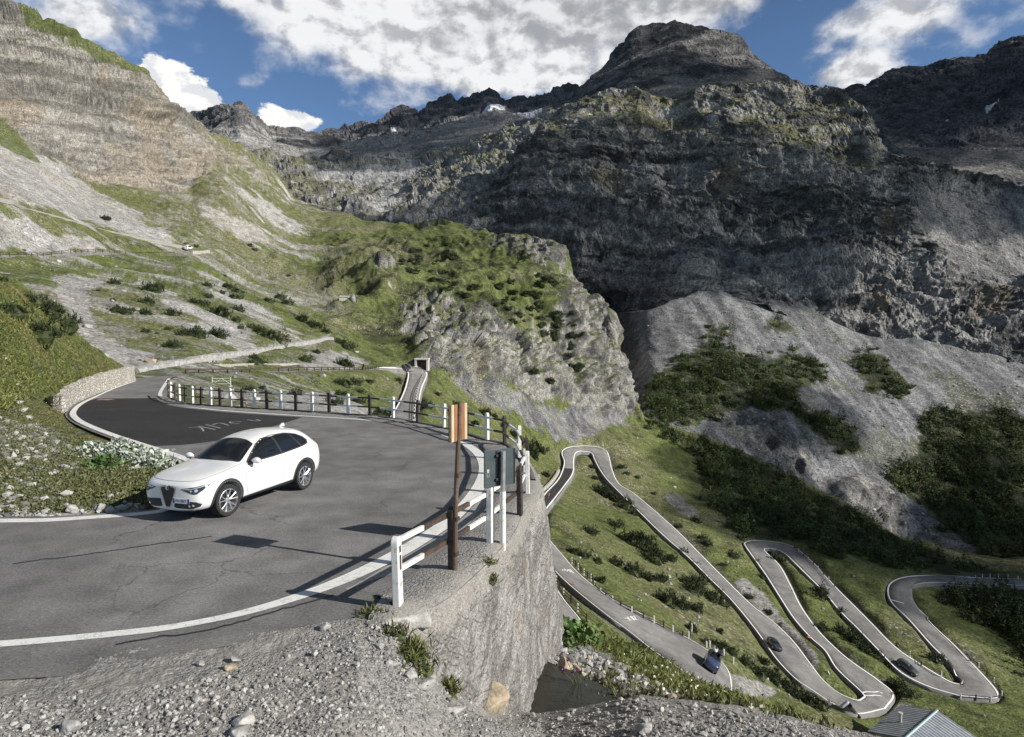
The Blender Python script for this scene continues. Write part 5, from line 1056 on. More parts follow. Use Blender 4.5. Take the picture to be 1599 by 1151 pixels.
# ================================================================= SHRUBS, TREES, WOOD
def tufts(n, rx, ry, rz, seed, leaf=.16, up=.7, per=5, z0=.0, inner=.55):
    """many narrow needle-clump faces through the volume of a half ellipsoid"""
    r = np.random.default_rng(seed); a = r.uniform(0, 2*np.pi, n); ct = r.uniform(0, 1, n)**.8; rad = r.uniform(inner, 1, n)*(1+.30*np.sin(3*a+seed)+.18*np.sin(7*a+2*seed))
    st = np.sqrt(1-ct*ct*.95); C = np.stack([np.cos(a)*st*rx*rad, np.sin(a)*st*ry*rad, z0+ct*rz*rad], 1)
    dirn = C/np.array([rx, ry, rz])**2; dirn /= np.linalg.norm(dirn, axis=1, keepdims=True)+1e-9
    C = np.repeat(C, per, 0); dirn = np.repeat(dirn, per, 0); m = len(C)
    d = dirn*(1-up)+np.array([0, 0, up])+r.normal(0, .55, (m, 3)); d /= np.linalg.norm(d, axis=1, keepdims=True)
    s = np.cross(d, r.normal(0, 1, (m, 3))); s /= np.linalg.norm(s, axis=1, keepdims=True)+1e-9
    L = leaf*r.uniform(.6, 1.4, m)[:, None]; w = L*.30; C = C+r.normal(0, leaf*.25, (m, 3))
    V = np.stack([C-s*w*.5, C+s*w*.5, C+d*L+s*w*.12, C+d*L-s*w*.12], 1).reshape(-1, 3); Fq = np.arange(m*4).reshape(m, 4)
    return V, Fq
def lump(rx, ry, rz, seed, sub=2, z0=0.):
    bm = bmesh.new(); bmesh.ops.create_icosphere(bm, subdivisions=sub, radius=1); bm.verts.index_update(); S = np.array([v.co[:] for v in bm.verts]); Fq = np.array([[v.index for v in f.verts] for f in bm.faces]); bm.free()
    P = S*(1+.28*fbm(S, .9, 3, .5, seed))[:, None]*np.array([rx, ry, rz]); P[:, 2] += z0; return P, Fq
def shrub_mesh(seed, n=150, leaf=.2):
    V, Fq = tufts(n, 1, 1, .8, seed, leaf, .65, 6); P, F3 = lump(.72, .72, .58, seed)
    o = mesh_np('mountain_pine_shrub', np.concatenate([V, P]), [Fq, F3+len(V)], L_PINE, smooth=False); me = o.data; D.objects.remove(o); return me
SHRUBS = [shrub_mesh(200+i, 130+30*(i % 3), .19+.03*(i % 2)) for i in range(6)]
def conifer_mesh(seed, tiers=13, leaf=.14, n=26):
    r = np.random.default_rng(seed); Vs, Fs, k = [], [], 0
    for t in range(tiers):
        f = t/(tiers-1); rad = .34*(1-f)**.85*(.8+.35*r.random())+.015; z = .12+.86*f; m = max(5, int(n*(1-f*.7)))
        a = r.uniform(0, 2*np.pi, m); q = r.uniform(.25, 1., m)**.6; C = np.stack([np.cos(a)*rad*q, np.sin(a)*rad*q, z-.10*q*rad/.3+r.normal(0, .012, m)], 1)
        d = np.stack([np.cos(a), np.sin(a), -.15+0*a], 1)+r.normal(0, .35, (m, 3)); d /= np.linalg.norm(d, axis=1, keepdims=True); s = np.cross(d, r.normal(0, 1, (m, 3))+[0, 0, 1.5]); s /= np.linalg.norm(s, axis=1, keepdims=True)
        L = leaf*(1-.45*f)*r.uniform(.6, 1.3, m)[:, None]; w = L*.5
        V = np.stack([C-s*w*.5, C+s*w*.5, C+d*L+s*w*.1, C+d*L-s*w*.1], 1).reshape(-1, 3); Vs.append(V); Fs.append(np.arange(m*4).reshape(m, 4)+k); k += m*4
    return np.concatenate(Vs), np.concatenate(Fs)
CON = [conifer_mesh(300+i) for i in range(4)]
ALLB = [('s', SLOPE.bvhQ), ('f', FAN.bvhQ)]
def hit(u, v, bs=None):
    best = None
    for b_ in bs or (SLOPE.bvhQ, FAN.bvhQ):
        p, n = cast(b_, u, v)
        if p is not None and (best is None or p.y < best.y): best = p
    return best
def shrub(u, v, w, label, group, k=None, stretch=1., h=1.):
    p = hit(u, v+w*.18)
    if p is None: return
    s = w*p.y/F/2*1.02; k = random.randrange(len(SHRUBS)) if k is None else k
    o = link(D.objects.new('mountain_pine_shrub', SHRUBS[k])); o.location = p-Vector((0, 0, s*.15)); o.scale = (s*random.uniform(.9, 1.1), s*random.uniform(.85, 1.1)*stretch, s*random.uniform(.85, 1.15)*h); o.rotation_euler = (0, 0, random.uniform(0, 6.28))
    return tag(o, label, 'shrub', group)
A1 = [(179,439,19),(239,449,27),(165,340,13),(227,469,24),(227,486,20),(182,482,20),(196,486,18),(206,482,12),(304,470,18),(317,473,16),(339,486,30),(270,488,18),(325,444,14),(355,445,16),(370,452,18),(347,456,10),(367,462,17),(370,481,17),(325,461,13),(227,516,13),(304,517,32),(285,520,18),(340,519,26),(270,537,20),(368,499,13),(377,511,10),(420,468,14),(437,462,15),(448,471,18),(392,509,16),(405,515,20),(420,522,22),(432,528,16),(470,497,18),(484,503,20),(494,508,18),(509,516,14),(396,557,16),(400,564,24),(478,560,20),(494,549,12),(536,566,24),(545,570,14),(530,532,18),(544,541,22),(153,453,7),(177,468,8),(263,512,9),(389,606,16),(463,610,22),(535,596,25),(557,595,18),(576,595,12),(563,610,14),(533,613,25),(523,625,26),(558,625,18),(594,643,26),(582,648,22),(622,593,13),(290,380,6),(306,384,7),(390,382,8),(398,388,10),(450,430,7),(245,520,6),(350,430,7)]
sz_w = lambda w: 'small' if w < 15 else ('medium-sized' if w < 24 else 'large')
def z1(u, v):
    if v > 585: return 'on the grass below the level road, behind the far railing'
    if v > 545: return 'between the old track and the level road'
    if u > 460: return 'at the right end of the old track'
    if v < 395: return 'beside the upper terrace hairpin'
    return 'in the upper half of the slope under the terrace road' if v < 475 else ('in the middle of the slope above the old track' if u < 300 else 'just above the old track on the right half of the slope')
for q in A1: shrub(q[0], q[1], q[2]*1.2, sz_w(q[2])+' dark pine shrub '+z1(q[0], q[1]), 'pine shrubs on the left slope')
A2 = [(668,632,22),(683,615,12),(712,629,18),(756,644,24),(772,649,14),(830,696,36),(815,690,24),(845,701,22),(835,714,18),(852,740,18),(800,676,22),(786,662,18),(700,640,12),(740,660,16),(725,648,12)]
for q in A2: shrub(*q, 'dark mountain pine shrub on the grass just beyond the railing', 'pine shrubs beyond the railing')
A3 = [(937,765,24),(954,775,26),(976,787,30),(988,799,18),(922,826,26),(961,816,24),(981,836,40),(1010,850,40),(1000,842,30),(1015,865,36),(1030,868,24),(893,858,18),(910,865,20),(932,874,16),(961,877,22),(986,889,28),(1008,897,24),(1030,901,22),(1047,870,18),(1064,861,18),(1083,880,18),(1040,932,34),(1060,940,30),(1078,914,34),(1088,904,34),(1070,905,26),(1086,948,22),(1110,930,30),(1124,938,24),(935,905,18),(1078,979,22),(1122,984,14),(1103,845,20),(1095,838,16),(1147,865,20),(1181,877,16),(1156,838,14),(1215,870,20),(1205,864,16),(1280,921,22),(1307,955,20),(1320,985,30),(1334,996,26),(1283,977,20),(1352,1012,24),(1368,1022,22),(1385,1035,20),(1400,1068,30),(1415,1080,26),(1461,1026,22),(1181,1045,30),(1205,1055,34),(1224,1065,30),(1258,1089,30),(1122,1006,24),(1142,1016,22),(925,728,10),(930,745,12),(1085,812,14),(1130,880,12),(1060,820,12),(1170,930,14),(1200,955,12),(1215,975,14),(1190,900,12),(1020,770,8),(995,745,8),(970,728,12),(978,738,10),(1160,1030,24),(1100,1000,16),(1190,1030,20),(1280,1100,26),(1240,1080,26)]
def z3(u, v):
    if u > 1265: return 'between the lowest hairpin legs at the right' if u > 1330 else 'on the grass strip inside the middle hairpin'
    if v > 995 and u > 1090: return 'on the grass below the long road leg, behind the blue van'
    if v < 760: return 'close to the small hairpin right of the retaining wall'
    line = 714+(u-927)*.98
    return 'right of the long road leg towards the woodland' if v < line-8 else ('near the post railing above the blue van' if v > line+110 else 'in the clumps left of the long road leg')
for q in A3: shrub(q[0], q[1], q[2]*1.22, sz_w(q[2])+' dark pine shrub '+z3(q[0], q[1]), 'pine shrubs between the hairpins')
r_ = np.random.default_rng(12); mk = cover([[(690,400),(760,420),(850,420),(880,450),(900,500),(930,560),(900,580),(860,520),(800,500),(760,470),(700,460),(640,440),(600,415),(640,400)]], 6); n_ = 0
for _ in range(900):
    u, v = r_.uniform(560, 960), r_.uniform(370, 640)
    if fbm(np.array([[u, v, 0.]]), 70, 4, .5, 55)[0]*.8+look(mk, u, v) > .62 and r_.random() < .45:
        shrub(u, v, r_.uniform(9, 24), 'dark low pine shrub on the rocky green knoll', 'pine shrubs on the knoll', h=.7); n_ += 1
    if n_ > 95: break
# bigger ones beside the near bank
B1 = [(18,482,40,'pine shrub at the left picture edge above the verge'),(60,513,58,'broad pine shrub on the steep verge, lower of the near group'),(54,466,34,'topmost pine shrub of the near group on the verge'),(75,480,44,'pine shrub in the middle of the near group on the verge'),(102,500,46,'pine shrub at the lower right of the near group on the verge'),(5,435,14,'small pine shrub at the left picture edge under the terrace road')]
for u, v, w, lab in B1:
    p = hit(u, v+w*.25, (LB.bvh, SLOPE.bvhQ)); s = w*p.y/F/2
    o = link(D.objects.new('mountain_pine_shrub', SHRUBS[random.randrange(6)])); o.location = p; o.scale = (s, s*1.1, s*1.05); o.rotation_euler = (0, 0, random.uniform(0, 6)); tag(o, 'dark green '+lab, 'shrub')
def conifer(u, v, hpx, label, k=0):
    p = hit(u, v); s = hpx*p.y/F; e = empty('conifer_tree', p, random.uniform(0, 6), label, 'tree')
    mb = MB(); mb.tube([(0, 0, -.05*s), (0, 0, .5*s), (0, 0, .97*s)], [.035*s, .02*s, .004*s], 6); mb.build('trunk', BARK, e)
    o = mesh_np('crown', CON[k][0]*s, CON[k][1], L_PINE, e, smooth=False); return e
conifer(442,532,30,'lone small pointed conifer at the end of the shrubs beside the old track'); conifer(1283,935,32,'pointed conifer standing between the middle hairpin legs', 1)
# woodland across the stream and along it: far too many to count
Vs, Fs, k = [], [], 0; SV = [tufts(46, 1, 1, .8, 400+i, .34, .6, 4) for i in range(4)]; SL = [lump(.75, .75, .62, 410+i, 1) for i in range(4)]
TRI, TK = [], []
def grow(bv, mask, n, rect, seed, smin, smax, con=.35, edge=.5):
    global k
    r = np.random.default_rng(seed)
    for _ in range(n):
        u, v = r.uniform(rect[0], rect[2]), r.uniform(rect[1], rect[3])
        if look(mask, u, v)+r.normal(0, .22)+.62*fbm(np.array([[u, v, 3.]]), 34, 4, .55, seed)[0] < edge or look(mask, u, v) < .22 or look(M_ROADB, u, v) > .02: continue
        p, _n = cast(bv, u, v)
        if p is None: continue
        c = np.array(p[:]); a = r.uniform(0, 6.28); R_ = np.array([[math.cos(a), -math.sin(a), 0], [math.sin(a), math.cos(a), 0], [0, 0, 1]])
        if r.random() < con:
            s = r.uniform(smin, smax)*2.7; V, Fq = CON[r.integers(4)]; Vs.append((V*s) @ R_.T+c-[0, 0, .1*s]); Fs.append(Fq+k); k += len(V); t_ = r.uniform(.7, 1.8); TK.append(np.tile([t_*r.uniform(.9, 1.15), t_, t_*.9], (len(V), 1)))
        else:
            s = r.uniform(smin, smax); i = r.integers(4); t_ = r.uniform(.55, 2.0); tc = [t_*r.uniform(.9, 1.3), t_, t_*.9]; sc = s*np.array([r.uniform(.8, 1.3), r.uniform(.8, 1.3), r.uniform(.7, 1.2)]); V, Fq = SV[i]; Vs.append((V*sc) @ R_.T+c-[0, 0, .2*s]); Fs.append(Fq+k); k += len(V); TK.append(np.tile(tc, (len(V), 1)))
            V, F3 = SL[i]; Vs.append((V*sc) @ R_.T+c-[0, 0, .2*s]); TRI.append(F3+k); k += len(V); TK.append(np.tile(tc, (len(V), 1)))
grow(SLOPE.bvhQ, M_WOOD, 4600, (1000, 640, 1660, 1080), 1, 1.6, 3.4, .45)
grow(FAN.bvhQ, M_FANW, 4200, (1000, 490, 1660, 900), 2, 1.8, 3.8, .45)
L_WOOD = leafmat('woodland_needles', (.014, .025, .009), (.058, .078, .026)); g = G_(L_WOOD.node_tree); b_ = L_WOOD.node_tree.nodes['Principled BSDF']; s0 = b_.inputs['Base Color'].links[0].from_socket; g.put(b_.inputs['Base Color'], g.mix(1., s0, g.attr('Col'), 'MULTIPLY'))
o = mesh_np('woodland', np.concatenate(Vs), [np.concatenate(Fs), np.concatenate(TRI)], L_WOOD, smooth=False, cols=np.concatenate(TK)); tag(o, 'dark dwarf pine and larch woodland covering the slopes beside the stream', 'woodland', kind='stuff')
print('wood verts', k)

# ---- low plants near the camera
def leaves_np(C, N, seed, L, w, upness=.6, droop=0.):
    r = np.random.default_rng(seed); m = len(C); d = r.normal(0, 1, (m, 3)); d[:, 2] = np.abs(d[:, 2])*upness+upness*.6; d /= np.linalg.norm(d, axis=1, keepdims=True)
    s = np.cross(d, r.normal(0, 1, (m, 3))); s /= np.linalg.norm(s, axis=1, keepdims=True)+1e-9; L = (L*r.uniform(.5, 1.4, m))[:, None]; W_ = L*w
    V = np.stack([C-s*W_*.25, C+d*L*.5-s*W_*.5, C+d*L, C+d*L*.5+s*W_*.5], 1).reshape(-1, 3); return V, np.arange(m*4).reshape(m, 4)
def scatter(bv, n, rect, mask, seed, thr=.5, jit=.35, nscale=60):
    r = np.random.default_rng(seed); out = []
    U = r.uniform(rect[0], rect[2], n); Vv = r.uniform(rect[1], rect[3], n); mm = look(mask, U, Vv)+jit*fbm(np.stack([U, Vv, 0*U], 1), nscale, 4, .55, seed)
    for u, v in zip(U[mm > thr], Vv[mm > thr]):
        p, _ = cast(bv, u, v)
        if p is not None: out.append(p[:])
    return np.array(out)
mk = cover([[(-100,440),(0,440),(110,520),(200,585),(105,605),(66,620),(100,665),(200,700),(250,725),(262,745),(240,792),(0,808),(-100,808)]], 4)
C = scatter(LB.bvh, 26000, (-60, 440, 275, 812), mk, 5, .5, .6, 45); C = np.repeat(C, 4, 0); C = C+np.random.default_rng(1).normal(0, .06, C.shape)*[1, 1, .3]
C = C[~((C[:, 2] < .0) & (C[:, 1] < 40))]
V, Fq = leaves_np(C, None, 3, .085, .42, .6); o = mesh_np('verge_plants', V, Fq, L_HERB, smooth=False); tag(o, 'low green and yellowish herbs covering the verge inside the bend', 'ground cover', kind='stuff')
C = scatter(BANK.bvh, 9000, (842, 955, 1420, 1165), gl, 6, .38, .4, 40); C = np.repeat(C, 5, 0); C = C+np.random.default_rng(2).normal(0, .07, C.shape)*[1, 1, .2]
V, Fq = leaves_np(C, None, 4, .17, .14, .8); o = mesh_np('bank_grass', V, Fq, L_GRASS, smooth=False); tag(o, 'green grass and herbs on the steep bank beyond the pond', 'grass', kind='stuff')
mf = cover([[(960,1010),(1100,1070),(1250,1125),(1330,1150),(1150,1110),(1040,1085),(960,1050)]], 8)
C = scatter(BANK.bvh, 900, (930, 1000, 1340, 1150), mf, 8, .5, .4, 40); V, Fq = leaves_np(C+[0, 0, .08], None, 5, .07, .9, .5); o = mesh_np('bank_flowers', V, Fq, L_FLOWER, smooth=False); tag(o, 'small pale flowers dotted through the grass of the bank', 'flowers', kind='stuff')
# dark herbs along the gravel crest and the pond edge
mg = cover([[(880,1050),(960,1070),(1100,1098),(1250,1125),(1380,1152),(1200,1128),(1050,1108),(930,1100),(895,1085)]], 8)
C = scatter(BANK.bvh, 2600, (860, 1030, 1400, 1160), mg, 9, .42, .5, 30); C = np.repeat(C, 4, 0); C = C+np.random.default_rng(4).normal(0, .08, C.shape)*[1, 1, .5]
V, Fq = leaves_np(C, None, 6, .15, .3, .9); o = mesh_np('shore_herbs', V, Fq, L_HERB, smooth=False); tag(o, 'tangle of dark herbs between the gravel and the bank', 'ground cover', kind='stuff')
def clump(name, center, n, spread, L, w, mat, label, cat, group=None, upn=.8, seed=0, flowers=None):
    r = np.random.default_rng(seed); C = r.normal(0, 1, (n, 3))*np.array([spread[0], spread[1], .02])/1.6; C[:, 2] = r.uniform(0, spread[2], n)*np.exp(-(C[:, 0]/spread[0])**2-(C[:, 1]/spread[1])**2)
    V, Fq = leaves_np(C, None, seed+1, L, w, upn); P_, F3 = lump(spread[0]*.95, spread[1]*.95, spread[2]*.55, seed, 2); e = mesh_np(name, np.concatenate([V, P_]), [Fq, F3+len(V)], [mat, L_HERB], smooth=False, mi=[0]*len(Fq)+[1]*len(F3)); e.location = center; tag(e, label, cat, group); return e
for i, (u, v, sp, lab) in enumerate([(148,705,.5,'leftmost'),(172,715,.6,''),(196,706,.6,''),(205,722,.6,''),(225,718,.6,''),(240,728,.5,''),(165,728,.5,''),(186,700,.45,'')]):
    p = cast(LB.bvh, u, v)[0]
    if p: clump('butterbur', p-Vector((0, 0, .05)), 420, (sp*1.1, sp, .40), .15, .6, L_WHITE if i != 6 else L_BUTTER, 'clump of pale downy broad leaves on the verge beside the car bonnet', 'plant', 'pale leafy clumps beside the car', .5, 30+i)
for i, (u, v) in enumerate([(872,985),(890,988),(905,995),(880,1000)]):
    p = cast(BANK.bvh, u, v)[0]
    if p: clump('butterbur', p-Vector((0, 0, .04)), 170, (.45, .45, .32), .21, .8, L_BUTTER, 'clump of large green leaves at the foot of the retaining wall', 'plant', 'large leafy clumps by the wall foot', .45, 50+i)
WB = BVHTree.FromObject(WALL, bpy.context.evaluated_depsgraph_get())
for i, (u, v, n, sp, lab) in enumerate([(640,1022,420,(.22,.3,.16),'green tuft growing down the left edge of the retaining wall'),(655,1045,300,(.2,.25,.14),'green tuft low on the left edge of the wall'),(700,1078,220,(.16,.16,.12),'small tuft at the wall foot beside the tan boulder'),(600,945,240,(.3,.16,.10),'grass tuft in front of the rusty end post'),(583,962,160,(.2,.14,.08),'yellowing grass tuft left of the rusty end post'),(768,908,110,(.08,.1,.1),'tiny tuft growing out of the wall below the sign'),(760,878,90,(.2,.1,.04),'thin grass on the wall top between the signs'),(612,990,150,(.22,.1,.1),'tuft below the pale footing of the end post')]):
    p = hit(u, v, (WB, GROUND.bvh)); clump('grass_tuft', p-Vector((0, 0, .02)), n, sp, .13, .16, [L_GRASS, L_HERB][i % 2], lab, 'plant', None, .9, 60+i)
p = cast(BANK.bvh, 905, 1085)[0]; th = empty('thistle', p, label='thin thistle with purple heads leaning over the pond', cat='plant')
for i in range(5):
    a = random.uniform(-1, 1); tip = Vector((-.35+.1*i, random.uniform(-.2, .2), .55+.12*math.sin(i*2))); mb = MB(); mb.tube([(0, 0, 0), tip*.5+Vector((0, 0, .06)), tip], [.012, .010, .006], 5); mb.build('stem', L_HERB, th)
    V, Fq = leaves_np(np.tile(np.array(tip[:]), (14, 1)), None, 70+i, .06, .4, 1.2); mesh_np('flower_head', V, Fq, L_THISTLE, th, smooth=False)

# ---- stones
def rock(name, loc, size, mat, label, seed, group=None, rz=0., cut=.25, sub=4):
    bm = bmesh.new(); bmesh.ops.create_icosphere(bm, subdivisions=sub, radius=1); r = np.random.default_rng(seed)
    P = np.array([v.co[:] for v in bm.verts])
    for _ in range(9):          # facets
        n = r.normal(0, 1, 3); n /= np.linalg.norm(n); h = r.uniform(.42, .80); q = P @ n; P -= np.maximum(q-h, 0)[:, None]*n*.92
    P *= (1+.10*fbm(P, .7, 5, .6, seed))[:, None]; P *= np.array(size)
    for v, q in zip(bm.verts, P): v.co = q
    me = D.meshes.new(name); bm.to_mesh(me); bm.free(); me.materials.append(mat); me.polygons.foreach_set('use_smooth', np.ones(len(me.polygons), bool)); 
    try: me.set_sharp_from_angle(angle=R(40))
    except Exception: pass
    o = link(D.objects.new(name, me)); o.location = loc; o.rotation_euler = (r.uniform(-.3, .3), r.uniform(-.3, .3), rz); return tag(o, label, 'rock', group)
for i, (u, v, w, h, mat, lab) in enumerate([(764,1092,62,46,M_TAN,'tan boulder leaning at the foot of the retaining wall'),(883,1040,26,34,M_TAN,'upright tan boulder on the far side of the pond'),(903,1048,16,18,M_TAN,'small tan block to the right of the upright boulder'),(934,1045,11,16,M_PALE,'pale pointed stone on the bank beyond the pond'),(508,979,16,14,M_PALE,'round pale stone beside the asphalt edge'),(380,1124,26,20,M_PALE,'pale angular stone near the bottom of the gravel'),(376,1141,26,18,M_STONE,'grey stone at the bottom edge just below a paler stone'),(108,1135,24,20,M_STONE,'dark stone half buried at the lower left'),(360,1042,18,11,M_TAN,'flat tan stone lying on the gravel'),(366,1030,16,10,M_STONE,'small grey stone just behind a flat tan stone'),(313,1037,12,9,M_STONE,'small stone at the edge of the dusty asphalt'),(490,1020,12,12,M_PALE,'small upright pale stone on the gravel'),(660,1070,40,14,M_STONE,'flat grey slab beside the wall edge'),(705,1107,44,12,M_STONE,'flat grey slab in front of the tan boulder'),(1005,1138,26,16,M_PALE,'pale stone in the gravel bank at the bottom'),(640,1055,20,14,M_STONE,'grey stone at the top of the wall-side gravel'),(115,795,20,12,M_PALE,'pale stone at the road edge of the verge'),(48,757,18,9,M_PALE,'pale flat stone lying in the verge plants'),(170,775,12,7,M_PALE,'small white stone in the verge near the car'),(305,1090,16,10,M_STONE,'dark stone on the gravel left of the middle')]):
    p = hit(u, v+h*.3, (GROUND.bvh, BANK.bvh, LB.bvh)); k_ = (p-Vector((0, 0, CAMZ))).length/F
    rock('stone' if w < 30 else 'boulder', p+Vector((0, 0, h*k_*.22)), (w*k_*.55, w*k_*.42, h*k_*.55), mat, lab, 500+i, rz=random.uniform(-.5, .5))
# old stone edging on the verge
for i, (u, v, w) in enumerate([(28,628,22),(36,640,20),(44,652,18),(50,664,16),(24,602,14),(14,578,12),(8,560,10)]):
    p = cast(LB.bvh, u, v)[0]; k_ = p.length/F; rock('edging_stone', p, (w*k_*.38, w*k_*.5, w*k_*.16), M_STONE, 'pale slab in the line of old edging stones up the verge', 560+i, 'old edging stones on the verge', rz=.3, sub=3)
# gravel stones
bm = bmesh.new(); bmesh.ops.create_icosphere(bm, subdivisions=1, radius=1); bm.verts.index_update(); IS = np.array([v.co[:] for v in bm.verts]); IF = np.array([[v.index for v in f.verts] for f in bm.faces]); bm.free()
def pebbles(C, smin, smax, seed, name, label, mat=None):
    r = np.random.default_rng(seed); m = len(C); s = smin*(smax/smin)**(r.random(m)**2.2)
    V = IS[None]*(1+r.uniform(-.35, .35, (m, len(IS), 1)))*(s[:, None, None]*r.uniform(.6, 1.2, (m, 1, 3))*np.array([1, 1, .75])); a = r.uniform(0, 6.28, m); c, s_ = np.cos(a), np.sin(a)
    X = V[..., 0]*c[:, None]-V[..., 1]*s_[:, None]; Y = V[..., 0]*s_[:, None]+V[..., 1]*c[:, None]; V = np.stack([X, Y, V[..., 2]], -1)+C[:, None, :]+np.array([0, 0, .25])*s[:, None, None]
    Fq = (IF[None]+np.arange(m)[:, None, None]*len(IS)).reshape(-1, 3); o = mesh_np(name, V.reshape(-1, 3), Fq, mat or M_PEB, smooth=False); tag(o, label, 'gravel', kind='stuff'); return o
M_PEB, g, b = newmat('pebble'); ri = g.node('ShaderNodeNewGeometry').outputs['Random Per Island']; pos = g.geo('Position'); c = g.mix(g.ramp(ri, 0, 1), (.15, .147, .142), (.46, .45, .43)); c = g.mix(g.m('GREATER_THAN', ri, .985), c, (.40, .33, .25)); g.put(b.inputs['Base Color'], g.mix(1., c, g.ramp(g.noise(pos, 40, 4, .7), .3, .7, .7, 1.2), 'MULTIPLY')); b.inputs['Roughness'].default_value = .95; b.inputs['Specular IOR Level'].default_value = .15
mp = cover([[(-50,1085),(200,1070),(350,1050),(450,1010),(520,975),(590,975),(640,1020),(690,1085),(760,1112),(850,1114),(1000,1092),(1150,1106),(1400,1160),(1400,1200),(-50,1200)]], 6)
md = cover([[(-50,1060),(150,1060),(300,1040),(400,1000),(470,1000),(480,1060),(330,1110),(200,1140),(-50,1130)]], 20)
C = scatter(GROUND.bvh, 22000, (-30, 960, 1420, 1180), np.clip(mp-.35*md, 0, 1), 15, .5, .55, 55); pebbles(C, .006, .036, 16, 'gravel_stones', 'loose pale grey gravel stones strewn over the foreground')
mp2 = cover([[(560,950),(620,975),(680,1060),(760,1105),(740,1115),(650,1090),(580,1010)], [(820,1112),(1000,1090),(1150,1104),(1380,1152),(1380,1180),(820,1150)]], 6)
C = scatter(GROUND.bvh, 6000, (540, 950, 1400, 1180), mp2, 17, .5, .4, 40); pebbles(C, .012, .060, 18, 'coarse_gravel', 'coarser broken stones along the wall side and the gravel crest')
mp3 = cover([[(848,1000),(880,1005),(920,1020),(980,1048),(1060,1080),(1100,1092),(1040,1090),(960,1062),(905,1055),(870,1040),(850,1040)]], 5)
C = scatter(BANK.bvh, 3500, (840, 990, 1130, 1110), mp3, 19, .45, .4, 30); pebbles(C, .03, .13, 20, 'shore_stones', 'broken stones on the bank beyond the pond')
C = scatter(LB.bvh, 1800, (-40, 640, 270, 812), M_LST, 21, .4, .5, 30); pebbles(C, .03, .14, 22, 'verge_stones', 'pale stones lying between the verge plants')
mt = cover([[(-100,430),(0,440),(110,520),(205,588),(105,604),(66,615),(0,640),(-100,640)]], 4)
C = scatter(LB.bvh, 7000, (-60, 430, 230, 640), mt, 31, .40, .5, 30); C = np.repeat(C, 5, 0); C = C+np.random.default_rng(32).normal(0, .16, C.shape)*[1, 1, .3]
V, Fq = leaves_np(C, None, 33, .22, .22, .8); o = mesh_np('verge_grass', V, Fq, L_GRASS, smooth=False); tag(o, 'coarse grass on the steep upper verge above the pale stone wall', 'grass', kind='stuff')
# boulders strewn over the slopes
ma = np.ones((MH, MW), np.float32)*(1-np.clip(M_ROADB*3, 0, 1))*(1-M_WOOD)
C = scatter(SLOPE.bvhQ, 5200, (0, 330, 1560, 1120), ma, 41, 1.02, .45, 60); pebbles(C, .12, .75, 42, 'slope_stones', 'pale stones and small boulders strewn over the grass slopes')
C = scatter(FAN.bvhQ, 3500, (1000, 445, 1640, 880), 1-M_FANW, 43, .95, .45, 60); pebbles(C, .25, 1.3, 44, 'scree_boulders', 'grey boulders lying on the scree fan across the stream')
# ================================================================= VEHICLES
def paintmat(name, col, rough=.28, metal=0.):
    m, g, b = newmat(name); b.inputs['Base Color'].default_value = (*col, 1); b.inputs['Roughness'].default_value = rough; b.inputs['Metallic'].default_value = metal
    b.inputs['Coat Weight'].default_value = 1.; b.inputs['Coat Roughness'].default_value = .04
    pos = g.node('ShaderNodeTexCoord').outputs['Object']; n = g.noise(pos, 2.5, 4, .6)
    d = g.ramp(g.m('ADD', n, g.m('MULTIPLY', g.noise(pos, 30, 3, .6), .2)), .4, .8); c = g.mix(g.m('MULTIPLY', d, .10), col, (.30, .27, .23)); g.put(b.inputs['Base Color'], c); g.put(b.inputs['Roughness'], g.ramp(d, 0, 1, rough, rough+.15)); return m
CP_WHITE = paintmat('white_car_paint', (.74, .74, .735)); CP_BLACK = paintmat('black_car_paint', (.012, .013, .015)); CP_BLUE = paintmat('blue_car_paint', (.02, .035, .10)); CP_GREY = paintmat('dark_car_paint', (.035, .045, .045)); CP_SILVER = paintmat('pale_car_paint', (.45, .50, .54))
GLASS = plain('tinted_glass', (.010, .012, .014), .03, 0, .02, 2, spec=.9); GLASS.node_tree.nodes['Principled BSDF'].inputs['Roughness'].default_value = .02
for l_ in list(GLASS.node_tree.links):
    if l_.to_socket.name == 'Roughness': GLASS.node_tree.links.remove(l_)
CHROME = plain('chrome', (.75, .75, .76), .12, 1., .03); ALLOY = plain('alloy', (.62, .62, .64), .3, .85, .05); TYRE = plain('tyre_rubber', (.018, .018, .018), .85, 0, .2, 12); CLAD = plain('cladding', (.028, .028, .030), .6, 0, .15, 10)
LAMP = plain('lamp_glass', (.03, .032, .036), .05, 0, .05, spec=.9); LENS = plain('lamp_lens', (.65, .67, .70), .08, .5, .05); REDL = plain('tail_lamp', (.22, .012, .010), .15, 0, .05); SEAM = plain('panel_gap', (.05, .05, .05), .8); PBLUE = plain('plate_blue', (.02, .05, .25), .4); PWHITE = plain('plate_white', (.75, .75, .74), .45, 0, .03); BADGE = plain('badge', (.35, .10, .09), .3)
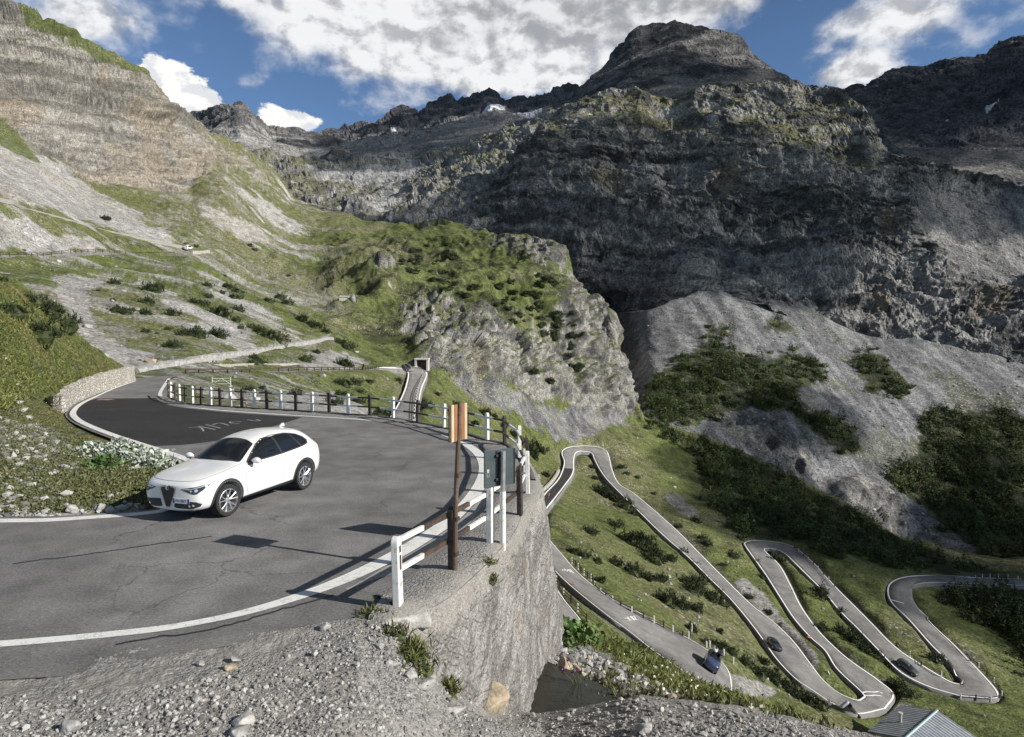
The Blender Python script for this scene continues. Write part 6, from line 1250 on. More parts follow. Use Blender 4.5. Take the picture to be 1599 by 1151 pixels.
ST = [(2.275, (.28,.42),(.54,.40),(.58,.58),(.52,.74),(.42,.79),(.28,.81),.82), (2.17, (.24,.62),(.76,.38),(.80,.62),(.75,.81),(.62,.87),(.40,.90),.92), (1.98, (.22,.74),(.88,.38),(.915,.64),(.86,.87),(.73,.94),(.45,.975),.985), (1.60, (.22,.80),(.925,.38),(.95,.68),(.90,.94),(.79,1.015),(.48,1.05),1.055),
 (1.12, (.22,.82),(.925,.36),(.95,.70),(.905,1.00),(.81,1.07),(.50,1.115),1.125), (.93, (.22,.82),(.92,.36),(.945,.70),(.905,1.02),(.815,1.09),(.54,1.15),1.17), (.55, (.22,.82),(.915,.36),(.94,.70),(.905,1.035),(.835,1.10),(.69,1.33),1.38), (.14, (.22,.82),(.915,.36),(.94,.71),(.91,1.05),(.845,1.11),(.655,1.54),1.60),
 (-.4, (.22,.82),(.915,.36),(.94,.72),(.915,1.07),(.85,1.12),(.64,1.625),1.69), (-1.0, (.22,.82),(.92,.37),(.95,.73),(.925,1.10),(.85,1.15),(.62,1.625),1.685), (-1.5, (.23,.82),(.93,.38),(.96,.74),(.93,1.13),(.84,1.18),(.59,1.575),1.635), (-1.82, (.26,.80),(.92,.40),(.955,.76),(.92,1.15),(.81,1.21),(.58,1.53),1.59), (-2.04, (.30,.74),(.89,.42),(.93,.77),(.88,1.14),(.77,1.20),(.60,1.33),1.38), (-2.20, (.33,.66),(.82,.44),(.87,.77),(.82,1.08),(.72,1.12),(.52,1.15),1.17), (-2.34, (.34,.55),(.66,.46),(.72,.70),(.64,.92),(.55,.97),(.35,1.0),1.01)]
def body_mesh(lv=3, sx=1., sz=1., boxy=0.):
    V = []; n = len(ST)
    for x, bt, sl, md, sh, gb, rl, zt in ST:
        half = [(0, bt[0]), (bt[1], bt[0]), sl, md, sh, gb, rl, (0, zt)]
        ring = half+[(-y, z) for y, z in half[-2:0:-1]]
        for y, z in ring: V.append((x*sx, y, z*sz if z < .5 else .5*sz+(z-.5)*sz*(1+boxy)))
    m = 14; Fs = [(i*m+k, (i+1)*m+k, (i+1)*m+(k+1) % m, i*m+(k+1) % m) for i in range(n-1) for k in range(m)]
    for base, rev in ((0, False), ((n-1)*m, True)):
        for k in range(1, 4): pass
        q = [(base+k, base+k+1, base+m-k-1, base+m-k) if k else None for k in range(1, 6)]
        Fs += [tuple(reversed(f)) if rev else f for f in q]+[(base+0, base+1, base+m-1), (base+6, base+7, base+8)]
    me = D.meshes.new('body'); me.from_pydata(V, [], Fs); bm = bmesh.new(); bm.from_mesh(me); bmesh.ops.recalc_face_normals(bm, faces=bm.faces); bm.to_mesh(me); bm.free()
    o = link(D.objects.new('body', me)); md_ = o.modifiers.new('s', 'SUBSURF'); md_.levels = lv; md_.render_levels = lv; return o
def applied(o):
    dg = bpy.context.evaluated_depsgraph_get(); me = D.meshes.new_from_object(o.evaluated_get(dg)); o.modifiers.clear(); o.data = me; return me
def patch(name, bv, poly, mk, dirn, off, mat, parent, grid=.045, bstep=.025):
    """a shaped panel laid onto the body: poly in a plane, mk(a, b) -> start point, cast along dirn"""
    p = np.array(poly+[poly[0]], float); out = []
    for a, b_ in zip(p[:-1], p[1:]):
        k = max(1, int(np.linalg.norm(b_-a)/bstep)); out += [a+(b_-a)*t/k for t in range(k)]
    bd = [Vector(q) for q in out]; lo = p.min(0); hi = p.max(0); ins = []
    for x in np.arange(lo[0]+grid/2, hi[0], grid):
        for y in np.arange(lo[1]+grid/2, hi[1], grid): ins.append(Vector((x, y)))
    vs, es, fs, *_ = delaunay_2d_cdt(bd+ins, [], [list(range(len(bd)))], 1, 1e-5)
    dv = Vector(dirn).normalized(); V = []; okv = []
    for q in vs:
        loc, nn, i, t = bv.ray_cast(mk(q.x, q.y), dv, 6)
        if loc is None: V.append((0, 0, 0)); okv.append(False)
        else:
            if nn.dot(dv) > 0: nn = -nn
            V.append((loc+nn*off)[:]); okv.append(True)
    Fs = [tuple(f) for f in fs if all(okv[i] for i in f)]
    me = D.meshes.new(name); me.from_pydata(V, [], Fs); me.materials.append(mat)
    bm = bmesh.new(); bm.from_mesh(me); bmesh.ops.delete(bm, geom=[v for v in bm.verts if not v.link_faces], context='VERTS')
    for f in bm.faces:
        f.smooth = True
        if f.normal.dot(dv) > 0: f.normal_flip()
    bm.to_mesh(me); bm.free(); return link(D.objects.new(name, me), parent)
def lathe(mb, prof, seg, c, ax, mi=0):
    """prof (axial, radius) round axis y through c"""
    V = []; n = len(prof)
    for k in range(seg):
        a = 2*math.pi*k/seg
        for y, r in prof: V.append((c[0]+r*math.cos(a), c[1]+y*ax, c[2]+r*math.sin(a)))
    Fs = [(k*n+i, ((k+1) % seg)*n+i, ((k+1) % seg)*n+i+1, k*n+i+1) for k in range(seg) for i in range(n-1)]; mb.add(V, Fs, mi)
def wheel(par, x, side, r=.36, detail=True, steer=0., yw=.80):
    w = empty('wheel', (x, side*yw, r)); w.parent = par; w.rotation_euler = (0, 0, steer)
    mb = MB(); lathe(mb, [(-.12, r*.70), (-.13, r*.95), (-.10, r), (.10, r), (.13, r*.96), (.135, r*.86), (.125, r*.73)], 40 if detail else 18, (0, 0, 0), side); mb.build('tyre', TYRE, w, smooth=True)
    mb = MB(); lathe(mb, [(.125, r*.735), (.13, r*.70), (.105, r*.67), (-.02, r*.64)], 40 if detail else 18, (0, 0, 0), side)
    if detail:
        for k in range(5):
            for da in (-.17, .17):
                a = 2*math.pi*k/5+.3; c0 = Vector((math.cos(a+da*.3)*.05, side*.085, math.sin(a+da*.3)*.05)); c1 = Vector((math.cos(a+da*1.6)*r*.70, side*.115, math.sin(a+da*1.6)*r*.70))
                mb.tube([c0, (c0+c1)/2+Vector((0, side*.008, 0)), c1], [.022, .016, .020], 6)
        lathe(mb, [(.10, .0), (.105, .03), (.095, .065), (.05, .07)], 20, (0, 0, 0), side)
    else:
        for k in range(5):
            a = 2*math.pi*k/5; mb.tube([(0, side*.10, 0), (math.cos(a)*r*.7, side*.11, math.sin(a)*r*.7)], [.05, .04], 4)
    mb.build('rim', ALLOY, w, smooth=True)
    mb = MB(); lathe(mb, [(.0, 0), (.0, r*.66), (-.06, r*.66)], 24, (0, 0, 0), side); mb.build('brake_disc', CLAD if not detail else M_DARK, w); return w
def make_car(root, paint, detail=True, sx=1., sz=1., boxy=0., steer=0., van=False):
    b0 = body_mesh(3 if detail else 2, sx, sz, boxy); me = applied(b0); bv = BVHTree.FromPolygons([v.co[:] for v in me.vertices], [tuple(p.vertices) for p in me.polygons])
    for xx in (1.41*sx, -1.41*sx):
        mb = MB(); lathe(mb, [(-1.3, 0), (-1.3, .425), (1.3, .425), (1.3, 0)], 40, (xx, 0, .37), 1); cy = mb.build('cut', CLAD); bm = bmesh.new(); bm.from_mesh(cy.data); bmesh.ops.remove_doubles(bm, verts=bm.verts, dist=1e-4); bmesh.ops.recalc_face_normals(bm, faces=bm.faces); bm.to_mesh(cy.data); bm.free()
        md_ = b0.modifiers.new('b', 'BOOLEAN'); md_.operation = 'DIFFERENCE'; md_.object = cy; md_.solver = 'EXACT'; applied(b0); D.objects.remove(cy)
    me = b0.data; me.materials.clear(); me.materials.append(paint); me.polygons.foreach_set('use_smooth', np.ones(len(me.polygons), bool)); me.polygons.foreach_set('material_index', np.zeros(len(me.polygons), np.int32))
    try: me.set_sharp_from_angle(angle=R(40))
    except Exception: pass
    b0.parent = root; b0.name = 'body'
    Z = lambda z: z*sz if z < .5 else .5*sz+(z-.5)*sz*(1+boxy)
    for s in (1, -1):
        side = lambda a, b_, s=s: Vector((a*sx, s*3, Z(b_))); dr = (0, -s, 0)
        pj = lambda nm, poly, off, mat: patch(nm, bv, poly, side, dr, off, mat, root)
        pj('window_surround', [(.74,1.085),(.44,1.275),(.16,1.435),(-.10,1.525),(-.50,1.562),(-1.0,1.55),(-1.20,1.52),(-1.42,1.47),(-1.62,1.38),(-1.71,1.28),(-1.66,1.205),(-1.30,1.16),(-.5,1.105),(.2,1.085)], .002, M_DARK)
        pj('side_window', [(.64,1.105),(.42,1.25),(.16,1.41),(-.10,1.50),(-.43,1.535),(-.50,1.12),(.2,1.10)], .004, GLASS)
        pj('side_window', [(-.57,1.125),(-.50,1.538),(-1.00,1.525),(-1.10,1.51),(-1.30,1.20),(-1.32,1.175)], .004, GLASS)
        pj('quarter_window', [(-1.385,1.19),(-1.16,1.505),(-1.38,1.455),(-1.58,1.36),(-1.66,1.28),(-1.62,1.22)], .004, GLASS)
        patch('tail_lamp', bv, [(-2.10,1.00),(-2.16,1.05),(-2.36,1.02),(-2.36,.95)], side, dr, .006, REDL, root)
        pj('sill_cladding', [(1.00,.21),(1.0,.335),(-.98,.375),(-.98,.23)], .012, CLAD)
        for xx in (1.41, -1.41):
            arc = [(xx+math.cos(a)*.485/1, .37+math.sin(a)*.485) for a in np.linspace(-.25, math.pi+.25, 26)]+[(xx+math.cos(a)*.428, .37+math.sin(a)*.428) for a in np.linspace(math.pi+.3, -.3, 26)]
            pj('arch_cladding', arc, .008, CLAD); wheel(root, xx*sx, s, .36, detail, steer if xx > 0 else 0.)
        if detail:
            # shut lines, handles, mirror, lamps
            def line(pts, w=.009):
                p = np.array(pts); n_ = normals2(p)*w/2; return [tuple(q) for q in p+n_]+[tuple(q) for q in (p-n_)[::-1]]
            for q in ([(.80,.99),(.84,.75),(.80,.40)], [(-.50,1.10),(-.52,.80),(-.50,.40)], [(-1.38,1.16),(-1.30,.98),(-1.10,.86),(-.98,.70)]): pj('shut_line', line(catmull(q, 6)), .0025, SEAM)
            pj('window_trim', line(catmull([(.70,1.085),(.2,1.085),(-.5,1.105),(-1.3,1.16),(-1.64,1.205)], 6), .022), .006, M_DARK)
            for hx, hz in ((-.33, .985), (-1.20, 1.02)):
                loc = bv.ray_cast(Vector((hx, s*3, hz)), Vector((0, -s, 0)))[0]; mb = MB(); mb.box(loc+Vector((0, s*.018, 0)), (.20, .03, .032), bev=.012); mb.build('door_handle', paint, root, smooth=True)
            mb = MB(); mb.tube([(.70, s*.88, 1.06), (.66, s*.98, 1.085)], [.035, .03], 8); mb.build('mirror_arm', CLAD, root, smooth=True)
            bm = bmesh.new(); bmesh.ops.create_uvsphere(bm, u_segments=20, v_segments=12, radius=1)
            for v in bm.verts:
                x, y, z = v.co; f = 1-.25*max(0, -s*y); v.co = Vector((.62+(x*.085 if x > 0 else x*.06)*1., s*1.045+y*.135, 1.135+z*.078*f))
            m_ = D.meshes.new('mirror_housing'); bm.to_mesh(m_); bm.free(); m_.materials.append(paint); m_.polygons.foreach_set('use_smooth', np.ones(len(m_.polygons), bool)); mh = link(D.objects.new('mirror_housing', m_), root)
            mb = MB(); mb.box((.562, s*1.05, 1.135), (.012, .20, .105), bev=.005); q = mb.build('mirror_glass', GLASS, mh)
        fr = lambda a, b_, s=s: Vector((4, a, Z(b_)))
        dirf = (-1, 0, 0)
        hl = patch('headlight', bv, [(s*.36,.755),(s*.50,.700),(s*.66,.645),(s*.74,.645),(s*.82,.72),(s*.865,.815),(s*.845,.84),(s*.70,.80),(s*.5,.775)], fr, dirf, .006, LAMP, root, .03, .02)
        if detail:
            for (a, z, r_) in ((.72, .725, .030), (.62, .712, .018)):
                patch('lens', bv, [(s*a+math.cos(t)*r_, z+math.sin(t)*r_) for t in np.linspace(0, 2*math.pi, 18)[:-1]], fr, dirf, .012, LENS, hl, .02, .015)
            patch('chrome_strip', bv, [(s*.42,.748),(s*.62,.745),(s*.80,.79),(s*.855,.83),(s*.845,.838),(s*.78,.805),(s*.62,.76),(s*.42,.757)], fr, dirf, .011, LENS, hl, .03, .02)
            it = patch('air_intake', bv, [(s*.17,.36),(s*.24,.335),(s*.62,.325),(s*.76,.37),(s*.80,.43),(s*.72,.48),(s*.50,.50),(s*.22,.52)], fr, dirf, .005, M_DARK, root, .03, .02)
            for a, z in ((.58, .39), (.66, .405)): patch('fog_lamp', bv, [(s*a+math.cos(t)*.024, z+math.sin(t)*.024) for t in np.linspace(0, 2*math.pi, 14)[:-1]], fr, dirf, .012, LENS, it, .02, .012)
    top = lambda a, b_: Vector((a*sx, b_, 4)); dn = (0, 0, -1)
    patch('windscreen', bv, [(1.00,0),(.985,.35),(.90,.70),(.84,.745),(.20,.585),(.155,.35),(.14,0),(.155,-.35),(.20,-.585),(.84,-.745),(.90,-.70),(.985,-.35)], top, dn, .005, GLASS, root, .06, .04)
    bk = lambda a, b_: Vector((-4, a, Z(b_)))
    patch('rear_window', bv, [(-.52,1.46),(.52,1.46),(.60,1.22),(-.60,1.22)], bk, (1, 0, 0), .005, GLASS, root, .06, .04)
    fr = lambda a, b_: Vector((4, a, Z(b_))); dirf = (-1, 0, 0)
    mb = MB(); mb.box((0, 0, .52*sz), (3.7*sx, 1.16, .6*sz)); mb.build('underbody', M_DARK, root)
    if detail:
        G0 = [(-.235,.795),(-.15,.81),(.15,.81),(.235,.795),(.235,.73),(.085,.36),(.05,.315),(-.05,.315),(-.085,.36),(-.235,.73)]
        gr = patch('grille_frame', bv, G0, fr, dirf, .006, CHROME, root, .03, .02)
        patch('grille', bv, [(a*.80, .57+(z-.57)*.87) for a, z in G0], fr, dirf, .012, M_DARK, gr, .03, .02)
        bd = patch('badge', bv, [(math.cos(t)*.055, .765+math.sin(t)*.055) for t in np.linspace(0, 2*math.pi, 24)[:-1]], fr, dirf, .020, CHROME, root, .02, .012)
        patch('emblem', bv, [(math.cos(t)*.020-.021, .765+math.sin(t)*.034) for t in np.linspace(0, 2*math.pi, 20)[:-1]], fr, dirf, .024, PWHITE, bd, .02, .012)
        patch('emblem', bv, [(math.cos(t)*.020+.021, .765+math.sin(t)*.034) for t in np.linspace(0, 2*math.pi, 20)[:-1]], fr, dirf, .024, PBLUE, bd, .02, .012)
        patch('lower_lip', bv, [(-.60,.235),(.60,.235),(.70,.30),(.5,.29),(-.5,.29),(-.70,.30)], fr, dirf, .006, CLAD, root, .04, .03)
        hood = catmull([(.86,.80),(1.5,.80),(1.95,.70),(2.12,.48),(2.18,0),(2.12,-.48),(1.95,-.70),(1.5,-.80),(.86,-.80)], 8); hn = normals2(hood)*.0045
        patch('bonnet_gap', bv, [tuple(q) for q in hood+hn]+[tuple(q) for q in (hood-hn)[::-1]], top, dn, .0025, SEAM, root, .05, .03)
        for s in (1, -1):
            cr = catmull([(1.0,s*.60),(1.5,s*.50),(1.95,s*.30)], 6); hn = normals2(cr)*np.linspace(.030, .004, len(cr))[:, None]
        # plate, carried on the car's left
        loc, nn, _, _ = bv.ray_cast(Vector((4, .40, .505)), Vector((-1, 0, 0))); az_ = math.atan2(nn.y, nn.x)*.75
        pl = empty('number_plate', loc+Vector((.03, 0, 0)), az_); pl.parent = root
        mb = MB(); mb.box((0, 0, 0), (.016, .44, .115), bev=.004); mb.build('plate', PWHITE, pl)
        for yy in (-.20, .20): mb = MB(); mb.box((.0035, yy, 0), (.013, .042, .111)); mb.build('blue_band', PBLUE, pl)
        cu = D.curves.new('plate_text', 'FONT'); cu.body = 'FH 196FY'; cu.size = .092; cu.align_x = 'CENTER'; cu.align_y = 'CENTER'; cu.extrude = .001
        to = link(D.objects.new('tmp', cu)); dg = bpy.context.evaluated_depsgraph_get(); tm = D.meshes.new_from_object(to.evaluated_get(dg)); D.objects.remove(to); tm.materials.clear(); tm.materials.append(M_DARK)
        t2 = link(D.objects.new('plate_lettering', tm), pl); t2.rotation_euler = (math.pi/2, 0, math.pi/2); t2.location = (.0105, 0, 0); t2.scale = (.80, 1, 1)
        # roof aerial, rear lip
        mb = MB(); mb.prism([(-1.52,.0),(-1.72,.0),(-1.70,.085),(-1.64,.09)], -.022, .022, 0, Matrix(((1, 0, 0, 0), (0, 0, 1, 0), (0, 1, 0, 1.615), (0, 0, 0, 1)))); mb.build('roof_aerial', paint, root, smooth=True)
        top_l = [(-1.80,.56),(-1.98,.52),(-1.98,-.52),(-1.80,-.56)]
    return root
# the white car in the bend
fc = Vector(gz(361, 807)); rc = Vector(gz(479, 765)); hd = (fc-rc).normalized(); lf = Vector((-hd.y, hd.x, 0)); mid = (fc+rc)/2-lf*.93
print('car wheelbase from photo', (fc-rc).length)
car = empty('white_car', (mid.x, mid.y, .012), math.atan2(hd.y, hd.x), 'white five-door sport utility car with silver alloy wheels driving round the hairpin', 'car')
make_car(car, CP_WHITE, True, steer=-.10); car.scale = (.955, .955, .995)
def place_on_road(o, u, v, du, dv, lift=.05):
    """stand o on the road at u, v, heading towards the photo position u+du, v+dv"""
    def h(u, v):
        c = [x for x in (cast(RD_BVH, u, v), cast(SLOPE.bvhQ, u, v)) if x[0] is not None]; return min(c, key=lambda x: x[0].y)
    p, n = h(u, v); q, _ = h(u+du, v+dv)
    if n.z < 0: n = -n
    f = (q-p); f -= n*f.dot(n); f.normalize(); l = n.cross(f)
    M = Matrix((f, l, n)).transposed().to_4x4(); M.translation = p+n*lift; o.matrix_world = M; return p
blk = empty('black_car', label='small black car driving down the long road leg towards the lowest left hairpin', cat='car'); make_car(blk, CP_BLACK, False, .9, .88); place_on_road(blk, 1208, 1011, 10, 11)
drk = empty('dark_car', label='dark car at the grass edge of the lower road leg, half hidden by shrubs', cat='car'); make_car(drk, CP_GREY, False, .95, .9); place_on_road(drk, 1416, 1046, 14, 10)
tun = empty('dark_car', label='dark car on the road just left of the tunnel portal', cat='car'); make_car(tun, CP_BLACK, False, .9, .9); place_on_road(tun, 632, 575.5, -8, -.5)
pale = empty('pale_car', label='pale bluish car parked by the metal-roofed house', cat='car'); make_car(pale, CP_SILVER, False, .9, .9); place_on_road(pale, 1331, 1116, 10, 6)
wv = empty('white_van', label='white minibus on the upper terrace hairpin far up the left slope', cat='van'); make_car(wv, CP_WHITE, False, 1.1, 1.05, .35); place_on_road(wv, 294, 390.8, 12, -.6, .3)
van = empty('blue_van', label='dark blue van loaded with roof luggage driving up the road below the wall', cat='van'); make_car(van, CP_BLUE, False, 1.0, 1.1, .25); place_on_road(van, 1107, 1042, -1, 12)
def onroof(nm, mat, y, ln, w, h, lab, cat):
    bm = bmesh.new(); bmesh.ops.create_uvsphere(bm, u_segments=16, v_segments=10, radius=1)
    for v in bm.verts:
        x, yy, z = v.co; sg = lambda t, p: math.copysign(abs(t)**p, t); v.co = Vector((sg(x, .75)*ln/2, sg(yy, .6)*w/2*(1-.35*abs(x)**2), sg(z, .7)*h/2))
    m_ = D.meshes.new(nm); bm.to_mesh(m_); bm.free(); m_.materials.append(mat); m_.polygons.foreach_set('use_smooth', np.ones(len(m_.polygons), bool)); o = link(D.objects.new(nm, m_)); o.matrix_world = van.matrix_world @ Matrix.Translation((-.5, y, 2.28)); tag(o, lab, cat); return o
onroof('roof_box', M_DARK, .38, 2.3, .62, .45, 'dark luggage box on the roof of the blue van', 'roof box'); onroof('canoe', CP_WHITE, -.36, 2.9, .62, .40, 'white canoe lying on the roof of the blue van', 'canoe')
c0 = empty('tmpc'); c0.matrix_world = van.matrix_world @ Matrix.Translation((-.5, -.36, 2.48)); o = lump(.9, .16, .06, 3); k_ = mesh_np('canoe_opening', o[0], o[1], M_DARK); k_.matrix_world = c0.matrix_world; cn = D.objects['canoe']; k_.parent = cn; k_.matrix_parent_inverse = cn.matrix_world.inverted(); D.objects.remove(c0)

# ---- people on two wheels, a few pixels high
def figure(name, joints, bones, mat, parent):
    me = D.meshes.new(name); me.from_pydata([j[:3] for j in joints], bones, []); o = link(D.objects.new(name, me), parent); o.modifiers.new('k', 'SKIN'); s = o.modifiers.new('s', 'SUBSURF'); s.levels = 1; s.render_levels = 1
    for i, j in enumerate(joints): me.skin_vertices[0].data[i].radius = (j[3], j[3])
    me.skin_vertices[0].data[0].use_root = True; applied(o); o.data.materials.clear(); o.data.materials.append(mat); return o
SKIN = plain('skin', (.42, .26, .18), .6, 0, .1); JERSEY = plain('red_jersey', (.45, .05, .05), .8, 0, .1); SHORTS = plain('dark_cloth', (.02, .02, .024), .85, 0, .1); HELM = plain('helmet_white', (.7, .7, .7), .35, 0, .05)
def rider(label, u, v, du, dv, motor=False):
    e = empty('motorcyclist' if motor else 'cyclist', label=label, cat='person'); bk = empty('motorcycle' if motor else 'bicycle', label=('dark motorcycle on the level road before the tunnel' if motor else 'racing bicycle ridden on the new black asphalt'), cat='motorcycle' if motor else 'bicycle')
    J = [(0, 0, .95, .13), (.18, 0, 1.25, .15), (.30, 0, 1.45, .07), (.36, 0, 1.60, .10), (.22, .19, 1.38, .06), (.42, .23, 1.15, .045), (.55, .2, 1.05, .04), (.22, -.19, 1.38, .06), (.42, -.23, 1.15, .045), (.55, -.2, 1.05, .04), (.05, .10, .9, .09), (.35, .12, .72, .07), (.15, .12, .32, .05), (.26, .12, .26, .04), (.05, -.10, .9, .09), (.30, -.12, .80, .07), (.10, -.12, .45, .05), (.21, -.12, .39, .04)]
    B = [(0, 1), (1, 2), (2, 3), (1, 4), (4, 5), (5, 6), (1, 7), (7, 8), (8, 9), (0, 10), (10, 11), (11, 12), (12, 13), (0, 14), (14, 15), (15, 16), (16, 17)]
    figure('body', J, B, SHORTS if motor else JERSEY, e); o = lump(.13, .11, .12, 2, 2, 0); q = mesh_np('helmet', o[0]+[.37, 0, 1.66], o[1], HELM if not motor else M_DARK, e)
    wr = .30 if motor else .34
    for x in (-.5, .55):
        mb = MB(); lathe(mb, [(-.06 if motor else -.015, wr*.6 if motor else wr*.93), (0, wr), (.06 if motor else .015, wr*.6 if motor else wr*.93)], 18, (x, 0, wr), 1); mb.build('wheel', TYRE, bk)
    mb = MB(); r_ = .05 if motor else .02
    for a, b_ in (((-.5, 0, .34), (0, 0, .3)), ((0, 0, .3), (.42, 0, .75)), ((-.15, 0, .82), (0, 0, .3)), ((-.12, 0, .75), (.42, 0, .8)), ((.55, 0, .34), (.42, 0, .95)), ((.45, -.22, 1.0), (.45, .22, 1.0))): mb.tube([a, b_], r_, 6)
    mb.build('frame', M_DARK, bk)
    if motor: o = lump(.42, .18, .2, 4, 2, .62); mesh_np('engine_and_tank', o[0], o[1], CP_BLACK, bk)
    place_on_road(bk, u, v, du, dv); e.matrix_world = bk.matrix_world.copy()
rider('cyclist in a red jersey climbing the new black asphalt below the wall', 854, 781, 3, -8); rider('dark-clad motorcyclist riding along the level road before the tunnel', 565, 578.5, -10, .5, True)
# ================================================================= BUILDINGS
PL = plain('plaster', (.50, .48, .44), .9, 0, .15, 1.2); PLD = plain('grey_plaster', (.30, .29, .27), .9, 0, .2, 1.2); WOODB = plain('brown_door', (.13, .06, .035), .7, 0, .25, 3)
def corr(name, col):
    m, g, b = newmat(name); pos = g.node('ShaderNodeTexCoord').outputs['Object']; sp_ = g.node('ShaderNodeSeparateXYZ'); g.put(sp_.inputs[0], pos)
    w = g.m('SINE', g.m('MULTIPLY', sp_.outputs[0], 10.)); n = g.noise(pos, 1.2, 5, .6); c = g.mix(g.ramp(w, -.7, .3, .8, 0.), col, (col[0]*.25, col[1]*.25, col[2]*.25)); c = g.mix(1., c, g.ramp(n, .3, .7, .8, 1.15), 'MULTIPLY')
    g.put(b.inputs['Base Color'], c); b.inputs['Roughness'].default_value = .45; b.inputs['Metallic'].default_value = .35
    bp = g.node('ShaderNodeBump'); bp.inputs['Strength'].default_value = .6; bp.inputs['Distance'].default_value = .04; g.put(bp.inputs['Height'], w); g.put(b.inputs['Normal'], bp.outputs[0]); return m
ROOF = corr('corrugated_metal', (.40, .43, .46)); RIDGE = plain('ridge_metal', (.42, .52, .55), .4, .4, .05)
def solve_roof():
    # ridge corner seen at (1462,1111), roof about nine metres long
    return np.array(at(1462, 1111, 92.))
r0 = solve_roof(); ax = Vector((-.80, -.60, 0)); pe = Vector((-.60, .80, 0)); Lr, Wd, rise = 10.5, 5.0, 1.55
hs = empty('metal_roofed_house', Vector(r0)-Vector((0, 0, rise)), math.atan2(ax.y, ax.x), 'house with a pale corrugated metal roof beside the lowest hairpin at the bottom right', 'house')
for s, nm in ((1, 'roof'), (-1, 'roof')):
    mb = MB(); y0 = s*Wd*-1; V = [(-.4, 0, rise), (Lr, 0, rise), (Lr, -s*Wd*1.0, 0), (-.4, -s*Wd*1.0, 0)]; mb.add(V+[(x, y, z-.14) for x, y, z in V], [(0, 1, 2, 3), (7, 6, 5, 4), (0, 4, 5, 1), (1, 5, 6, 2), (2, 6, 7, 3), (3, 7, 4, 0)]); mb.build(nm, ROOF, hs)
mb = MB(); mb.tube([(-.45, 0, rise+.04), (Lr+.05, 0, rise+.04)], .16, 6); mb.build('ridge_cap', RIDGE, hs)
mb = MB(); mb.add([(0, -Wd+.5, -6), (0, Wd-.5, -6), (0, Wd-.5, .02), (0, 0, rise-.2), (0, -Wd+.5, .02), (Lr-.4, -Wd+.5, -6), (Lr-.4, Wd-.5, -6), (Lr-.4, Wd-.5, .02), (Lr-.4, 0, rise-.2), (Lr-.4, -Wd+.5, .02)], [(0, 1, 2, 3, 4), (9, 8, 7, 6, 5), (0, 4, 9, 5), (1, 6, 7, 2)]); mb.build('wall', PLD, hs)
ch = MB(); ch.tube([(5.6, -3.2 if False else -2.6, .6), (5.6, -2.6, 2.0)], .2, 10); ch.tube([(5.6, -2.6, 2.0), (5.6, -2.6, 2.15)], .3, 10); ch.build('chimney', PL, hs, smooth=True)
for xx in (2.2, 5, 7.8):
    mb = MB(); mb.box((xx, -Wd+.49, -1.6), (1.0, .08, 1.1)); w_ = mb.build('window', WOODB, hs); mb = MB(); mb.box((xx, -Wd+.44, -1.6), (.8, .05, .9)); mb.build('pane', GLASS, w_)
# tunnel portal
p = slope_hit(660, 573); P0 = Vector(p); k_ = P0.y/F; pw_, ph_ = 21*k_, 12*k_
po = empty('tunnel_portal', P0+Vector((0, -1.2, -.6)), 0., 'small pale concrete tunnel portal with a brown door at the end of the level road', 'portal')
mb = MB(); mb.box((-pw_*.43, 0, ph_/2), (pw_*.14, 3.4, ph_+1.2)); mb.build('side_pier', PL, po); mb = MB(); mb.box((pw_*.43, 0, ph_/2), (pw_*.14, 3.4, ph_+1.2)); mb.build('side_pier', PL, po)
mb = MB(); mb.box((0, -.05, ph_+.75), (pw_*1.06, 3.6, .55), bev=.05); mb.build('lintel', PL, po); mb = MB(); mb.box((0, .9, ph_/2), (pw_*.7, .2, ph_+.9)); mb.build('back_wall', M_DARK, po)
mb = MB(); mb.box((pw_*.08, .70, ph_*.36), (pw_*.42, .12, ph_*.85)); mb.build('door', WOODB, po)
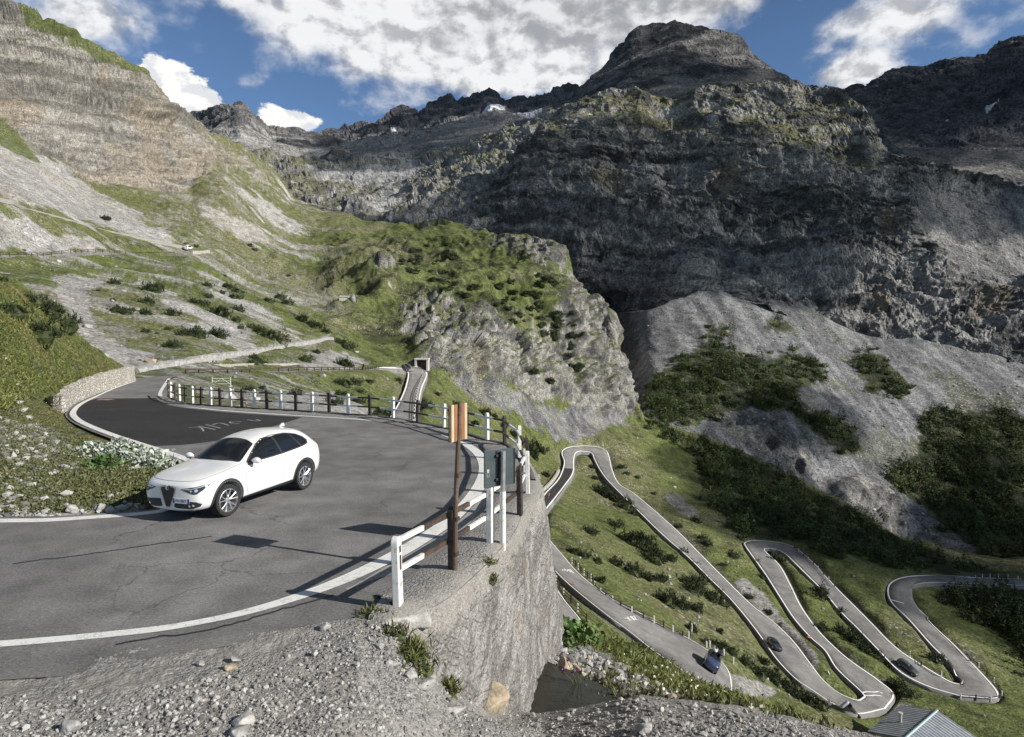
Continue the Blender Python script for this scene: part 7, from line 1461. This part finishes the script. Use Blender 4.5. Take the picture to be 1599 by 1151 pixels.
# hut
p = slope_hit(537, 470); P0 = Vector(p); k_ = P0.y/F
ht = empty('stone_hut', P0, .15, 'tiny whitish hut standing alone on the meadow below the knoll', 'hut')
mb = MB(); mb.box((0, 1.5, .6), (14*k_, 3, 2.6), bev=.05); mb.build('wall', PL, ht); mb = MB(); mb.add([(-7.4*k_, -.3, 1.85), (7.4*k_, -.3, 1.85), (7.4*k_, 3.3, 2.4), (-7.4*k_, 3.3, 2.4), (-7.4*k_, -.3, 1.7), (7.4*k_, -.3, 1.7), (7.4*k_, 3.3, 2.2), (-7.4*k_, 3.3, 2.2)], [(0, 1, 2, 3), (7, 6, 5, 4), (0, 4, 5, 1), (1, 5, 6, 2), (2, 6, 7, 3), (3, 7, 4, 0)]); mb.build('roof', PL, ht); mb = MB(); mb.box((2, -.03, .5), (.9, .1, 1.8)); mb.build('door', M_DARK, ht)
p = slope_hit(546, 469); q = Vector(p); rock('boulder', q+Vector((1.2, 1, .8)), (1.7, 1.5, 2.2), M_STONE, 'dark boulder right beside the tiny whitish hut', 601, sub=3)
# little white gate on the slope behind the fence
p = hit(346, 601); g0 = Vector(p); k_ = g0.y/F; gw, gh = 27*k_, 11*k_
gt = empty('white_gate', g0, .15, 'low white wooden gate frame with a cross brace standing on the grass behind the railing', 'gate'); mb = MB()
for x in (-gw/2, gw/2): mb.box((x, 0, gh/2), (.07, .07, gh+.15))
mb.build('gate_posts', M_WHITE, gt); mb = MB()
for z in (.15*gh, .55*gh, .92*gh): mb.box((0, 0, z), (gw, .04, .05))
mb.build('bars', M_WHITE, gt); mb = MB(); mb.tube([(-gw/2, -.03, .1*gh), (0, -.03, .92*gh)], .025, 4); mb.tube([(gw/2, -.03, .1*gh), (0, -.03, .92*gh)], .025, 4); mb.build('brace', M_WHITE, gt)
# bridge under the road at the right edge
bp0 = np.array([cast(RD_BVH, u, v)[0][:] for u, v in resamp([(1475,912.6),(1530,914),(1598,917),(1650,920)], 20)])
wall_on('stone_bridge', bp0-[0, .6, 4.6], 4.7, .8, 'low stone bridge carrying the lowest road at the right edge', n=60, seed=71, base=-3)
